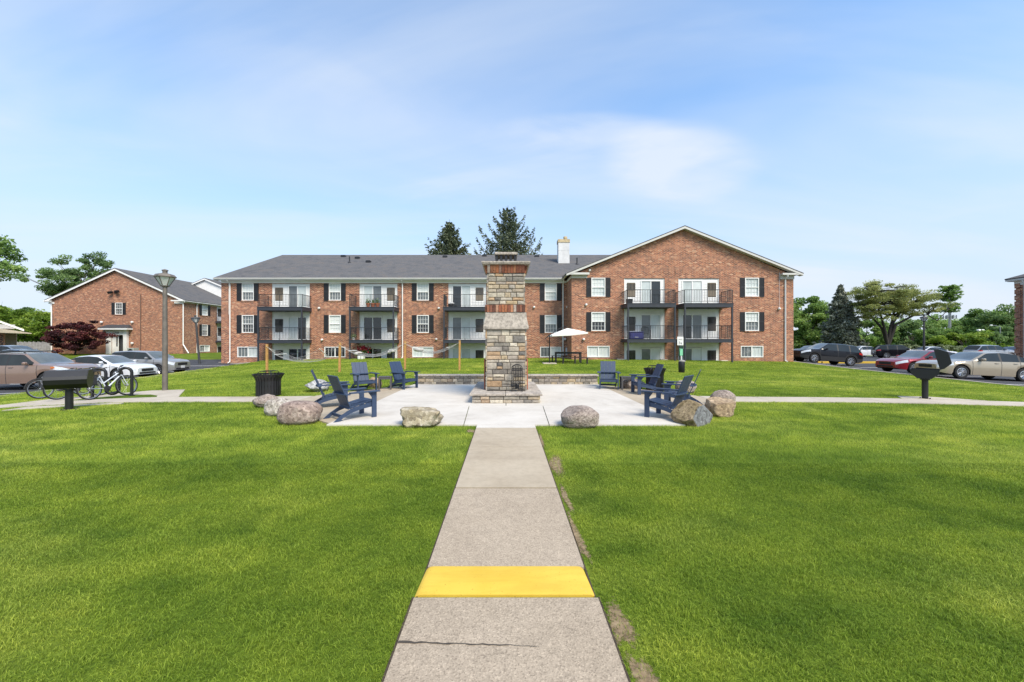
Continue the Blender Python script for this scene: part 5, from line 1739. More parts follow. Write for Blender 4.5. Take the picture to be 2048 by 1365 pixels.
    def mk(key, name, mat, parent, sm=32):
        if key not in parts: return None
        used = sorted({v_ for f in parts[key] for v_ in f}); mp = {v_: j for j, v_ in enumerate(used)}
        m = MB(); m.add([V[v_] for v_ in used], [tuple(mp[v_] for v_ in f) for f in parts[key]])
        me = bpy.data.meshes.new(name); me.from_pydata(m.v, [], m.f); me.update()
        me.polygons.foreach_set('use_smooth', [True] * len(me.polygons)); me.set_sharp_from_angle(angle=R(sm))
        me.materials.append(MATS[mat]); o = bpy.data.objects.new(name, me); COL.objects.link(o); o.parent = parent
        return o
    body = mk('body', 'body', pnt, t)
    mk('underbody', 'underbody', 'trim', t); mk('seam', 'door_gap', 'trim', t); [mk('pillar' + a_ + b_, 'window_pillar', 'trim', t) for a_ in '12' for b_ in 'LR']
    if cladding: mk('cladding', 'cladding', 'trim', t)
    for kd in ('f', 'r'):
        for sd, nm in ((1, 'L'), (-1, 'R')):
            d = mk('door_' + kd + nm, 'door', pnt, t)
            if d is None: continue
            hb_ = MB(); q = (p1 if kd == 'f' else p2) - .22
            j = int(np.argmin(np.abs(qs - q)))
            y = w[j] * .985
            zz = belt[j] - .10
            hb_.cbox(L / 2 - q - .09, L / 2 - q + .09, (y if sd > 0 else -y - .035), (y + .035 if sd > 0 else -y), zz, zz + .03, .01)
            build('handle', hb_, pnt, d)
            mk('win_' + kd + nm, 'side_window', glass, t)
    for nm in 'LR':
        mk('win_q' + nm, 'quarter_window', glass, t)
        mk('head' + nm, 'headlight', 'lamp', t); mk('tail' + nm, 'taillight', 'tail', t)
    mk('windshield', 'windshield', 'wglass', t); mk('rear_window', 'rear_window', 'cglass', t)
    # nose: grille, lower intake, plate
    xn = L / 2
    wn = w[0]
    gm = MB(); z0 = belt[0]
    gm.cbox(xn - .02, xn + .012, -wn * .60, wn * .60, z0 - .16, z0 + .0, .012)
    for k in range(3):
        gm.box(xn + .012, xn + .018, -wn * .56, wn * .56, z0 - .145 + k * .05, z0 - .13 + k * .05)
    build('grille', gm, 'trim', t)
    lm = MB(); lm.cbox(xn - .02, xn + .01, -wn * .82, wn * .82, zb[0] + .02, zb[0] + .13, .012); build('lower_intake', lm, 'trim', t)
    if plate:
        pm = MB(); pm.cbox(xn + .012, xn + .024, -.16, .16, zb[0] + .10, zb[0] + .25, .004); build('licence_plate', pm, 'plate', t)
    pm = MB(); pm.cbox(-xn - .015, -xn + .01, -.16, .16, .62, .76, .004); build('licence_plate', pm, 'plate', t)
    if amber:
        for sd in (1, -1):
            am = MB(); j = int(np.argmin(np.abs(qs - .62)))
            y = w[j] * .975
            am.cbox(xn - .70, xn - .53, min(sd * y, sd * (y + .02)), max(sd * y, sd * (y + .02)), belt[j] - .11, belt[j] - .03, .01); build('indicator', am, 'amber', t)
    # mirrors
    for sd in (1, -1):
        q = s['cowl'] + .42; j = int(np.argmin(np.abs(qs - q)))
        mm = MB(); y0 = sd * (w[j] * .95); y1 = sd * (w[j] + .17)
        mm.cbox(L / 2 - q - .01, L / 2 - q + .13, min(sd * (w[j] + .01), y1), max(sd * (w[j] + .01), y1), belt[j] + .02, belt[j] + .155, .035)
        mm.box(L / 2 - q + .03, L / 2 - q + .09, min(y0, sd * (w[j] + .03)), max(y0, sd * (w[j] + .03)), belt[j] + .0, belt[j] + .06)
        build('mirror', mm, pnt if style != 'suvx' else 'trim', t, smooth=40)
    # wheels
    for ax in (fa, ra):
        for sd in (1, -1):
            yo = sd * (Wd / 2 - .01); yi = sd * (Wd / 2 - .22)
            c = (L / 2 - ax, 0, rw)
            tm = MB(); pr_ = [(rw * .62, yi), (rw * .93, yi), (rw, yi + sd * .03), (rw, yo - sd * .03), (rw * .94, yo), (rw * .70, yo + sd * .004), (rw * .66, yo - sd * .02), (rw * .64, yo - sd * .09)]
            tm.lathe(pr_, 30, c, 1)
            wo_ = build('wheel', tm, 'tyre', t, smooth=40)
            rm = MB(); ro_ = yo - sd * .012
            rm.lathe([(rw * .665, ro_ - sd * .05), (rw * .672, ro_), (rw * .60, ro_ + sd * .004), (rw * .58, ro_ - sd * .05)], 30, c, 1, caps=False)
            rm.lathe([(.001, ro_ - sd * .02), (.055, ro_ - sd * .015), (.06, ro_ - sd * .05)], 12, c, 1)
            for k in range(spokes):
                a = 2 * math.pi * k / spokes
                for da in (-.10, .10):
                    p = Vector((c[0] + math.cos(a + da * .3) * .04, ro_ - sd * .028, c[2] + math.sin(a + da * .3) * .04)); e = Vector((c[0] + math.cos(a + da) * rw * .62, ro_ - sd * .012, c[2] + math.sin(a + da) * rw * .62))
                    rm.tube([p, e], [.022, .018], 5)
            build('rim', rm, 'rim', wo_, smooth=50)
            dm_ = MB(); dm_.lathe([(.001, yo - sd * .10), (rw * .63, yo - sd * .10), (rw * .63, yo - sd * .12)], 20, c, 1); build('wheel_shade_disc', dm_, 'rimdark', wo_)  # black disc stands in for the shade behind the spokes
    return t, body
def place_car(wheel_px, Y, axle, style, heading, yaw, **kw):
    """near front wheel centre at photo column wheel_px and depth Y; heading +1 faces right, -1 faces left"""
    s = STY[style]
    X = fx(wheel_px, Y)
    a = (0 if heading > 0 else math.pi) + yaw
    # local position of the near front wheel: x = L/2 - fa, y = side towards the camera
    lx = s['L'] / 2 - s['fa']; ly = -heading * (s['W'] / 2 - .1)
    ox = lx * math.cos(a) - ly * math.sin(a); oy = lx * math.sin(a) + ly * math.cos(a)
    cx, cy = X - ox, Y - oy
    # stand the car on the asphalt with its own pitch
    fwd = Vector((math.cos(a), math.sin(a))); sd = Vector((-fwd.y, fwd.x))
    za = [g(cx + fwd.x * d, cy + fwd.y * d) for d in (s['L'] / 2 - s['fa'], -s['L'] / 2 + s['ra'])]
    wb = s['L'] - s['fa'] - s['ra']
    t, body = car(kw.pop('label'), kw.pop('cat', 'car'), (cx, cy, 0), a, style, **kw)
    pitch = math.atan2(za[0] - za[1], wb)
    t.rotation_euler = Euler((0, -pitch, a))
    m = (za[0] + za[1]) / 2 - .028
    mid_x = ((s['L'] / 2 - s['fa']) + (-s['L'] / 2 + s['ra'])) / 2
    t.location.z = m - mid_x * math.sin(pitch)
    return t
GL, GR = 'cars parked in the left lot', 'cars parked in the right lot'
cb = place_car(96, 17.5, 0, 'suv', 1, R(2), label='brown crossover nearest in the left parking lot, roof rails on top', pnt='paint_brown', group=GL, amber=True, spokes=8)
rr_ = MB()
for sd in (-1, 1):
    rr_.tube([(.25, sd * .62, 1.62), (.1, sd * .62, 1.70), (-1.5, sd * .62, 1.70), (-1.7, sd * .62, 1.62)], .022, 6)
build('roof_rail', rr_, 'trim', cb)
place_car(236, 21.7, 0, 'compact', 1, 0, label='white sedan between the brown crossover and the grey hatchback', pnt='paint_white', group=GL, spokes=9)
place_car(317, 24.9, 0, 'boxy', 1, 0, label='boxy grey hatchback, farthest right in the left parking lot', pnt='paint_grey', group=GL, plate=True, spokes=7)
place_car(1920, 20.2, 0, 'sedan', -1, R(-7), label='beige sedan nearest in the right parking lot, behind the raised grill hood', pnt='paint_tan', group=GR, spokes=10)
place_car(1826, 23.9, 0, 'sedan', -1, 0, label='dark red sedan beside the beige one', pnt='paint_red', group=GR, spokes=8)
place_car(1627, 30.2, 0, 'suv', -1, R(-3), label='black crossover beside the corner of the gabled wing', pnt='paint_black', group=GR, cladding=True, spokes=8)
GF = 'cars parked along the far side of the right lot'
place_car(1608, 39.5, 0, 'suv', -1, 0, label='white crossover half hidden behind the black one and the brick wing', pnt='paint_silver', group=GF, spokes=7)
place_car(1708, 52.0, 0, 'sedan', -1, 0, label='white sedan with red tail lamps right of the black crossover', pnt='paint_white', group=GF, spokes=7)
place_car(1832, 47.0, 0, 'suv', 1, R(-24), label='black hatchback above the dark red sedan', pnt='paint_black', group=GF, spokes=7)
place_car(1905, 45.5, 0, 'sedan', 1, 0, label='white sedan behind the beige one, its roof left of the grey estate', pnt='paint_white', group=GF, spokes=7)
place_car(2022, 44.0, 0, 'suv', 1, 0, label='silver grey estate car near the right brick building', pnt='paint_silver', group=GF, spokes=7)
place_car(2075, 49.0, 0, 'compact', 1, 0, label='dark blue car showing beside the right brick building', pnt='paint_navy', group=GF, spokes=7)
place_car(40, 33.0, 0, 'compact', 1, 0, label='silver car behind the brown crossover roof, before the grey fence', pnt='paint_silver', group='cars parked behind the left lot', spokes=7)
place_car(62, 29.3, 0, 'compact', 1, 0, label='dark blue car between the brown crossover and the red maple', pnt='paint_navy', group='cars parked behind the left lot', spokes=7)
# ---------------------------------------------------------------- stonework
def ashlar(mb, u0, u1, z0, z1, place, seed, hmin=.085, hmax=.21, wmin=.16, wmax=.46, joint=.012, dep=.045):
    """random-coursed squared stones over a rectangle; place(u, z, o) gives the world point"""
    r = random.Random(seed)
    z = z0
    while z < z1 - 1e-3:
        h = r.uniform(hmin, hmax)
        if z1 - (z + h) < hmin: h = z1 - z
        u = u0
        while u < u1 - 1e-3:
            wd = r.uniform(wmin, wmax)
            if u1 - (u + wd) < wmin: wd = u1 - u
            rows = [(z, z + h)]
            if h > .155 and wd < .36 and r.random() < .5:
                k = z + h * r.uniform(.4, .6); rows = [(z, k), (k, z + h)]
            for a, b in rows:
                j = joint / 2; c = .010
                o = dep * r.uniform(.55, 1.0)
                x0, x1, y0, y1 = u + j, u + wd - j, a + j, b - j
                jt = lambda: r.uniform(-.005, .005)
                f = [(x0 + c + jt(), y0 + c + jt()), (x1 - c + jt(), y0 + c + jt()), (x1 - c + jt(), y1 - c + jt()), (x0 + c + jt(), y1 - c + jt())]
                bk = [(x0, y0), (x1, y0), (x1, y1), (x0, y1)]
                mx, my = (x0 + x1) / 2 + jt() * 3, (y0 + y1) / 2 + jt() * 2
                vs = [place(p[0], p[1], o + r.uniform(-.006, .006)) for p in f] + [place(p[0], p[1], o * .55) for p in bk] + [place(p[0], p[1], -.01) for p in bk] + [place(mx, my, o + r.uniform(.0, .012))]
                fs = [(0, 1, 12), (1, 2, 12), (2, 3, 12), (3, 0, 12)]
                for i in range(4):
                    k2 = (i + 1) % 4
                    fs += [(4 + i, 4 + k2, k2, i), (8 + i, 8 + k2, 4 + k2, 4 + i)]
                mb.add(vs, fs); mb.t += [r.random()] * 13
            u += wd
        z += h
def ashlar_box(mb, x0, x1, y0, y1, z0, z1, seed, **k):
    ashlar(mb, x0, x1, z0, z1, lambda u, z, o: (u, y0 - o, z), seed, **k)
    ashlar(mb, x0, x1, z0, z1, lambda u, z, o: (u, y1 + o, z), seed + 1, **k)
    ashlar(mb, y0 - .03, y1 + .03, z0, z1, lambda u, z, o: (x0 - o, u, z), seed + 2, **k)
    ashlar(mb, y0 - .03, y1 + .03, z0, z1, lambda u, z, o: (x1 + o, u, z), seed + 3, **k)
def soldiers(mb, x0, x1, y0, y1, zf, seed, w=.083):
    """upright bricks round a box; zf(t) -> (z, outward) for t 0..1 up the brick"""
    r = random.Random(seed)
    for side_ in range(4):
        if side_ < 2: a, b = x0, x1
        else: a, b = y0, y1
        n = int((b - a) / w)
        for i in range(n):
            u0 = a + (b - a) * i / n + .005; u1 = a + (b - a) * (i + 1) / n - .005
            o_ = r.uniform(-.004, .006)
            vs = []
            for t_ in (0, 1):
                z, o = zf(t_)
                for uu in (u0, u1):
                    for oo in (-.03, o + o_):
                        vs.append({0: (uu, y0 - oo, z), 1: (uu, y1 + oo, z), 2: (x0 - oo, uu, z), 3: (x1 + oo, uu, z)}[side_])
            mb.add(vs, [(0, 1, 3, 2), (4, 6, 7, 5), (1, 5, 7, 3), (0, 2, 6, 4), (0, 4, 5, 1), (2, 3, 7, 6)]); mb.t += [r.random()] * 8
# ---------------------------------------------------------------- outdoor fireplace
fp = thing('outdoor_fireplace', 'tall stone outdoor fireplace with brick bands standing in the middle of the patio', 'fireplace', (0, 12.2, .03))
ys0, ys1 = 10.66, 13.84
m = MB(); m.box(-.90, .90, ys0 + .06, ys1 - .06, 0, .24); core = build('hearth', m, 'mortar', fp, True)
m = MB(); ashlar_box(m, -.90, .90, ys0 + .06, ys1 - .06, .03, .235, 4, hmin=.09, hmax=.115, wmin=.18, wmax=.5); build('stone_facing', m, 'stone', core, True)
m = MB()
rr = random.Random(9)
# thick slabs with rough lower lip
for i, (a, b) in enumerate(((-1.0, -.02), (-.012, 1.0))):
    m.cbox(a, b, ys0 - .02, 11.25, .24, .305, .012)
m.cbox(-1.0, -.55, 11.258, ys1 + .02, .24, .304, .012); m.cbox(.55, 1.0, 11.258, ys1 + .02, .24, .304, .012); m.cbox(-.545, .545, 13.1, ys1 + .02, .24, .303, .012)
build('hearth_slab', m, 'cast', fp, True)
x0, x1, y0, y1 = -.565, .565, 11.40, 13.10
m = MB(); m.box(x0, x1, y0, y1, .28, 2.08); lo = build('lower_column', m, 'mortar', fp, True)
m = MB(); ashlar_box(m, x0, x1, y0, y1, .305, 2.07, 14); build('stone_facing', m, 'stone', lo, True)
# fireboxes that open to the two sides
for s in (-1, 1):
    m = MB(); xx = s * (x1 + .055)
    a_, b_ = min(xx, xx + s * .03), max(xx, xx + s * .03)
    m.box(a_, b_, 11.55, 11.66, .31, 1.2); m.box(a_, b_, 12.84, 12.95, .31, 1.2); m.box(a_, b_, 11.66, 12.84, 1.1, 1.2)
    o = build('firebox_surround', m, MATS.setdefault('redbrick', M('red_brick_trim', (.36, .125, .07), .9)), fp, True)
    m = MB(); m.box(min(xx - s * .02, xx + s * .002), max(xx - s * .02, xx + s * .002), 11.66, 12.84, .31, 1.1); build('firebox_opening', m, 'black', o, True)
# mantel: concave cast hood
prof = [(.0, 2.075), (.088, 2.085), (.094, 2.105), (.095, 2.165), (.088, 2.185), (.068, 2.27), (.048, 2.36), (.036, 2.46), (.030, 2.575), (0, 2.58)]
def ringsolid(prof, x0, x1, y0, y1):
    mb = MB(); vs = []; n = len(prof)
    for o, z in prof:
        vs += [(x0 - o, y0 - o, z), (x1 + o, y0 - o, z), (x1 + o, y1 + o, z), (x0 - o, y1 + o, z)]
    fs = [(i * 4 + k, i * 4 + (k + 1) % 4, (i + 1) * 4 + (k + 1) % 4, (i + 1) * 4 + k) for i in range(n - 1) for k in range(4)]
    fs += [(0, 3, 2, 1), tuple(range((n - 1) * 4, n * 4))]
    return mb.add(vs, fs)
build('mantel', ringsolid(prof, x0, x1, y0, y1), 'cast', fp, True)
m = MB(); m.box(x0 + .01, x1 - .01, y0 + .01, y1 - .01, 2.58, 2.80); bd = build('lower_brick_band', m, 'mortar', fp, True)
m = MB(); soldiers(m, x0 - .0, x1 + .0, y0, y1, lambda t_: (2.585 + .212 * t_, .045), 3); build('soldier_bricks', m, 'soldier', bd, True)
x0u, x1u, y0u, y1u = -.525, .525, 11.44, 13.06
m = MB(); m.box(x0u, x1u, y0u, y1u, 2.80, 3.73); uc = build('upper_column', m, 'mortar', fp, True)
m = MB(); ashlar_box(m, x0u, x1u, y0u, y1u, 2.805, 3.725, 40, hmin=.08, hmax=.16, wmin=.16, wmax=.36); build('stone_facing', m, 'stone', uc, True)
m = MB(); m.box(x0u + .0, x1u - .0, y0u, y1u, 3.73, 3.96); bd = build('upper_brick_band', m, 'mortar', fp, True)
m = MB(); soldiers(m, x0u - .02, x1u + .02, y0u - .02, y1u + .02, lambda t_: (3.732 + .225 * t_, .04 + .055 * t_), 5); build('soldier_bricks', m, 'soldier', bd, True)
build('cap_slab', ringsolid([(.10, 3.958), (.165, 3.975), (.185, 4.02), (.18, 4.05), (.0, 4.062)], x0u, x1u, y0u, y1u), 'cast', fp, True)
m = MB()
for k in range(5):
    x = -.29 + k * .145
    m.box(x - .035, x + .035, 11.95, 12.03, 4.06, 4.38); m.box(x - .035, x + .035, 12.5, 12.58, 4.06, 4.38)
for k in range(3):
    y = 12.1 + k * .15
    m.box(-.325, -.26, y - .03, y + .03, 4.06, 4.38); m.box(.26, .325, y - .03, y + .03, 4.06, 4.38)
fl_ = build('flue_guard', m, 'black', fp, True)
m = MB(); m.cbox(-.35, .35, 11.9, 12.63, 4.38, 4.46, .015); build('flue_cap', m, 'cast', fl_, True)
# wrought iron tool stand / spark screen by the hearth
tsx, tsy = .315, 11.12
ts = thing('fire_tool_rack', 'black wrought iron arched rack standing on the fireplace hearth', 'fire rack', (tsx, tsy, .305))
m = MB(); w_, d_ = .145, .10; r_ = .0095
for yy in (-d_, d_):
    arc = [(-w_, yy, .0), (-w_, yy, .66)] + [(w_ * math.sin(a) if True else 0, yy, .66 + .105 * math.cos(a)) for a in np.linspace(-math.pi / 2, math.pi / 2, 11)] + [(w_, yy, .66), (w_, yy, 0)]
    m.tube(arc, r_, 6)
    for z in (.08, .60, .645):
        m.tube([(-w_, yy, z), (w_, yy, z)], r_ * .8, 6)
for xx in (-w_, w_):
    for z in (.08, .60):
        m.tube([(xx, -d_, z), (xx, d_, z)], r_ * .8, 6)
build('frame', m, 'black', ts)
m = MB()
for k in range(5):
    x = -w_ + 2 * w_ * (k + 1) / 6
    zt_ = .645 + .1 * math.cos(x / w_ * 1.4)
    m.tube([(x, -d_, .08), (x, -d_, zt_)], .0075, 6); m.tube([(x, d_, .08), (x, d_, zt_)], .005, 6)
build('bars', m, 'black', ts)
m = MB(); m.lathe([(.055, .085), (.062, .10), (.062, .20), (.05, .22), (.02, .225)], 12); build('ash_bucket', m, 'black', ts)
# ---------------------------------------------------------------- low garden wall behind the patio
lw = thing('low_stone_wall', 'long low stone seat wall with a pale cap behind the fireplace', 'wall', (0, 15.65, .0))
wx0, wx1 = -3.58, 3.62
m = MB(); m.box(wx0, wx1, 15.56, 15.84, -.05, .34); lc = build('wall_core', m, 'mortar', lw, True)
m = MB(); ashlar_box(m, wx0, wx1, 15.56, 15.84, .0, .335, 60, hmin=.08, hmax=.175, wmin=.14, wmax=.40); build('stone_facing', m, 'stone', lc, True)
m = MB(); x = wx0 - .07
rr = random.Random(2)
while x < wx1 + .06:
    b = min(x + rr.uniform(.75, 1.05), wx1 + .07)
    m.cbox(x + .003, b - .003, 15.47, 15.93, .34, .405, .012); x = b
build('cap_stones', m, 'cast', lw, True)

# ---------------------------------------------------------------- boulders
def granite(name, a, b, c, sp=26, patch=None):
    m, t, bs = newmat(name)
    co = objco(t)
    n = nz(t, co, 3.2, 5, .65, .3)
    base = ramp(t, n, [(.28, a), (.52, b), (.76, c)])
    vo = N(t, 'ShaderNodeTexVoronoi'); vo.inputs['Scale'].default_value = sp; t.links.new(co, vo.inputs['Vector'])
    s = N(t, 'ShaderNodeSeparateXYZ'); t.links.new(vo.outputs['Color'], s.inputs[0])
    k = ramp(t, s.outputs[0], [(0, (.45, .42, .42)), (.3, (.85, .84, .83)), (.7, (1.1, 1.1, 1.1)), (1, (1.5, 1.5, 1.5))])
    base = mixcol(t, base, k, .8, 'MULTIPLY')
    if patch:
        n2 = nz(t, co, 1.5, 4, .6, .2)
        f = ramp(t, n2, [(.46, (0, 0, 0)), (.54, (1, 1, 1))])
        base = mixcol(t, base, patch, f)
    t.links.new(base, bs.inputs['Base Color'])
    bs.inputs['Roughness'].default_value = .9; bs.inputs['Specular IOR Level'].default_value = .3
    bump(t, bs, nz(t, co, 24, 6, .75), 1.0, .03)
    MATS[name] = m
granite('granite_pink', (.20, .16, .135), (.33, .27, .23), (.46, .395, .345), 38)
granite('granite_brown', (.19, .14, .115), (.35, .265, .225), (.50, .42, .37), 22)
granite('granite_white', (.26, .22, .18), (.44, .40, .35), (.56, .53, .49), 30)
granite('rock_tan', (.22, .17, .09), (.40, .34, .24), (.56, .52, .44), 12)
granite('rock_split', (.16, .12, .055), (.31, .235, .14), (.42, .33, .23), 24)
granite('rock_gold', (.20, .14, .08), (.38, .28, .18), (.48, .38, .27), 20)
granite('rock_grey', (.20, .20, .205), (.38, .38, .38), (.50, .50, .49), 20)
granite('rock_slate', (.11, .115, .12), (.21, .215, .22), (.30, .30, .30), 20)
def boulder(label, px0, px1, ptop, pbase, mat, seed, depth=.8, rough=.09, planes=(), rot=0, group='boulders around the patio', box_=0.0, lift=0):
    pc = at((px0 + px1) / 2, pbase - 2)
    Y = pc.y
    w = (px1 - px0) * Y / F
    Yc = Y + w * depth * .42
    w = (px1 - px0) * (Y + w * depth * .3) / F
    h = (pbase - ptop) * (Y + w * depth * .2) / F
    X = fx((px0 + px1) / 2, Yc)
    bm = bmesh.new(); bmesh.ops.create_icosphere(bm, subdivisions=5, radius=1)
    off = Vector((seed * 7.3, seed * 3.1, seed * 1.7))
    for v in bm.verts:
        p = v.co.copy()
        if box_:
            e = 1 - box_ * .75
            p = Vector([math.copysign(abs(c) ** e, c) for c in p]); p *= .93
        d = 1 + rough * 1.6 * noise.noise(p * 1.1 + off) + rough * .8 * noise.noise(p * 2.6 + off) + rough * .22 * noise.noise(p * 7 + off) + rough * .12 * noise.noise(p * 16 + off)
        p *= d
        for nx, ny, nz_, k in planes:
            nn = Vector((nx, ny, nz_)).normalized(); q = p.dot(nn)
            if q > k:
                p -= nn * (q - k) * .93
        v.co = p
    zs = [v.co.z for v in bm.verts]; xs_ = [v.co.x for v in bm.verts]; ys_ = [v.co.y for v in bm.verts]
    sx = w / (max(xs_) - min(xs_)); sy = w * depth / (max(ys_) - min(ys_)); zmin = min(zs)
    sz = h * 1.0 / (max(zs) - zmin); mx = (max(xs_) + min(xs_)) / 2
    for v in bm.verts:
        v.co = Vector(((v.co.x - mx) * sx, v.co.y * sy, (v.co.z - zmin) * sz - h * .10))
    me = bpy.data.meshes.new('boulder'); bm.to_mesh(me); bm.free()
    me.polygons.foreach_set('use_smooth', [True] * len(me.polygons))
    me.materials.append(MATS[mat])
    o = bpy.data.objects.new('boulder', me); COL.objects.link(o)
    o.location = (X, Yc, g(X, Yc) + lift); o.rotation_euler = (0, 0, rot)
    return tag(o, label, 'boulder', group)
boulder('smooth pinkish boulder below the left trash bin, farthest left of its row', 507, 558, 790, 819, 'granite_pink', 1)
boulder('whitish rough boulder between two rounder pink ones on the left', 532, 583, 797, 836, 'granite_white', 2, rough=.13, box_=.2)
boulder('big rounded brown pink speckled boulder at the front left of the patio', 561, 640, 803, 854, 'granite_brown', 3, rough=.05, box_=.35)
boulder('angular tan boulder with a rugged face, left of the front path', 798, 885, 818, 860, 'rock_tan', 4, rough=.16, box_=.45, planes=[(.1, -.1, 1, .62), (-.2, -1, .25, .62)], depth=.6)
boulder('smooth pinkish grey boulder right of the front path', 1121, 1196, 815, 861, 'granite_pink', 5, rough=.07, box_=.3, planes=[(-.6, -.2, .8, .78)])
bs_ = boulder('split brown boulder with a grey broken face, front right of the patio', 1347, 1433, 803, 857, 'rock_split', 6, rough=.10, box_=.3, planes=[(-.75, -.3, .65, .50), (.75, -.72, .05, .36), (.72, .1, .7, .56), (0.1, -.3, 1, .66)])
bs_.data.materials.append(MATS['rock_slate'])
for p in bs_.data.polygons:
    if p.normal.dot(Vector((.75, -.72, .05)).normalized()) > .80:
        p.material_index = 1
boulder('golden brown blocky boulder behind the split one', 1413, 1469, 797, 838, 'rock_gold', 7, rough=.12, box_=.4, planes=[(0, -.3, 1, .6), (.3, -1, 0, .7)])
boulder('round pinkish boulder behind the golden brown one', 1421, 1469, 781, 816, 'granite_pink', 8, rough=.06)
boulder('grey boulder on the lawn behind the side facing chair', 606, 657, 759, 788, 'rock_grey', 9, rough=.13, box_=.2, planes=[(-.6, -.3, -.5, .55), (-.6, -.1, .6, .6)])
boulder('reddish boulder beside the left side table', 736, 764, 755, 779, 'rock_gold', 10, rough=.1)
boulder('pink boulder behind the right side table', 1241, 1288, 758, 782, 'granite_pink', 11, rough=.12, box_=.3)
boulder('small pale boulder seen behind the chairs on the right', 1351, 1392, 761, 790, 'granite_pink', 12, rough=.08)

# ---------------------------------------------------------------- adirondack chairs
MATS['chair'] = M('navy_chair', (.029, .050, .100), .5, var=.12, vs=14, bmp=.12, bs=120)
MATS['chair_dk'] = M('slate_table', (.075, .072, .075), .6, var=.15, vs=14)
def lean_board(mb, x0, x1, p0, p1, th):
    """board whose face spans from p0 to p1 in the (y, z) plane"""
    d = Vector((0, p1[0] - p0[0], p1[1] - p0[1])); n = Vector((0, -d.z, d.y)).normalized() * th / 2
    c = 0.006
    vs = []
    for x in (x0, x1):
        for p in (p0, p1):
            P_ = Vector((x, p[0], p[1]))
            vs += [P_ - n, P_ + n]
    mb.add(vs, [(0, 1, 3, 2), (4, 6, 7, 5), (0, 4, 5, 1), (2, 3, 7, 6), (1, 5, 7, 3), (0, 2, 6, 4)])
def make_chair():
    t = thing('adirondack_chair', 'x', 'chair')
    # seat slats follow the curved stringers
    m = MB()
    def seat_z(y): return .375 - .13 * ((.40 - y) / .62) + .012 * math.sin((.40 - y) * 6)
    y = .385
    while y > -.17:
        lean_board(m, -.268, .268, (y, seat_z(y)), (y - .068, seat_z(y - .068)), .020); y -= .076
    build('seat', m, 'chair', t)
    # backrest of four planks
    m = MB()
    for k in range(4):
        x0 = -.27 + k * .136
        zt = .955
        lean_board(m, x0 + .0025, x0 + .1335, (-.155, .235), (-.455, zt), .020)
    bk_ = build('backrest', m, 'chair', t)
    m = MB(); m.cbox(-.262, .262, -.19, -.158, .25, .33, .006); build('lower_brace', m, 'chair', bk_)
    # curved brace that joins the arms behind the back
    m = MB(); out = []
    for a in np.linspace(0, 1, 13):
        x = -.375 + .75 * a
        out.append((x, -.30 - .065 * math.sin(a * math.pi)))
    poly = [(.375, -.215), (-.375, -.215)] + out
    m.prism(poly, 2, .548, .571); build('arm_brace', m, 'chair', bk_)
    for s in (-1, 1):
        m = MB()
        poly = [(s * .275, -.21), (s * .275, .40), (s * .29, .455), (s * .395, .455), (s * .41, .40), (s * .385, -.21)]
        m.prism(poly, 2, .572, .597); build('armrest', m, 'chair', t)
        m = MB(); m.cbox(min(s * .298, s * .332), max(s * .298, s * .332), .29, .40, 0, .571, .005)
        # bracket under the arm
        m.prism([(.29, .571), (.20, .571), (.29, .45)], 0, min(s * .31, s * .325), max(s * .31, s * .325))
        build('front_leg', m, 'chair', t)
        m = MB()
        upper = [(.40, .362), (.30, .345), (.10, .305), (-.10, .262), (-.24, .205), (-.40, .110), (-.54, .0)]
        lower = [(-.42, .0), (-.33, .075), (-.20, .140), (-.05, .185), (.10, .215), (.25, .235), (.40, .245)]
        m.prism(upper + lower, 0, min(s * .268, s * .297), max(s * .268, s * .297)); build('side_rail', m, 'chair', t)
    m = MB(); m.cbox(-.268, .268, .355, .38, .255, .345, .005); build('front_apron', m, 'chair', t)
    m = MB(); m.cbox(-.267, .267, -.36, -.335, .06, .125, .005); build('stretcher', m, 'chair', t)
    return t
CG = 'navy chairs around the patio'
CH = [  # pixel column, Y, yaw (0 = facing away from the camera, +90 = facing left)
    (706, 8.72, -45, 'navy adirondack chair at the front left, its dark back turned to the camera'),
    (662, 10.25, -66, 'navy adirondack chair on the left seen in profile behind the nearest left one'),
    (727, 13.6, 220, 'navy adirondack chair left of the left side table, facing the camera'),
    (807, 14.2, -122, 'navy adirondack chair at the left end of the low stone wall'),
    (1217, 14.2, 168, 'navy adirondack chair at the right end of the low stone wall, facing the camera'),
    (1293, 12.75, 90, 'navy adirondack chair in front of the right trash bin, facing left'),
    (1363, 10.35, 62, 'navy adirondack chair on the right, half hidden by the nearest right one'),
    (1336, 8.72, 46, 'navy adirondack chair at the front right, its dark back turned to the camera')]
proto = make_chair()
for i, (px_, Y, yw_, lab) in enumerate(CH):
    o = proto if i == 0 else dup(proto)
    x = fx(px_, Y)
    o.location = (x, Y, g(x, Y) + .032)
    o.rotation_euler = (0, 0, R(yw_))
    tag(o, lab, 'chair', CG)
def side_table(px_, Y, yaw, lab):
    x = fx(px_, Y)
    t = thing('side_table', lab, 'table', (x, Y, g(x, Y) + .032), R(yaw), 'slatted side tables between chairs')
    m = MB()
    for k in range(5):
        m.cbox(-.225 + k * .091, -.225 + k * .091 + .084, -.225, .225, .425, .447, .004)
    build('tabletop', m, 'chair_dk', t)
    for sx in (-1, 1):
        for sy in (-1, 1):
            m = MB(); m.cbox(sx * .195 - .03, sx * .195 + .03, sy * .195 - .03, sy * .195 + .03, 0, .425, .004); build('leg', m, 'chair_dk', t)
    m = MB(); m.cbox(-.164, .164, -.21, -.185, .36, .424, .004); m.cbox(-.164, .164, .185, .21, .36, .424, .004); build('apron', m, 'chair_dk', t)
side_table(771, 13.95, 12, 'small slatted grey table between the two back left chairs')
side_table(1254, 13.9, -8, 'small slatted grey table between the two back right chairs')

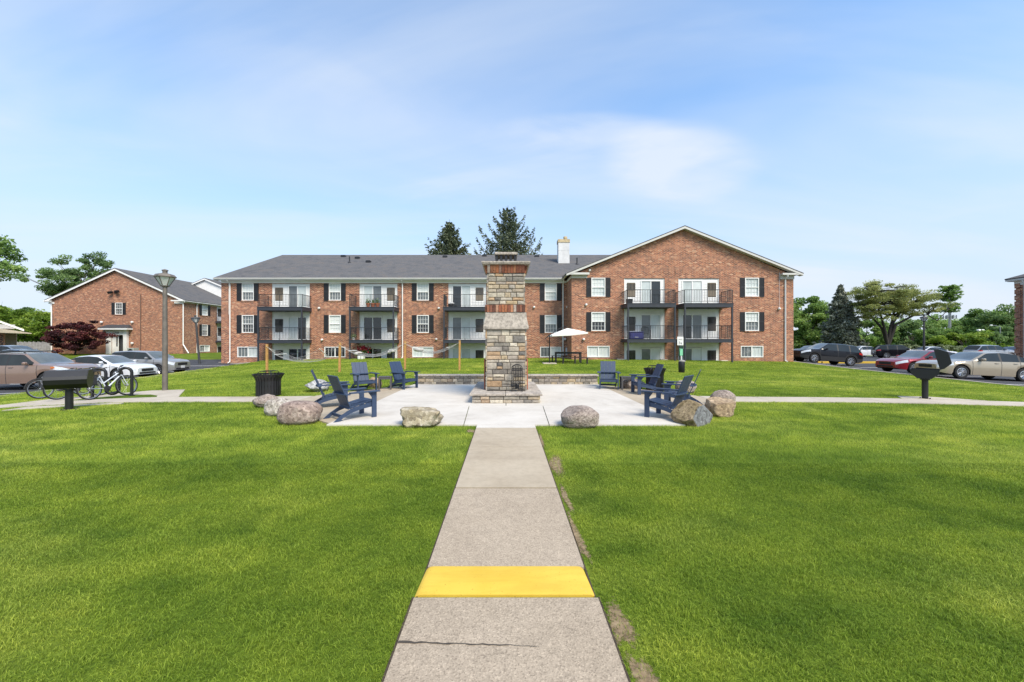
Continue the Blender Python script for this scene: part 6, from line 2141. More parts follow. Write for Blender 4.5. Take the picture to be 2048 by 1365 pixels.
# ---------------------------------------------------------------- trash bins
def trash_bin(px_, Y, rb_, rt_, h, lab):
    x = fx(px_, Y)
    t = thing('trash_bin', lab, 'trash bin', (x, Y, g(x, Y) + .0), 0, 'black slatted trash bins')
    m = MB(); n = 26
    for k in range(n):
        a = 2 * math.pi * k / n; wv = math.pi * rb_ / n * .68
        ct, st_ = math.cos(a), math.sin(a)
        pr_ = [(rb_, .04), (rb_, h * .70), (rb_ + (rt_ - rb_) * .25, h * .82), (rt_ * .93, h * .93), (rt_, h * .985), (rt_ * 1.0, h)]
        vs = []
        for r__, z in pr_:
            ww = wv * (r__ / rb_) * (1.0 if z < h * .9 else 1.15)
            for dr in (0, .012):
                for sg in (-1, 1):
                    vs.append(((r__ + dr) * ct - sg * ww * st_, (r__ + dr) * st_ + sg * ww * ct, z))
        fs = []
        for i in range(len(pr_) - 1):
            b = i * 4; c = b + 4
            fs += [(b, b + 1, c + 1, c), (b + 2, c + 2, c + 3, b + 3), (b, c, c + 2, b + 2), (b + 1, b + 3, c + 3, c + 1)]
        m.add(vs, fs)
    build('slat_body', m, 'black', t)
    for z, r__ in ((.05, rb_ + .008), (h * .5, rb_ - .006), (h * .97, rt_ - .012)):
        m = MB(); m.lathe([(r__ - .012, z), (r__ + .006, z), (r__ + .006, z + .035), (r__ - .012, z + .035), (r__ - .012, z)], 32); build('hoop', m, 'black', t)
    m = MB(); m.lathe([(rb_ * .93, .03), (rb_ * .93, h * .9), (rb_ * .90, h * .9), (rb_ * .90, .05)], 28); build('liner', m, 'trim', t)
    m = MB(); zl = h + .085
    m.lathe([(rt_ * .40, zl), (rt_ * .46, zl), (rt_ * .46, zl + .02), (rt_ * .40, zl + .02), (rt_ * .40, zl)], 28)
    for k in range(4):
        a = math.pi / 4 + k * math.pi / 2
        m.tube([(rt_ * .80 * math.cos(a), rt_ * .8 * math.sin(a), h * .93), (rt_ * .6 * math.cos(a), rt_ * .6 * math.sin(a), zl), (rt_ * .43 * math.cos(a), rt_ * .43 * math.sin(a), zl + .01)], .011, 6)
    build('rain_ring', m, 'black', t)
    return t
trash_bin(537, 12.35, .335, .435, .70, 'wide black slatted trash bin left of the patio, behind pink boulders')
trash_bin(1309.5, 13.75, .285, .365, .78, 'black slatted trash bin behind a navy chair right of the patio')

# ---------------------------------------------------------------- lamp posts
def lamp_post(name, loc, H, lab, tilt=0.0, yaw=20, col='lampbronze', sc=1.0, group='lantern posts'):
    t = thing(name, lab, 'lamp post', loc, 0, group)
    t.rotation_euler = (0, tilt, R(yaw))
    hl = H - .66 * sc
    m = MB(); m.lathe([(.085 * sc, -.15), (.080 * sc, hl * .5), (.066 * sc, hl), (.09 * sc, hl + .01), (.09 * sc, hl + .05), (.05 * sc, hl + .06)], 14); build('pole', m, col, t, smooth=50)
    n = 6
    m = MB(); a0 = math.pi / 6
    for k in range(n):
        a = 2 * math.pi * k / n + a0
        m.tube([(.12 * sc * math.cos(a), .12 * sc * math.sin(a), hl + .05 * sc), (.29 * sc * math.cos(a), .29 * sc * math.sin(a), hl + .36 * sc)], .014 * sc, 5)
    m.lathe([(.13 * sc, hl + .03 * sc), (.14 * sc, hl + .06 * sc), (.05, hl + .065 * sc)], n, a0=a0)
    build('lantern_frame', m, col, t)
    m = MB(); m.lathe([(.11 * sc, hl + .065 * sc), (.275 * sc, hl + .355 * sc), (.05, hl + .357 * sc)], n, a0=a0); build('lantern_glass', m, 'lampglass', t)
    m = MB(); m.lathe([(.33 * sc, hl + .36 * sc), (.335 * sc, hl + .385 * sc), (.26 * sc, hl + .47 * sc), (.10 * sc, hl + .51 * sc), (.075 * sc, hl + .52 * sc), (.075 * sc, hl + .59 * sc), (.10 * sc, hl + .60 * sc), (.095 * sc, hl + .63 * sc), (.02, hl + .66 * sc)], n, a0=a0); build('lantern_roof', m, col, t)
    return t
MATS['lampbronze'] = M('weathered_bronze', (.155, .135, .115), .6, .2, var=.25, vs=5)
MATS['lampdark'] = M('dark_pole_paint', (.045, .047, .050), .55, var=.2)
MATS['lampglass'] = M('clouded_lamp_glass', (.60, .62, .59), .25, var=.2, vs=6)
p = at(330, 782); lamp_post('lamp_post', p, 4.42, 'tall bronze lantern post on the lawn left of the patio', yaw=8)
p = at(399, 727); lamp_post('lamp_post', p, 4.0, 'leaning dark lantern post in front of the left block, by its downspout', tilt=R(-4.5), yaw=8, col='lampdark')
lamp_post('lamp_post', (fx(1848, 38), 38, g(fx(1848, 38), 38)), 4.6, 'dark lantern post in the right car park in front of the green trees', yaw=8, col='lampdark')
# lamp with banner and two plain street lights in the distance
bl = thing('banner_lamp', 'twin lamp post carrying a purple banner far behind the right cars', 'lamp post', P3(1961, 70))
m = MB(); m.tube([(0, 0, -.1), (0, 0, 4.1)], .07, 8); build('pole', m, 'lampbronze', bl)
for s in (-1, 1):
    m = MB(); m.lathe([(.12, 3.72), (.22, 3.98), (.34, 4.02), (.25, 4.15), (.05, 4.22)], 8, (.30 * s, 0, 0)); build('lantern', m, 'lampglass', bl)
m = MB(); m.cbox(.10, .75, -.015, .015, 2.35, 3.62, .004); bn = build('banner', m, MATS.setdefault('purple', M('purple_banner', (.10, .085, .17), .8)), bl)
m = MB(); m.lathe([(.01, -.02), (.20, -.021), (.20, -.018)], 16, (.42, 0, 2.98), 1); m.prism([(.25, 2.62), (.60, 2.62), (.52, 2.85), (.32, 2.85)], 1, -.024, -.018); build('banner_emblem', m, 'white', bn)
def street_light(px_, Y, H, lab, s):
    t = thing('street_light', lab, 'street light', P3(px_, Y), 0, 'thin grey street lights')
    m = MB(); m.tube([(0, 0, -.1), (0, 0, H)], [.10, .07], 8); build('pole', m, 'grey_metal', t)
    m = MB(); m.tube([(0, 0, H - .15), (s * .7, 0, H + .18), (s * 1.5, 0, H + .25)], .045, 6); build('arm', m, 'grey_metal', t)
    m = MB(); m.lathe([(.05, 0), (.13, .1), (.13, .5), (.04, .6)], 10, (s * 1.5 + (0 if s > 0 else -.6), 0, H + .25), 0); build('lamp_head', m, 'lampglass', t)
street_light(2000.5, 78, 5.0, 'taller thin grey street light with an arm to the left, near the right brick corner', -1)
street_light(1991.5, 78, 3.1, 'shorter thin grey street light with an arm to the right, near the right brick corner', 1)
# antenna tower disguised as a tree
tw = thing('antenna_tower', 'thin cell tower dressed as a pine, rising above the trees on the right', 'antenna tower', P3(1899.5, 100))
m = MB(); m.tube([(0, 0, -.2), (0, 0, 15.6)], [.34, .22], 10); build('mast', m, 'grey_metal', tw)
m = MB()
for z in (8.3, 10.9):
    for k in range(6):
        a = k * math.pi / 3 + .3
        m.tube([(0, 0, z), (1.05 * math.cos(a), 1.05 * math.sin(a), z)], .05, 5)
        c = Vector((1.1 * math.cos(a), 1.1 * math.sin(a), z)); m.rbox(c, .22, .22, .95, Matrix.Rotation(a, 3, 'Z'))
build('antenna_panels', m, 'grey_metal', tw)
rg = np.random.default_rng(5); Q = []; D = []
for z in np.linspace(9.6, 16.0, 26):
    if 11.4 < z < 12.2: continue
    for k in range(6):
        a = rg.random() * 6.28; l = (2.0 if z > 12 else 1.6) * rg.uniform(.6, 1.25)
        for s_ in rg.random(34):
            Q.append((math.cos(a) * l * s_ + rg.normal() * .12, math.sin(a) * l * s_ + rg.normal() * .12, z + .25 * s_ + rg.normal() * .12)); D.append((math.cos(a), math.sin(a), .3))
npmesh('fake_foliage', leaf_quads(np.array(Q), .30, rg, .3, 1.7, np.array(D)), 4, 'leaf_mid', tw, np.repeat(np.clip(rg.normal(.4, .2, len(Q)), 0, 1), 4))

# ---------------------------------------------------------------- grills
def grill(loc, yaw, lab, open_):
    t = thing('park_grill', lab, 'grill', loc, R(yaw), 'black pedestal park grills')
    m = MB(); m.lathe([(.078, -.1), (.078, .62), (.12, .63), (.12, .66), (.05, .665)], 16); build('post', m, 'black', t, smooth=50)
    m = MB(); m.cbox(-.15, .15, -.15, .15, .0, .015, .004)
    for a in (-1, 1):
        for b in (-1, 1):
            m.lathe([(.018, .0), (.018, .045), (.004, .05)], 8, (a * .11, b * .11, 0))
    build('base_plate', m, 'black', t)
    L_ = .36
    tray = [(-.33, .98), (-.30, .84), (-.16, .69), (.16, .69), (.30, .84), (.33, .98), (.315, .98), (.285, .85), (.15, .705), (-.15, .705), (-.285, .85), (-.315, .98)]
    m = MB(); m.prism(tray, 0, -L_, L_)
    m.prism(tray[:6], 0, -L_ - .012, -L_ + .004); m.prism(tray[:6], 0, L_ - .004, L_ + .012)
    build('tray', m, 'black', t)
    m = MB()
    for k in range(24):
        y = -.29 + k * .025
        m.box(-L_ + .01, L_ - .01, y - .004, y + .004, .925, .935)
    build('grate', m, 'grey_metal', t)
    hood = [(-.33, 0), (-.31, .10), (-.18, .28), (.18, .28), (.31, .10), (.33, 0)]
    if open_:
        hinge = Vector((.33, .985)); an = R(-78)
        hp = []
        for a, b in hood:
            d = Vector((a - .33, b)); hp.append((hinge.x + d.x * math.cos(an) - d.y * math.sin(an), hinge.y + d.x * math.sin(an) + d.y * math.cos(an)))
    else:
        hp = [(a, b + .985) for a, b in hood]
    m = MB(); n = len(hp); inner = []
    c = sum((Vector(p) for p in hp), Vector((0, 0))) / n
    inner = [tuple(Vector(p) + (c - Vector(p)).normalized() * .014) for p in hp]
    m.prism(hp + inner[::-1], 0, -L_ - .01, L_ + .01); m.prism(hp, 0, -L_ - .02, -L_ - .005); m.prism(hp, 0, L_ + .005, L_ + .02)
    build('hood', m, 'black', t)
    m = MB()
    if open_:
        m.tube([(-.12, .30, 1.30), (-.12, .24, 1.34), (.12, .24, 1.34), (.12, .30, 1.30)], .012, 6); build('handle', m, 'black', t)
    return t
p = at(138.5, 820); tg = grill(p, 36, 'closed black pedestal grill with a long box hood, in front of the bicycles', False); tg.scale = (1, 1, .80)
p = at(1850, 799); tg = grill(p, 221, 'black pedestal grill with its hood tipped open, in front of the beige sedan', True); tg.scale = (.95, .95, .95)

# ---------------------------------------------------------------- bicycles and rack
MATS['bikewhite'] = M('white_frame_paint', (.62, .66, .72), .35, coat=.5); MATS['bikeblue'] = M('teal_frame_paint', (.10, .25, .32), .35, coat=.5); MATS['bikedark'] = M('black_frame_paint', (.02, .02, .024), .35, coat=.4); MATS['steel'] = M('bright_steel', (.34, .34, .35), .35, .8)
def bicycle(loc, yaw, lab, frame, low, lean=6, steer=0, basket=False):
    t = thing('bicycle', lab, 'bicycle', loc, R(yaw), 'bicycles at the rack')
    t.rotation_euler = Euler((R(lean), 0, R(yaw)))
    r = .335; fa_, ra_ = .53, -.50
    def wheel(x, parent):
        m = MB(); m.lathe([(r - .035, -.014), (r - .012, -.019), (r, -.008), (r, .008), (r - .012, .019), (r - .035, .014), (r - .035, -.014)], 40, (x, 0, r), 1)
        w = build('wheel', m, 'tyre', parent, smooth=60)
        m = MB(); m.lathe([(r - .055, -.011), (r - .034, -.0135), (r - .034, .0135), (r - .055, .011), (r - .055, -.011)], 40, (x, 0, r), 1); m.lathe([(.018, -.04), (.03, -.03), (.03, .03), (.018, .04)], 12, (x, 0, r), 1)
        build('rim', m, 'steel', w)
        m = MB()
        for k in range(18):
            a = 2 * math.pi * k / 18
            m.tube([(x + .02 * math.cos(a + .5), (.025 if k % 2 else -.025), r + .02 * math.sin(a + .5)), (x + (r - .05) * math.cos(a), 0, r + (r - .05) * math.sin(a))], .0022, 4)
        build('spokes', m, 'steel', w)
    wheel(ra_, t); wheel(fa_, t)
    bb = (-.06, 0, .29); st_ = (-.22, 0, .74); ht = (.34, 0, .80); hb_ = (.375, 0, .68)
    m = MB()
    m.tube([bb, st_], .017, 8); m.tube([bb, hb_], .021, 8); m.tube([(hb_[0] + .005, 0, hb_[2] - .03), ht], .02, 8)
    if low: m.tube([(-.13, 0, .46), (ht[0] + .01, 0, ht[2] - .03)], .017, 8)
    else: m.tube([(-.20, 0, .70), (ht[0], 0, ht[2] - .02)], .016, 8)
    for s in (-1, 1):
        m.tube([(bb[0], s * .03, bb[2]), (ra_, s * .055, r)], .009, 6); m.tube([(-.205, s * .02, .68), (ra_, s * .055, r)], .008, 6)
    build('frame', m, frame, t, smooth=60)
    m = MB()
    m.tube([(hb_[0] + .01, 0, hb_[2] - .03), (hb_[0] + .02, 0, .67)], .017, 8)
    for s in (-1, 1):
        m.tube([(hb_[0] + .012, s * .045, .675), (.47, s * .05, .45), (fa_, s * .055, r)], .012, 7)
    m.tube([(hb_[0] + .012, -.05, .675), (hb_[0] + .012, .05, .675)], .014, 6)
    build('fork', m, frame, t, smooth=60)
    m = MB(); m.tube([(.335, 0, .80), (.315, 0, .90), (.36, 0, .94)], .013, 7)
    m.tube([(.24, -.30, .97), (.33, -.22, .985), (.37, -.06, .945), (.37, .06, .945), (.33, .22, .985), (.24, .30, .97)], .011, 7); build('handlebar', m, 'steel', t, smooth=60)
    m = MB()
    for s in (-1, 1):
        m.tube([(.24, s * .30, .97), (.15, s * .315, .955)], .017, 8)
    build('grips', m, 'trim', t)
    m = MB(); m.tube([st_, (-.245, 0, .83)], .013, 7)
    m.add([(-.37, -.085, .845), (-.37, .085, .845), (-.25, .06, .85), (-.10, .018, .845), (-.10, -.018, .845), (-.25, -.06, .85), (-.37, -.07, .90), (-.37, .07, .90), (-.25, .045, .885), (-.10, .012, .87), (-.10, -.012, .87), (-.25, -.045, .885)],
          [(0, 1, 2, 3, 4, 5), (6, 11, 10, 9, 8, 7)] + [(i, (i + 1) % 6, 6 + (i + 1) % 6, 6 + i) for i in (0, 1, 2, 3, 4, 5)]); build('saddle', m, 'trim', t)
    m = MB(); m.lathe([(.03, -.045), (.095, -.045), (.095, -.038), (.03, -.038)], 22, bb, 1)
    m.tube([(bb[0], -.06, bb[2]), (bb[0] + .10, -.065, bb[2] - .13)], .009, 6); m.tube([(bb[0], .06, bb[2]), (bb[0] - .10, .065, bb[2] + .13)], .009, 6)
    m.cbox(bb[0] + .05, bb[0] + .15, -.16, -.07, bb[2] - .145, bb[2] - .12, .005); m.cbox(bb[0] - .15, bb[0] - .05, .07, .16, bb[2] + .12, bb[2] + .145, .005); build('crank', m, 'trim', t)
    m = MB()
    for x in (ra_,):
        arc = [(x + (r + .025) * math.cos(a), 0, r + (r + .025) * math.sin(a)) for a in np.linspace(R(20), R(175), 14)]
        m.tube(arc, .018, 6)
    build('mudguard', m, frame if low else 'trim', t)
    if basket:
        m = MB(); m.cbox(-.62, -.28, -.13, .13, .70, .72, .006); m.tube([(-.60, .11, .70), (ra_, .07, r)], .006, 5); m.tube([(-.60, -.11, .70), (ra_, -.07, r)], .006, 5); m.cbox(-.60, -.40, -.20, -.14, .42, .69, .03); build('carrier', m, 'trim', t)
    return t
def bike_at(rear_px, base_px, yaw, *a, **k):
    p = at(rear_px, base_px)
    c, s = math.cos(R(yaw)), math.sin(R(yaw))
    return bicycle((p.x + .50 * c, p.y + .50 * s, g(p.x + .5 * c, p.y + .5 * s) + .025), yaw, *a, **k)
bike_at(181, 802, 82, 'white and blue step-through bicycle leaning at the rack, rear wheel nearest', 'bikewhite', True, lean=-7, basket=True)
bike_at(116, 802, 72, 'black bicycle behind the closed grill, its rear wheel showing under the grill', 'bikedark', False, lean=-5)
bike_at(82, 800, 66, 'dark bicycle farthest left behind the closed grill', 'bikedark', False, lean=-8)
rk_ = thing('bicycle_rack', 'black wave shaped bicycle rack beside the white bicycle', 'bicycle rack', at(238, 794), R(30), None)
m = MB(); r0 = .044
pts = []
xs_ = -.62; seg_w = .31
def arc_pts(cx, z, rad, up_, n=10):
    return [(cx + rad * math.cos(a), 0, z + (rad * math.sin(a))) for a in (np.linspace(math.pi, 0, n) if up_ else np.linspace(math.pi, 2 * math.pi, n))]
pts = [(-.62, 0, -.05)] + arc_pts(-.465, .78, .155, True) + arc_pts(-.155, .26, .155, False) + arc_pts(.155, .78, .155, True) + [(.31, 0, -.05)]
m.tube(pts, r0, 10); build('wave_tube', m, 'black', rk_, smooth=60)
for x in (-.62, .31):
    m = MB(); m.lathe([(.09, 0.026), (.09, .04), (.05, .045)], 14, (x, 0, 0)); build('foot_plate', m, 'black', rk_)

# ---------------------------------------------------------------- hammocks
MATS['net'] = M('grey_hammock_net', (.24, .24, .24), .8, var=.1)
MATS['rope'] = M('pale_rope', (.45, .43, .39), .9, var=.1)
HP = [(534, 747, 689), (679, 744.5, 686), (810, 739, 683), (919, 740.5, 681)]
posts = []
plab = ['leftmost wooden hammock post, rising behind the left trash bin', 'wooden hammock post in front of the second basement window', 'wooden hammock post beside the downspout', 'wooden hammock post just left of the stone chimney']
for (px_, pb, pt), lab in zip(HP, plab):
    b = at(px_, pb); h = (pb - pt) * b.y / F
    m = MB(); m.cbox(-.052, .052, -.052, .052, -.2, h, .008)
    o = build('hammock_post', m, 'post_wood', None, loc=b); tag(o, lab, 'post', 'wooden hammock posts')
    o.rotation_euler = (0, R(random.Random(px_).uniform(-1.2, 1.2)), 0)
    posts.append((b, h))
hlab = ['sagging grey net hammock between the two left posts, a spreader bar tilted', 'grey net hammock between the middle posts, white cloths at its ends', 'grey net hammock hanging left of the stone chimney']
for i in range(3):
    (a, ha), (b, hb2) = posts[i], posts[i + 1]
    A = a + Vector((0, -.08, ha * .93)); B = b + Vector((0, -.08, hb2 * .93))
    t = thing('hammock', hlab[i], 'hammock', (A + B) / 2 - Vector((0, 0, 1.0)), 0, 'net hammocks')
    o0 = t.location
    d = B - A
    def cat_(s, sag): return A.lerp(B, s) - Vector((0, 0, sag * 4 * s * (1 - s)))
    n = 26; s0, s1 = .20, .80
    sag = [.88, .72, .62][i]
    rows = []
    for k in range(n + 1):
        s = s0 + (s1 - s0) * k / n
        c = cat_(s, sag)
        wd = .50
        tw = [(.26 if k > n * .4 else .0) * (k / n), 0, 0][i]
        row = []
        for j in range(11):
            q = -1 + 2 * j / 10
            row.append(c + Vector((0, wd * q, .12 * q * q + tw * q * -1)))
        rows.append(row)
    m = MB()
    for row in rows:
        m.tube([p_ - o0 for p_ in row], .0032, 3, False)
    for j in range(11):
        m.tube([rows[k][j] - o0 for k in range(n + 1)], .0032 if 0 < j < 10 else .009, 3, False)
    # diagonal net strands
    for k in range(n):
        for j in range(0, 10):
            a_, b_ = (rows[k][j], rows[k + 1][j + 1]) if (j + k) % 2 else (rows[k + 1][j], rows[k][j + 1])
            m.tube([a_ - o0, b_ - o0], .0026, 3, False)
    build('net', m, 'net', t)
    for row in (rows[0], rows[-1]):
        m = MB(); m.tube([row[0] - o0 + Vector((0, -.06, 0)), row[-1] - o0 + Vector((0, .06, 0))], .017, 8); build('spreader_bar', m, 'white', t)
    m = MB()
    for row, hk in ((rows[0], A), (rows[-1], B)):
        ring = hk.lerp(row[5], .18)
        m.tube([hk - o0, ring - o0], .008, 5)
        for j in range(0, 11, 2):
            m.tube([ring - o0, row[j] - o0], .0035, 3, False)
    build('ropes', m, 'rope', t)
    if i == 1:
        for s in (.26, .76):
            c = cat_(s, sag) - o0
            m = MB(); m.lathe([(.02, -.16), (.085, -.10), (.10, 0), (.08, .10), (.02, .17)], 10, (c.x, c.y - .1, c.z + .03), 1); m.lathe([(.02, -.2), (.06, -.1), (.07, .1), (.02, .2)], 10, (c.x + .1, c.y, c.z + .09), 0)
            build('rolled_pillow', m, 'rope', t, smooth=60)
    if i == 2:
        c = cat_(.27, sag) - o0
        m = MB(); m.lathe([(.02, -.3), (.09, -.2), (.11, 0), (.09, .2), (.02, .3)], 12, (c.x, c.y - .15, c.z + .1), 0); build('rolled_pillow', m, 'rope', t, smooth=60)

# ---------------------------------------------------------------- picnic corner
p = at(1137, 728)
MATS['canvas'] = M('cream_canvas', (.80, .77, .71), .8, var=.04)
um_ = thing('cantilever_umbrella', 'cream cantilever umbrella on a black side pole over the picnic table', 'umbrella', (fx(1099, p.y), p.y, g(fx(1099, p.y), p.y)))
k = p.y / F
m = MB(); m.tube([(0, 0, -.05), (0, 0, 58 * k)], .035, 8); build('pole', m, 'black', um_)
cx_ = 37 * k; ct = Vector((cx_ + .0, .3, 71 * k))
m = MB(); m.tube([(0, 0, 58 * k), (-.30, 0, 50 * k), (0, 0, 41 * k)], .018, 6); m.tube([(-.30, 0, 50 * k), (.55, .12, 69 * k), (ct.x - .15, .28, 73 * k + .06)], .022, 6); m.tube([(ct.x - .15, .28, 73 * k + .06), tuple(ct)], .02, 6); build('boom', m, 'black', um_)
m = MB(); hw_ = 1.16
def cpt(sx, sy, f):
    dx, dy = sx * hw_ * f, sy * hw_ * f
    z = ct.z - .42 * f - .05 * f * (1 - f) * 0 + .085 * sx * f + .02
    return (ct.x + dx, ct.y + dy, z)
cor = [(-1, -1), (0, -1), (1, -1), (1, 0), (1, 1), (0, 1), (-1, 1), (-1, 0)]
vs = [tuple(ct + Vector((0, 0, .02)))]
for f in (.5, 1.0):
    for sx, sy in cor:
        q = cpt(sx, sy, f); sagm = .035 if 0 in (sx, sy) else 0
        vs.append((q[0], q[1], q[2] + (-sagm * f + .02)))
for sx, sy in cor:
    q = cpt(sx, sy, 1.0); sagm = .035 if 0 in (sx, sy) else 0
    vs.append((q[0], q[1], q[2] - sagm - .07))
fs = [(0, 1 + i, 1 + (i + 1) % 8) for i in range(8)] + [(1 + i, 9 + i, 9 + (i + 1) % 8, 1 + (i + 1) % 8) for i in range(8)] + [(9 + i, 17 + i, 17 + (i + 1) % 8, 9 + (i + 1) % 8) for i in range(8)]
m.add(vs, fs); build('canopy', m, 'canvas', um_)
m = MB()
for sx, sy in cor:
    q = cpt(sx, sy, .98); m.tube([(ct.x, ct.y, ct.z - .05), (q[0], q[1], q[2] - .03)], .010, 5)
build('ribs', m, 'black', um_)
m = MB(); m.cbox(-.45, .45, -.35, .55, -.02, .06, .02); build('base_slab', m, 'path_conc', um_)
MATS['blackwood'] = M('black_stained_wood', (.022, .019, .018), .6, var=.2)
pt_ = thing('picnic_table', 'black outdoor table under the cream umbrella', 'table', (fx(1136, p.y + .9), p.y + .9, g(fx(1136, p.y + .9), p.y + .9)), R(-4))
m = MB()
for i in range(6):
    m.cbox(-.92, .92, -.42 + i * .141, -.42 + i * .141 + .13, .70, .735, .005)
build('tabletop', m, 'blackwood', pt_)
for sx in (-1, 1):
    for sy in (-1, 1):
        m = MB(); m.box(sx * .84 - .045, sx * .84 + .045, sy * .34 - .045, sy * .34 + .045, 0, .70); build('leg', m, 'blackwood', pt_)
m = MB(); m.box(-.795, .795, -.36, -.32, .62, .70); m.box(-.795, .795, .32, .36, .62, .70); build('apron', m, 'blackwood', pt_)
for dy, dx, lab in ((-.95, .32, 'black bench on the near side of the picnic table'), (.72, -.2, 'black bench on the far side of the picnic table')):
    x, y = fx(1136, p.y + .9) + dx, p.y + .9 + dy
    b = thing('bench', lab, 'bench', (x, y, g(x, y)), R(-4), 'black picnic benches')
    m = MB()
    for i in range(3):
        m.cbox(-.88, .88, -.17 + i * .115, -.17 + i * .115 + .105, .40, .435, .005)
    build('seat', m, 'blackwood', b)
    for sx in (-1, 0, 1):
        for sy in (-1, 1):
            m = MB(); m.box(sx * .80 - .035, sx * .80 + .035, sy * .12 - .035, sy * .12 + .035, 0, .40); build('leg', m, 'blackwood', b)
# ---------------------------------------------------------------- dog waste station
p = at(1360, 745); k = p.y / F
ds = thing('dog_waste_station', 'dog waste station with a white sign, green bag box and black bin on the lawn', 'waste station', p)
m = MB(); m.box(-.035, .035, -.025, .025, -.2, 67 * k); build('post', m, MATS.setdefault('dgreen', M('dark_green_paint', (.008, .035, .022), .5)), ds)
m = MB(); m.cbox(-.165, .165, -.045, -.027, 54 * k, 71 * k, .004); sg = build('sign_panel', m, 'white', ds)
m = MB(); z_ = 54 * k
# little figures: a walker with a dog, an outline border and a line of writing
def flat(mb, pts): mb.prism([(a * .01, z_ + b * .01) for a, b in pts], 1, -.049, -.044)
flat(m, [(-8, 20), (-5, 20), (-5, 11), (-8, 11)]); flat(m, [(-7.6, 23.5), (-5.4, 23.5), (-5.4, 21), (-7.6, 21)]); flat(m, [(-8, 11), (-6.8, 11), (-7.6, 5), (-9, 5)]); flat(m, [(-6.4, 11), (-5, 11), (-3.6, 5), (-5, 5)])
flat(m, [(1, 12), (7, 12), (7, 9), (1, 9)]); flat(m, [(6.5, 14.5), (9, 14), (9, 11.5), (6.5, 11.5)]); flat(m, [(1, 9), (2, 9), (2, 5), (1, 5)]); flat(m, [(6, 9), (7, 9), (7, 5), (6, 5)]); flat(m, [(-5, 17.5), (-5, 16.8), (7, 12), (7, 12.7)])
build('pictogram', m, 'black', sg)
text_mesh('sign_text', 'CLEAN UP\nAFTER YOUR PET', .032, 'black', None, (0, 0, 0), (R(90), 0, 0), ext=.002).parent = sg
sg.children[-1].location = (0, -.047, 54 * k + .31)
m = MB(); m.cbox(-.10, .12, -.13, -.03, 32 * k, 53 * k, .02); bx = build('bag_dispenser', m, 'dgreen', ds)
m = MB(); m.cbox(-.07, .09, -.142, -.131, 33.5 * k, 47 * k, .004); m.cbox(-.085, -.045, -.142, -.131, 43 * k, 48 * k, .004); build('bag_sign', m, MATS.setdefault('mint', M('mint_green', (.20, .55, .33), .5, var=.1)), bx)
m = MB(); m.cbox(-.02, .03, -.15, -.135, 25 * k, 33 * k, .006); build('loose_bag', m, 'white', bx)
m = MB(); m.lathe([(.135, 0.0), (.155, .03), (.165, 20 * k), (.15, 21.5 * k), (.145, 21 * k), (.12, .04)], 20, (.0, -.19, 0)); build('bin', m, 'black', ds, smooth=50)
m = MB(); m.lathe([(.17, 21.6 * k), (.17, 23 * k), (.08, 25 * k)], 20, (.03, -.19, 0)); build('bin_lid', m, MATS.setdefault('lidgrey', M('grey_lid', (.30, .28, .25), .6)), ds, smooth=50)

# ---------------------------------------------------------------- things on the balconies and by the walls
MATS['terracotta'] = M('terracotta', (.42, .14, .065), .85, var=.15, vs=10)
def px_on(px_, Y): return fx(px_, Y)
for i, (px_, lab) in enumerate(((737, 'left terracotta planter on the upper middle balcony'), (746.5, 'middle terracotta planter on the upper middle balcony'), (755.5, 'right terracotta planter on the upper middle balcony'))):
    x = px_on(px_, 31.5)
    t = thing('planter', lab, 'planter', (x, 31.42, 4.521), 0, 'terracotta planters in a row')
    m = MB(); m.lathe([(.125, 0), (.175, .24), (.19, .24), (.19, .30), (.165, .30), (.15, .2)], 14); build('pot', m, 'terracotta', t, smooth=40)
    r = np.random.default_rng(i); q = r.normal(size=(90, 3)) * np.array([.08, .08, .12]) + np.array([0, 0, .42]); npmesh('foliage', leaf_quads(q, .07, r), 4, 'leaf_mid', t, np.repeat(np.clip(r.normal(.4, .2, 90), 0, 1), 4))
x = px_on(1270, 29.7)
t = thing('storage_bench', 'blue covered box on the middle left wing balcony', 'box', (x, 29.55, 1.931))
m = MB(); m.cbox(-.52, .52, -.26, .26, 0, .48, .05); build('body', m, MATS.setdefault('tarp', M('blue_tarp', (.035, .04, .17), .6, var=.2, bmp=.3, bs=14)), t)
m = MB(); m.cbox(-.54, .54, -.28, .28, .481, .55, .03); build('lid', m, 'tarp', t)
m = MB(); m.cbox(-.15, .12, -.275, -.261, .10, .15, .004); build('badge', m, 'white', t)
x = px_on(1290, 29.9)
t = thing('garden_chair', 'dark wire garden chair on the middle left wing balcony', 'chair', (x, 29.75, 1.931))
m = MB(); m.lathe([(.02, .42), (.24, .42), (.25, .435), (.02, .44)], 18); build('seat', m, 'rail', t)
m = MB(); arc = [(-.25, .15, .42), (-.27, .2, .75)] + [(.27 * math.cos(a), .2, .75 + .2 * math.sin(a)) for a in np.linspace(math.pi, 0, 9)] + [(.25, .15, .42)]
m.tube(arc, .018, 6)
for xx in (-.12, 0, .12): m.tube([(xx, .16, .43), (xx, .2, .9)], .008, 5)
m.tube([(-.27, .2, .7), (-.28, -.2, .66), (-.24, -.22, .42)], .015, 6); m.tube([(.27, .2, .7), (.28, -.2, .66), (.24, -.22, .42)], .015, 6); build('backrest', m, 'rail', t)
for sx in (-1, 1):
    for sy in (-1, 1):
        m = MB(); m.tube([(sx * .17, sy * .17, .42), (sx * .22, sy * .22, 0)], .014, 6); build('leg', m, 'rail', t)
x = px_on(1248.5, 28.95)
t = thing('box_planter', 'black box on the upper left wing balcony corner', 'planter', (9.2, 29.1, 4.571)); m = MB(); m.cbox(-.2, .2, -.15, .15, 0, .28, .02); m.cbox(-.22, .22, -.17, .17, .281, .32, .01); build('body', m, 'black', t)
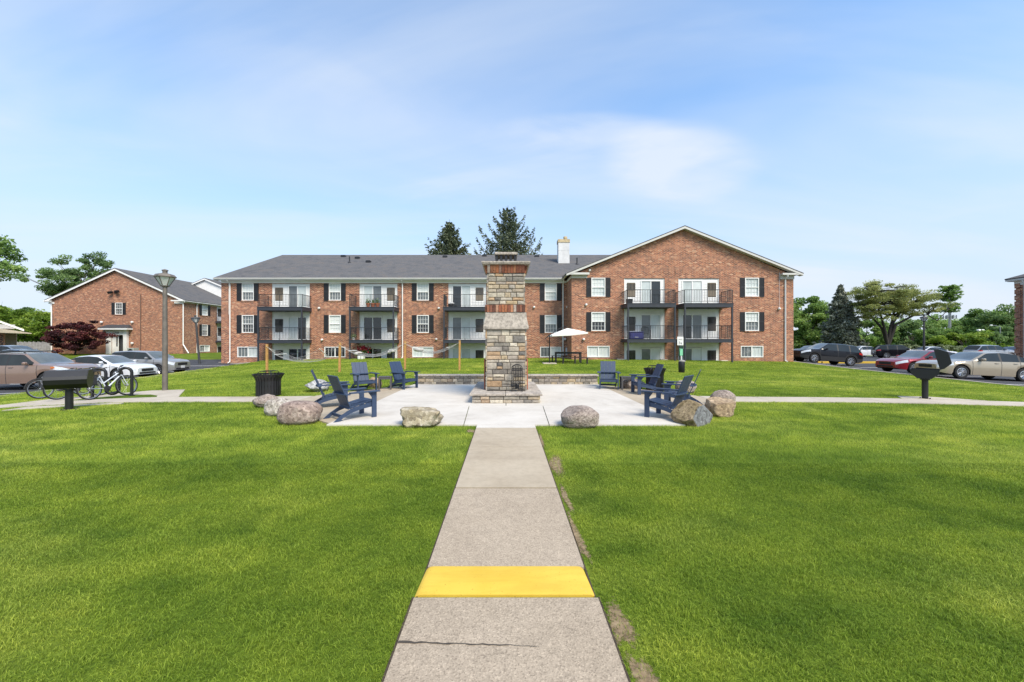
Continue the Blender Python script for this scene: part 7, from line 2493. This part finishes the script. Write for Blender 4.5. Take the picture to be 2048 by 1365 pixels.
t = thing('covered_basket', 'dark round basket with a white cloth on the upper right balcony of the long block', 'basket', (fx(902, 31.6), 31.5, 4.521)); m = MB(); m.lathe([(.18, 0), (.24, .2), (.2, .27), (.05, .30)], 14); build('body', m, 'black', t, smooth=50)
m = MB(); m.lathe([(.09, .27), (.2, .285), (.16, .34), (.04, .37)], 12, (.1, 0, 0)); build('cloth', m, 'white', t, smooth=60)
for px_, z, lab, cat, mt in ((707.5, 1.881, 'small leafy plant in a pot on the middle balcony of the long block', 'potted plant', 'leaf_pale'),):
    t = thing('potted_plant', lab, cat, (fx(px_, 31.5), 31.4, z)); m = MB(); m.lathe([(.09, 0), (.13, .18), (.12, .18)], 12); build('pot', m, 'white', t, smooth=50)
    r = np.random.default_rng(3); q = r.normal(size=(120, 3)) * np.array([.11, .09, .10]) + np.array([0, 0, .28]); npmesh('foliage', leaf_quads(q, .08, r), 4, mt, t, np.repeat(np.clip(r.normal(.5, .2, 120), 0, 1), 4))
x, y = fx(727, 31.8), 31.8
t = thing('flower_pot', 'red flowering plant by the ground floor door behind the middle hammock', 'potted plant', (x, y, g(x, y)))
m = MB(); m.lathe([(.12, 0), (.17, .3), (.16, .3)], 12); build('pot', m, 'white', t, smooth=50)
leaf_mat('petal_red', (.30, .015, .03), (.55, .03, .07), (.65, .08, .12))
r = np.random.default_rng(8); q = r.normal(size=(220, 3)) * np.array([.26, .14, .12]) + np.array([.02, 0, .85]); npmesh('blossom', leaf_quads(q, .10, r), 4, 'petal_red', t, np.repeat(np.clip(r.normal(.5, .25, 220), 0, 1), 4))
q = r.normal(size=(140, 3)) * np.array([.14, .1, .16]) + np.array([.0, 0, .52]); npmesh('foliage', leaf_quads(q, .10, r), 4, 'leaf_mid', t, np.repeat(np.clip(r.normal(.4, .25, 140), 0, 1), 4))
for px_, lab in ((718, 'left white bucket by the middle ground floor door'), (724, 'right white bucket by the middle ground floor door')):
    x, y = fx(px_, 31.4), 31.4
    m = MB(); m.lathe([(.11, 0), (.14, .26), (.13, .27), (.10, .05)], 14); o = build('bucket', m, 'white', None, smooth=50, loc=(x, y, g(x, y) - .01)); tag(o, lab, 'bucket', 'white buckets')
x, y = fx(523, 31.2), 31.6
t = thing('dead_shrub', 'brown bare shrub against the brick left of the first ground floor door', 'shrub', (x, y, g(x, y)))
m = MB(); rr = random.Random(4)
for k_ in range(14):
    a = rr.uniform(0, 6.28); h = rr.uniform(.5, .95); m.tube([(0, 0, 0), (.1 * math.cos(a), .08 * math.sin(a), h * .5), (.17 * math.cos(a), .14 * math.sin(a), h)], [.02, .014, .004], 5)
build('stems', m, MATS.setdefault('deadwood', M('dead_wood', (.13, .08, .045), .9)), t)
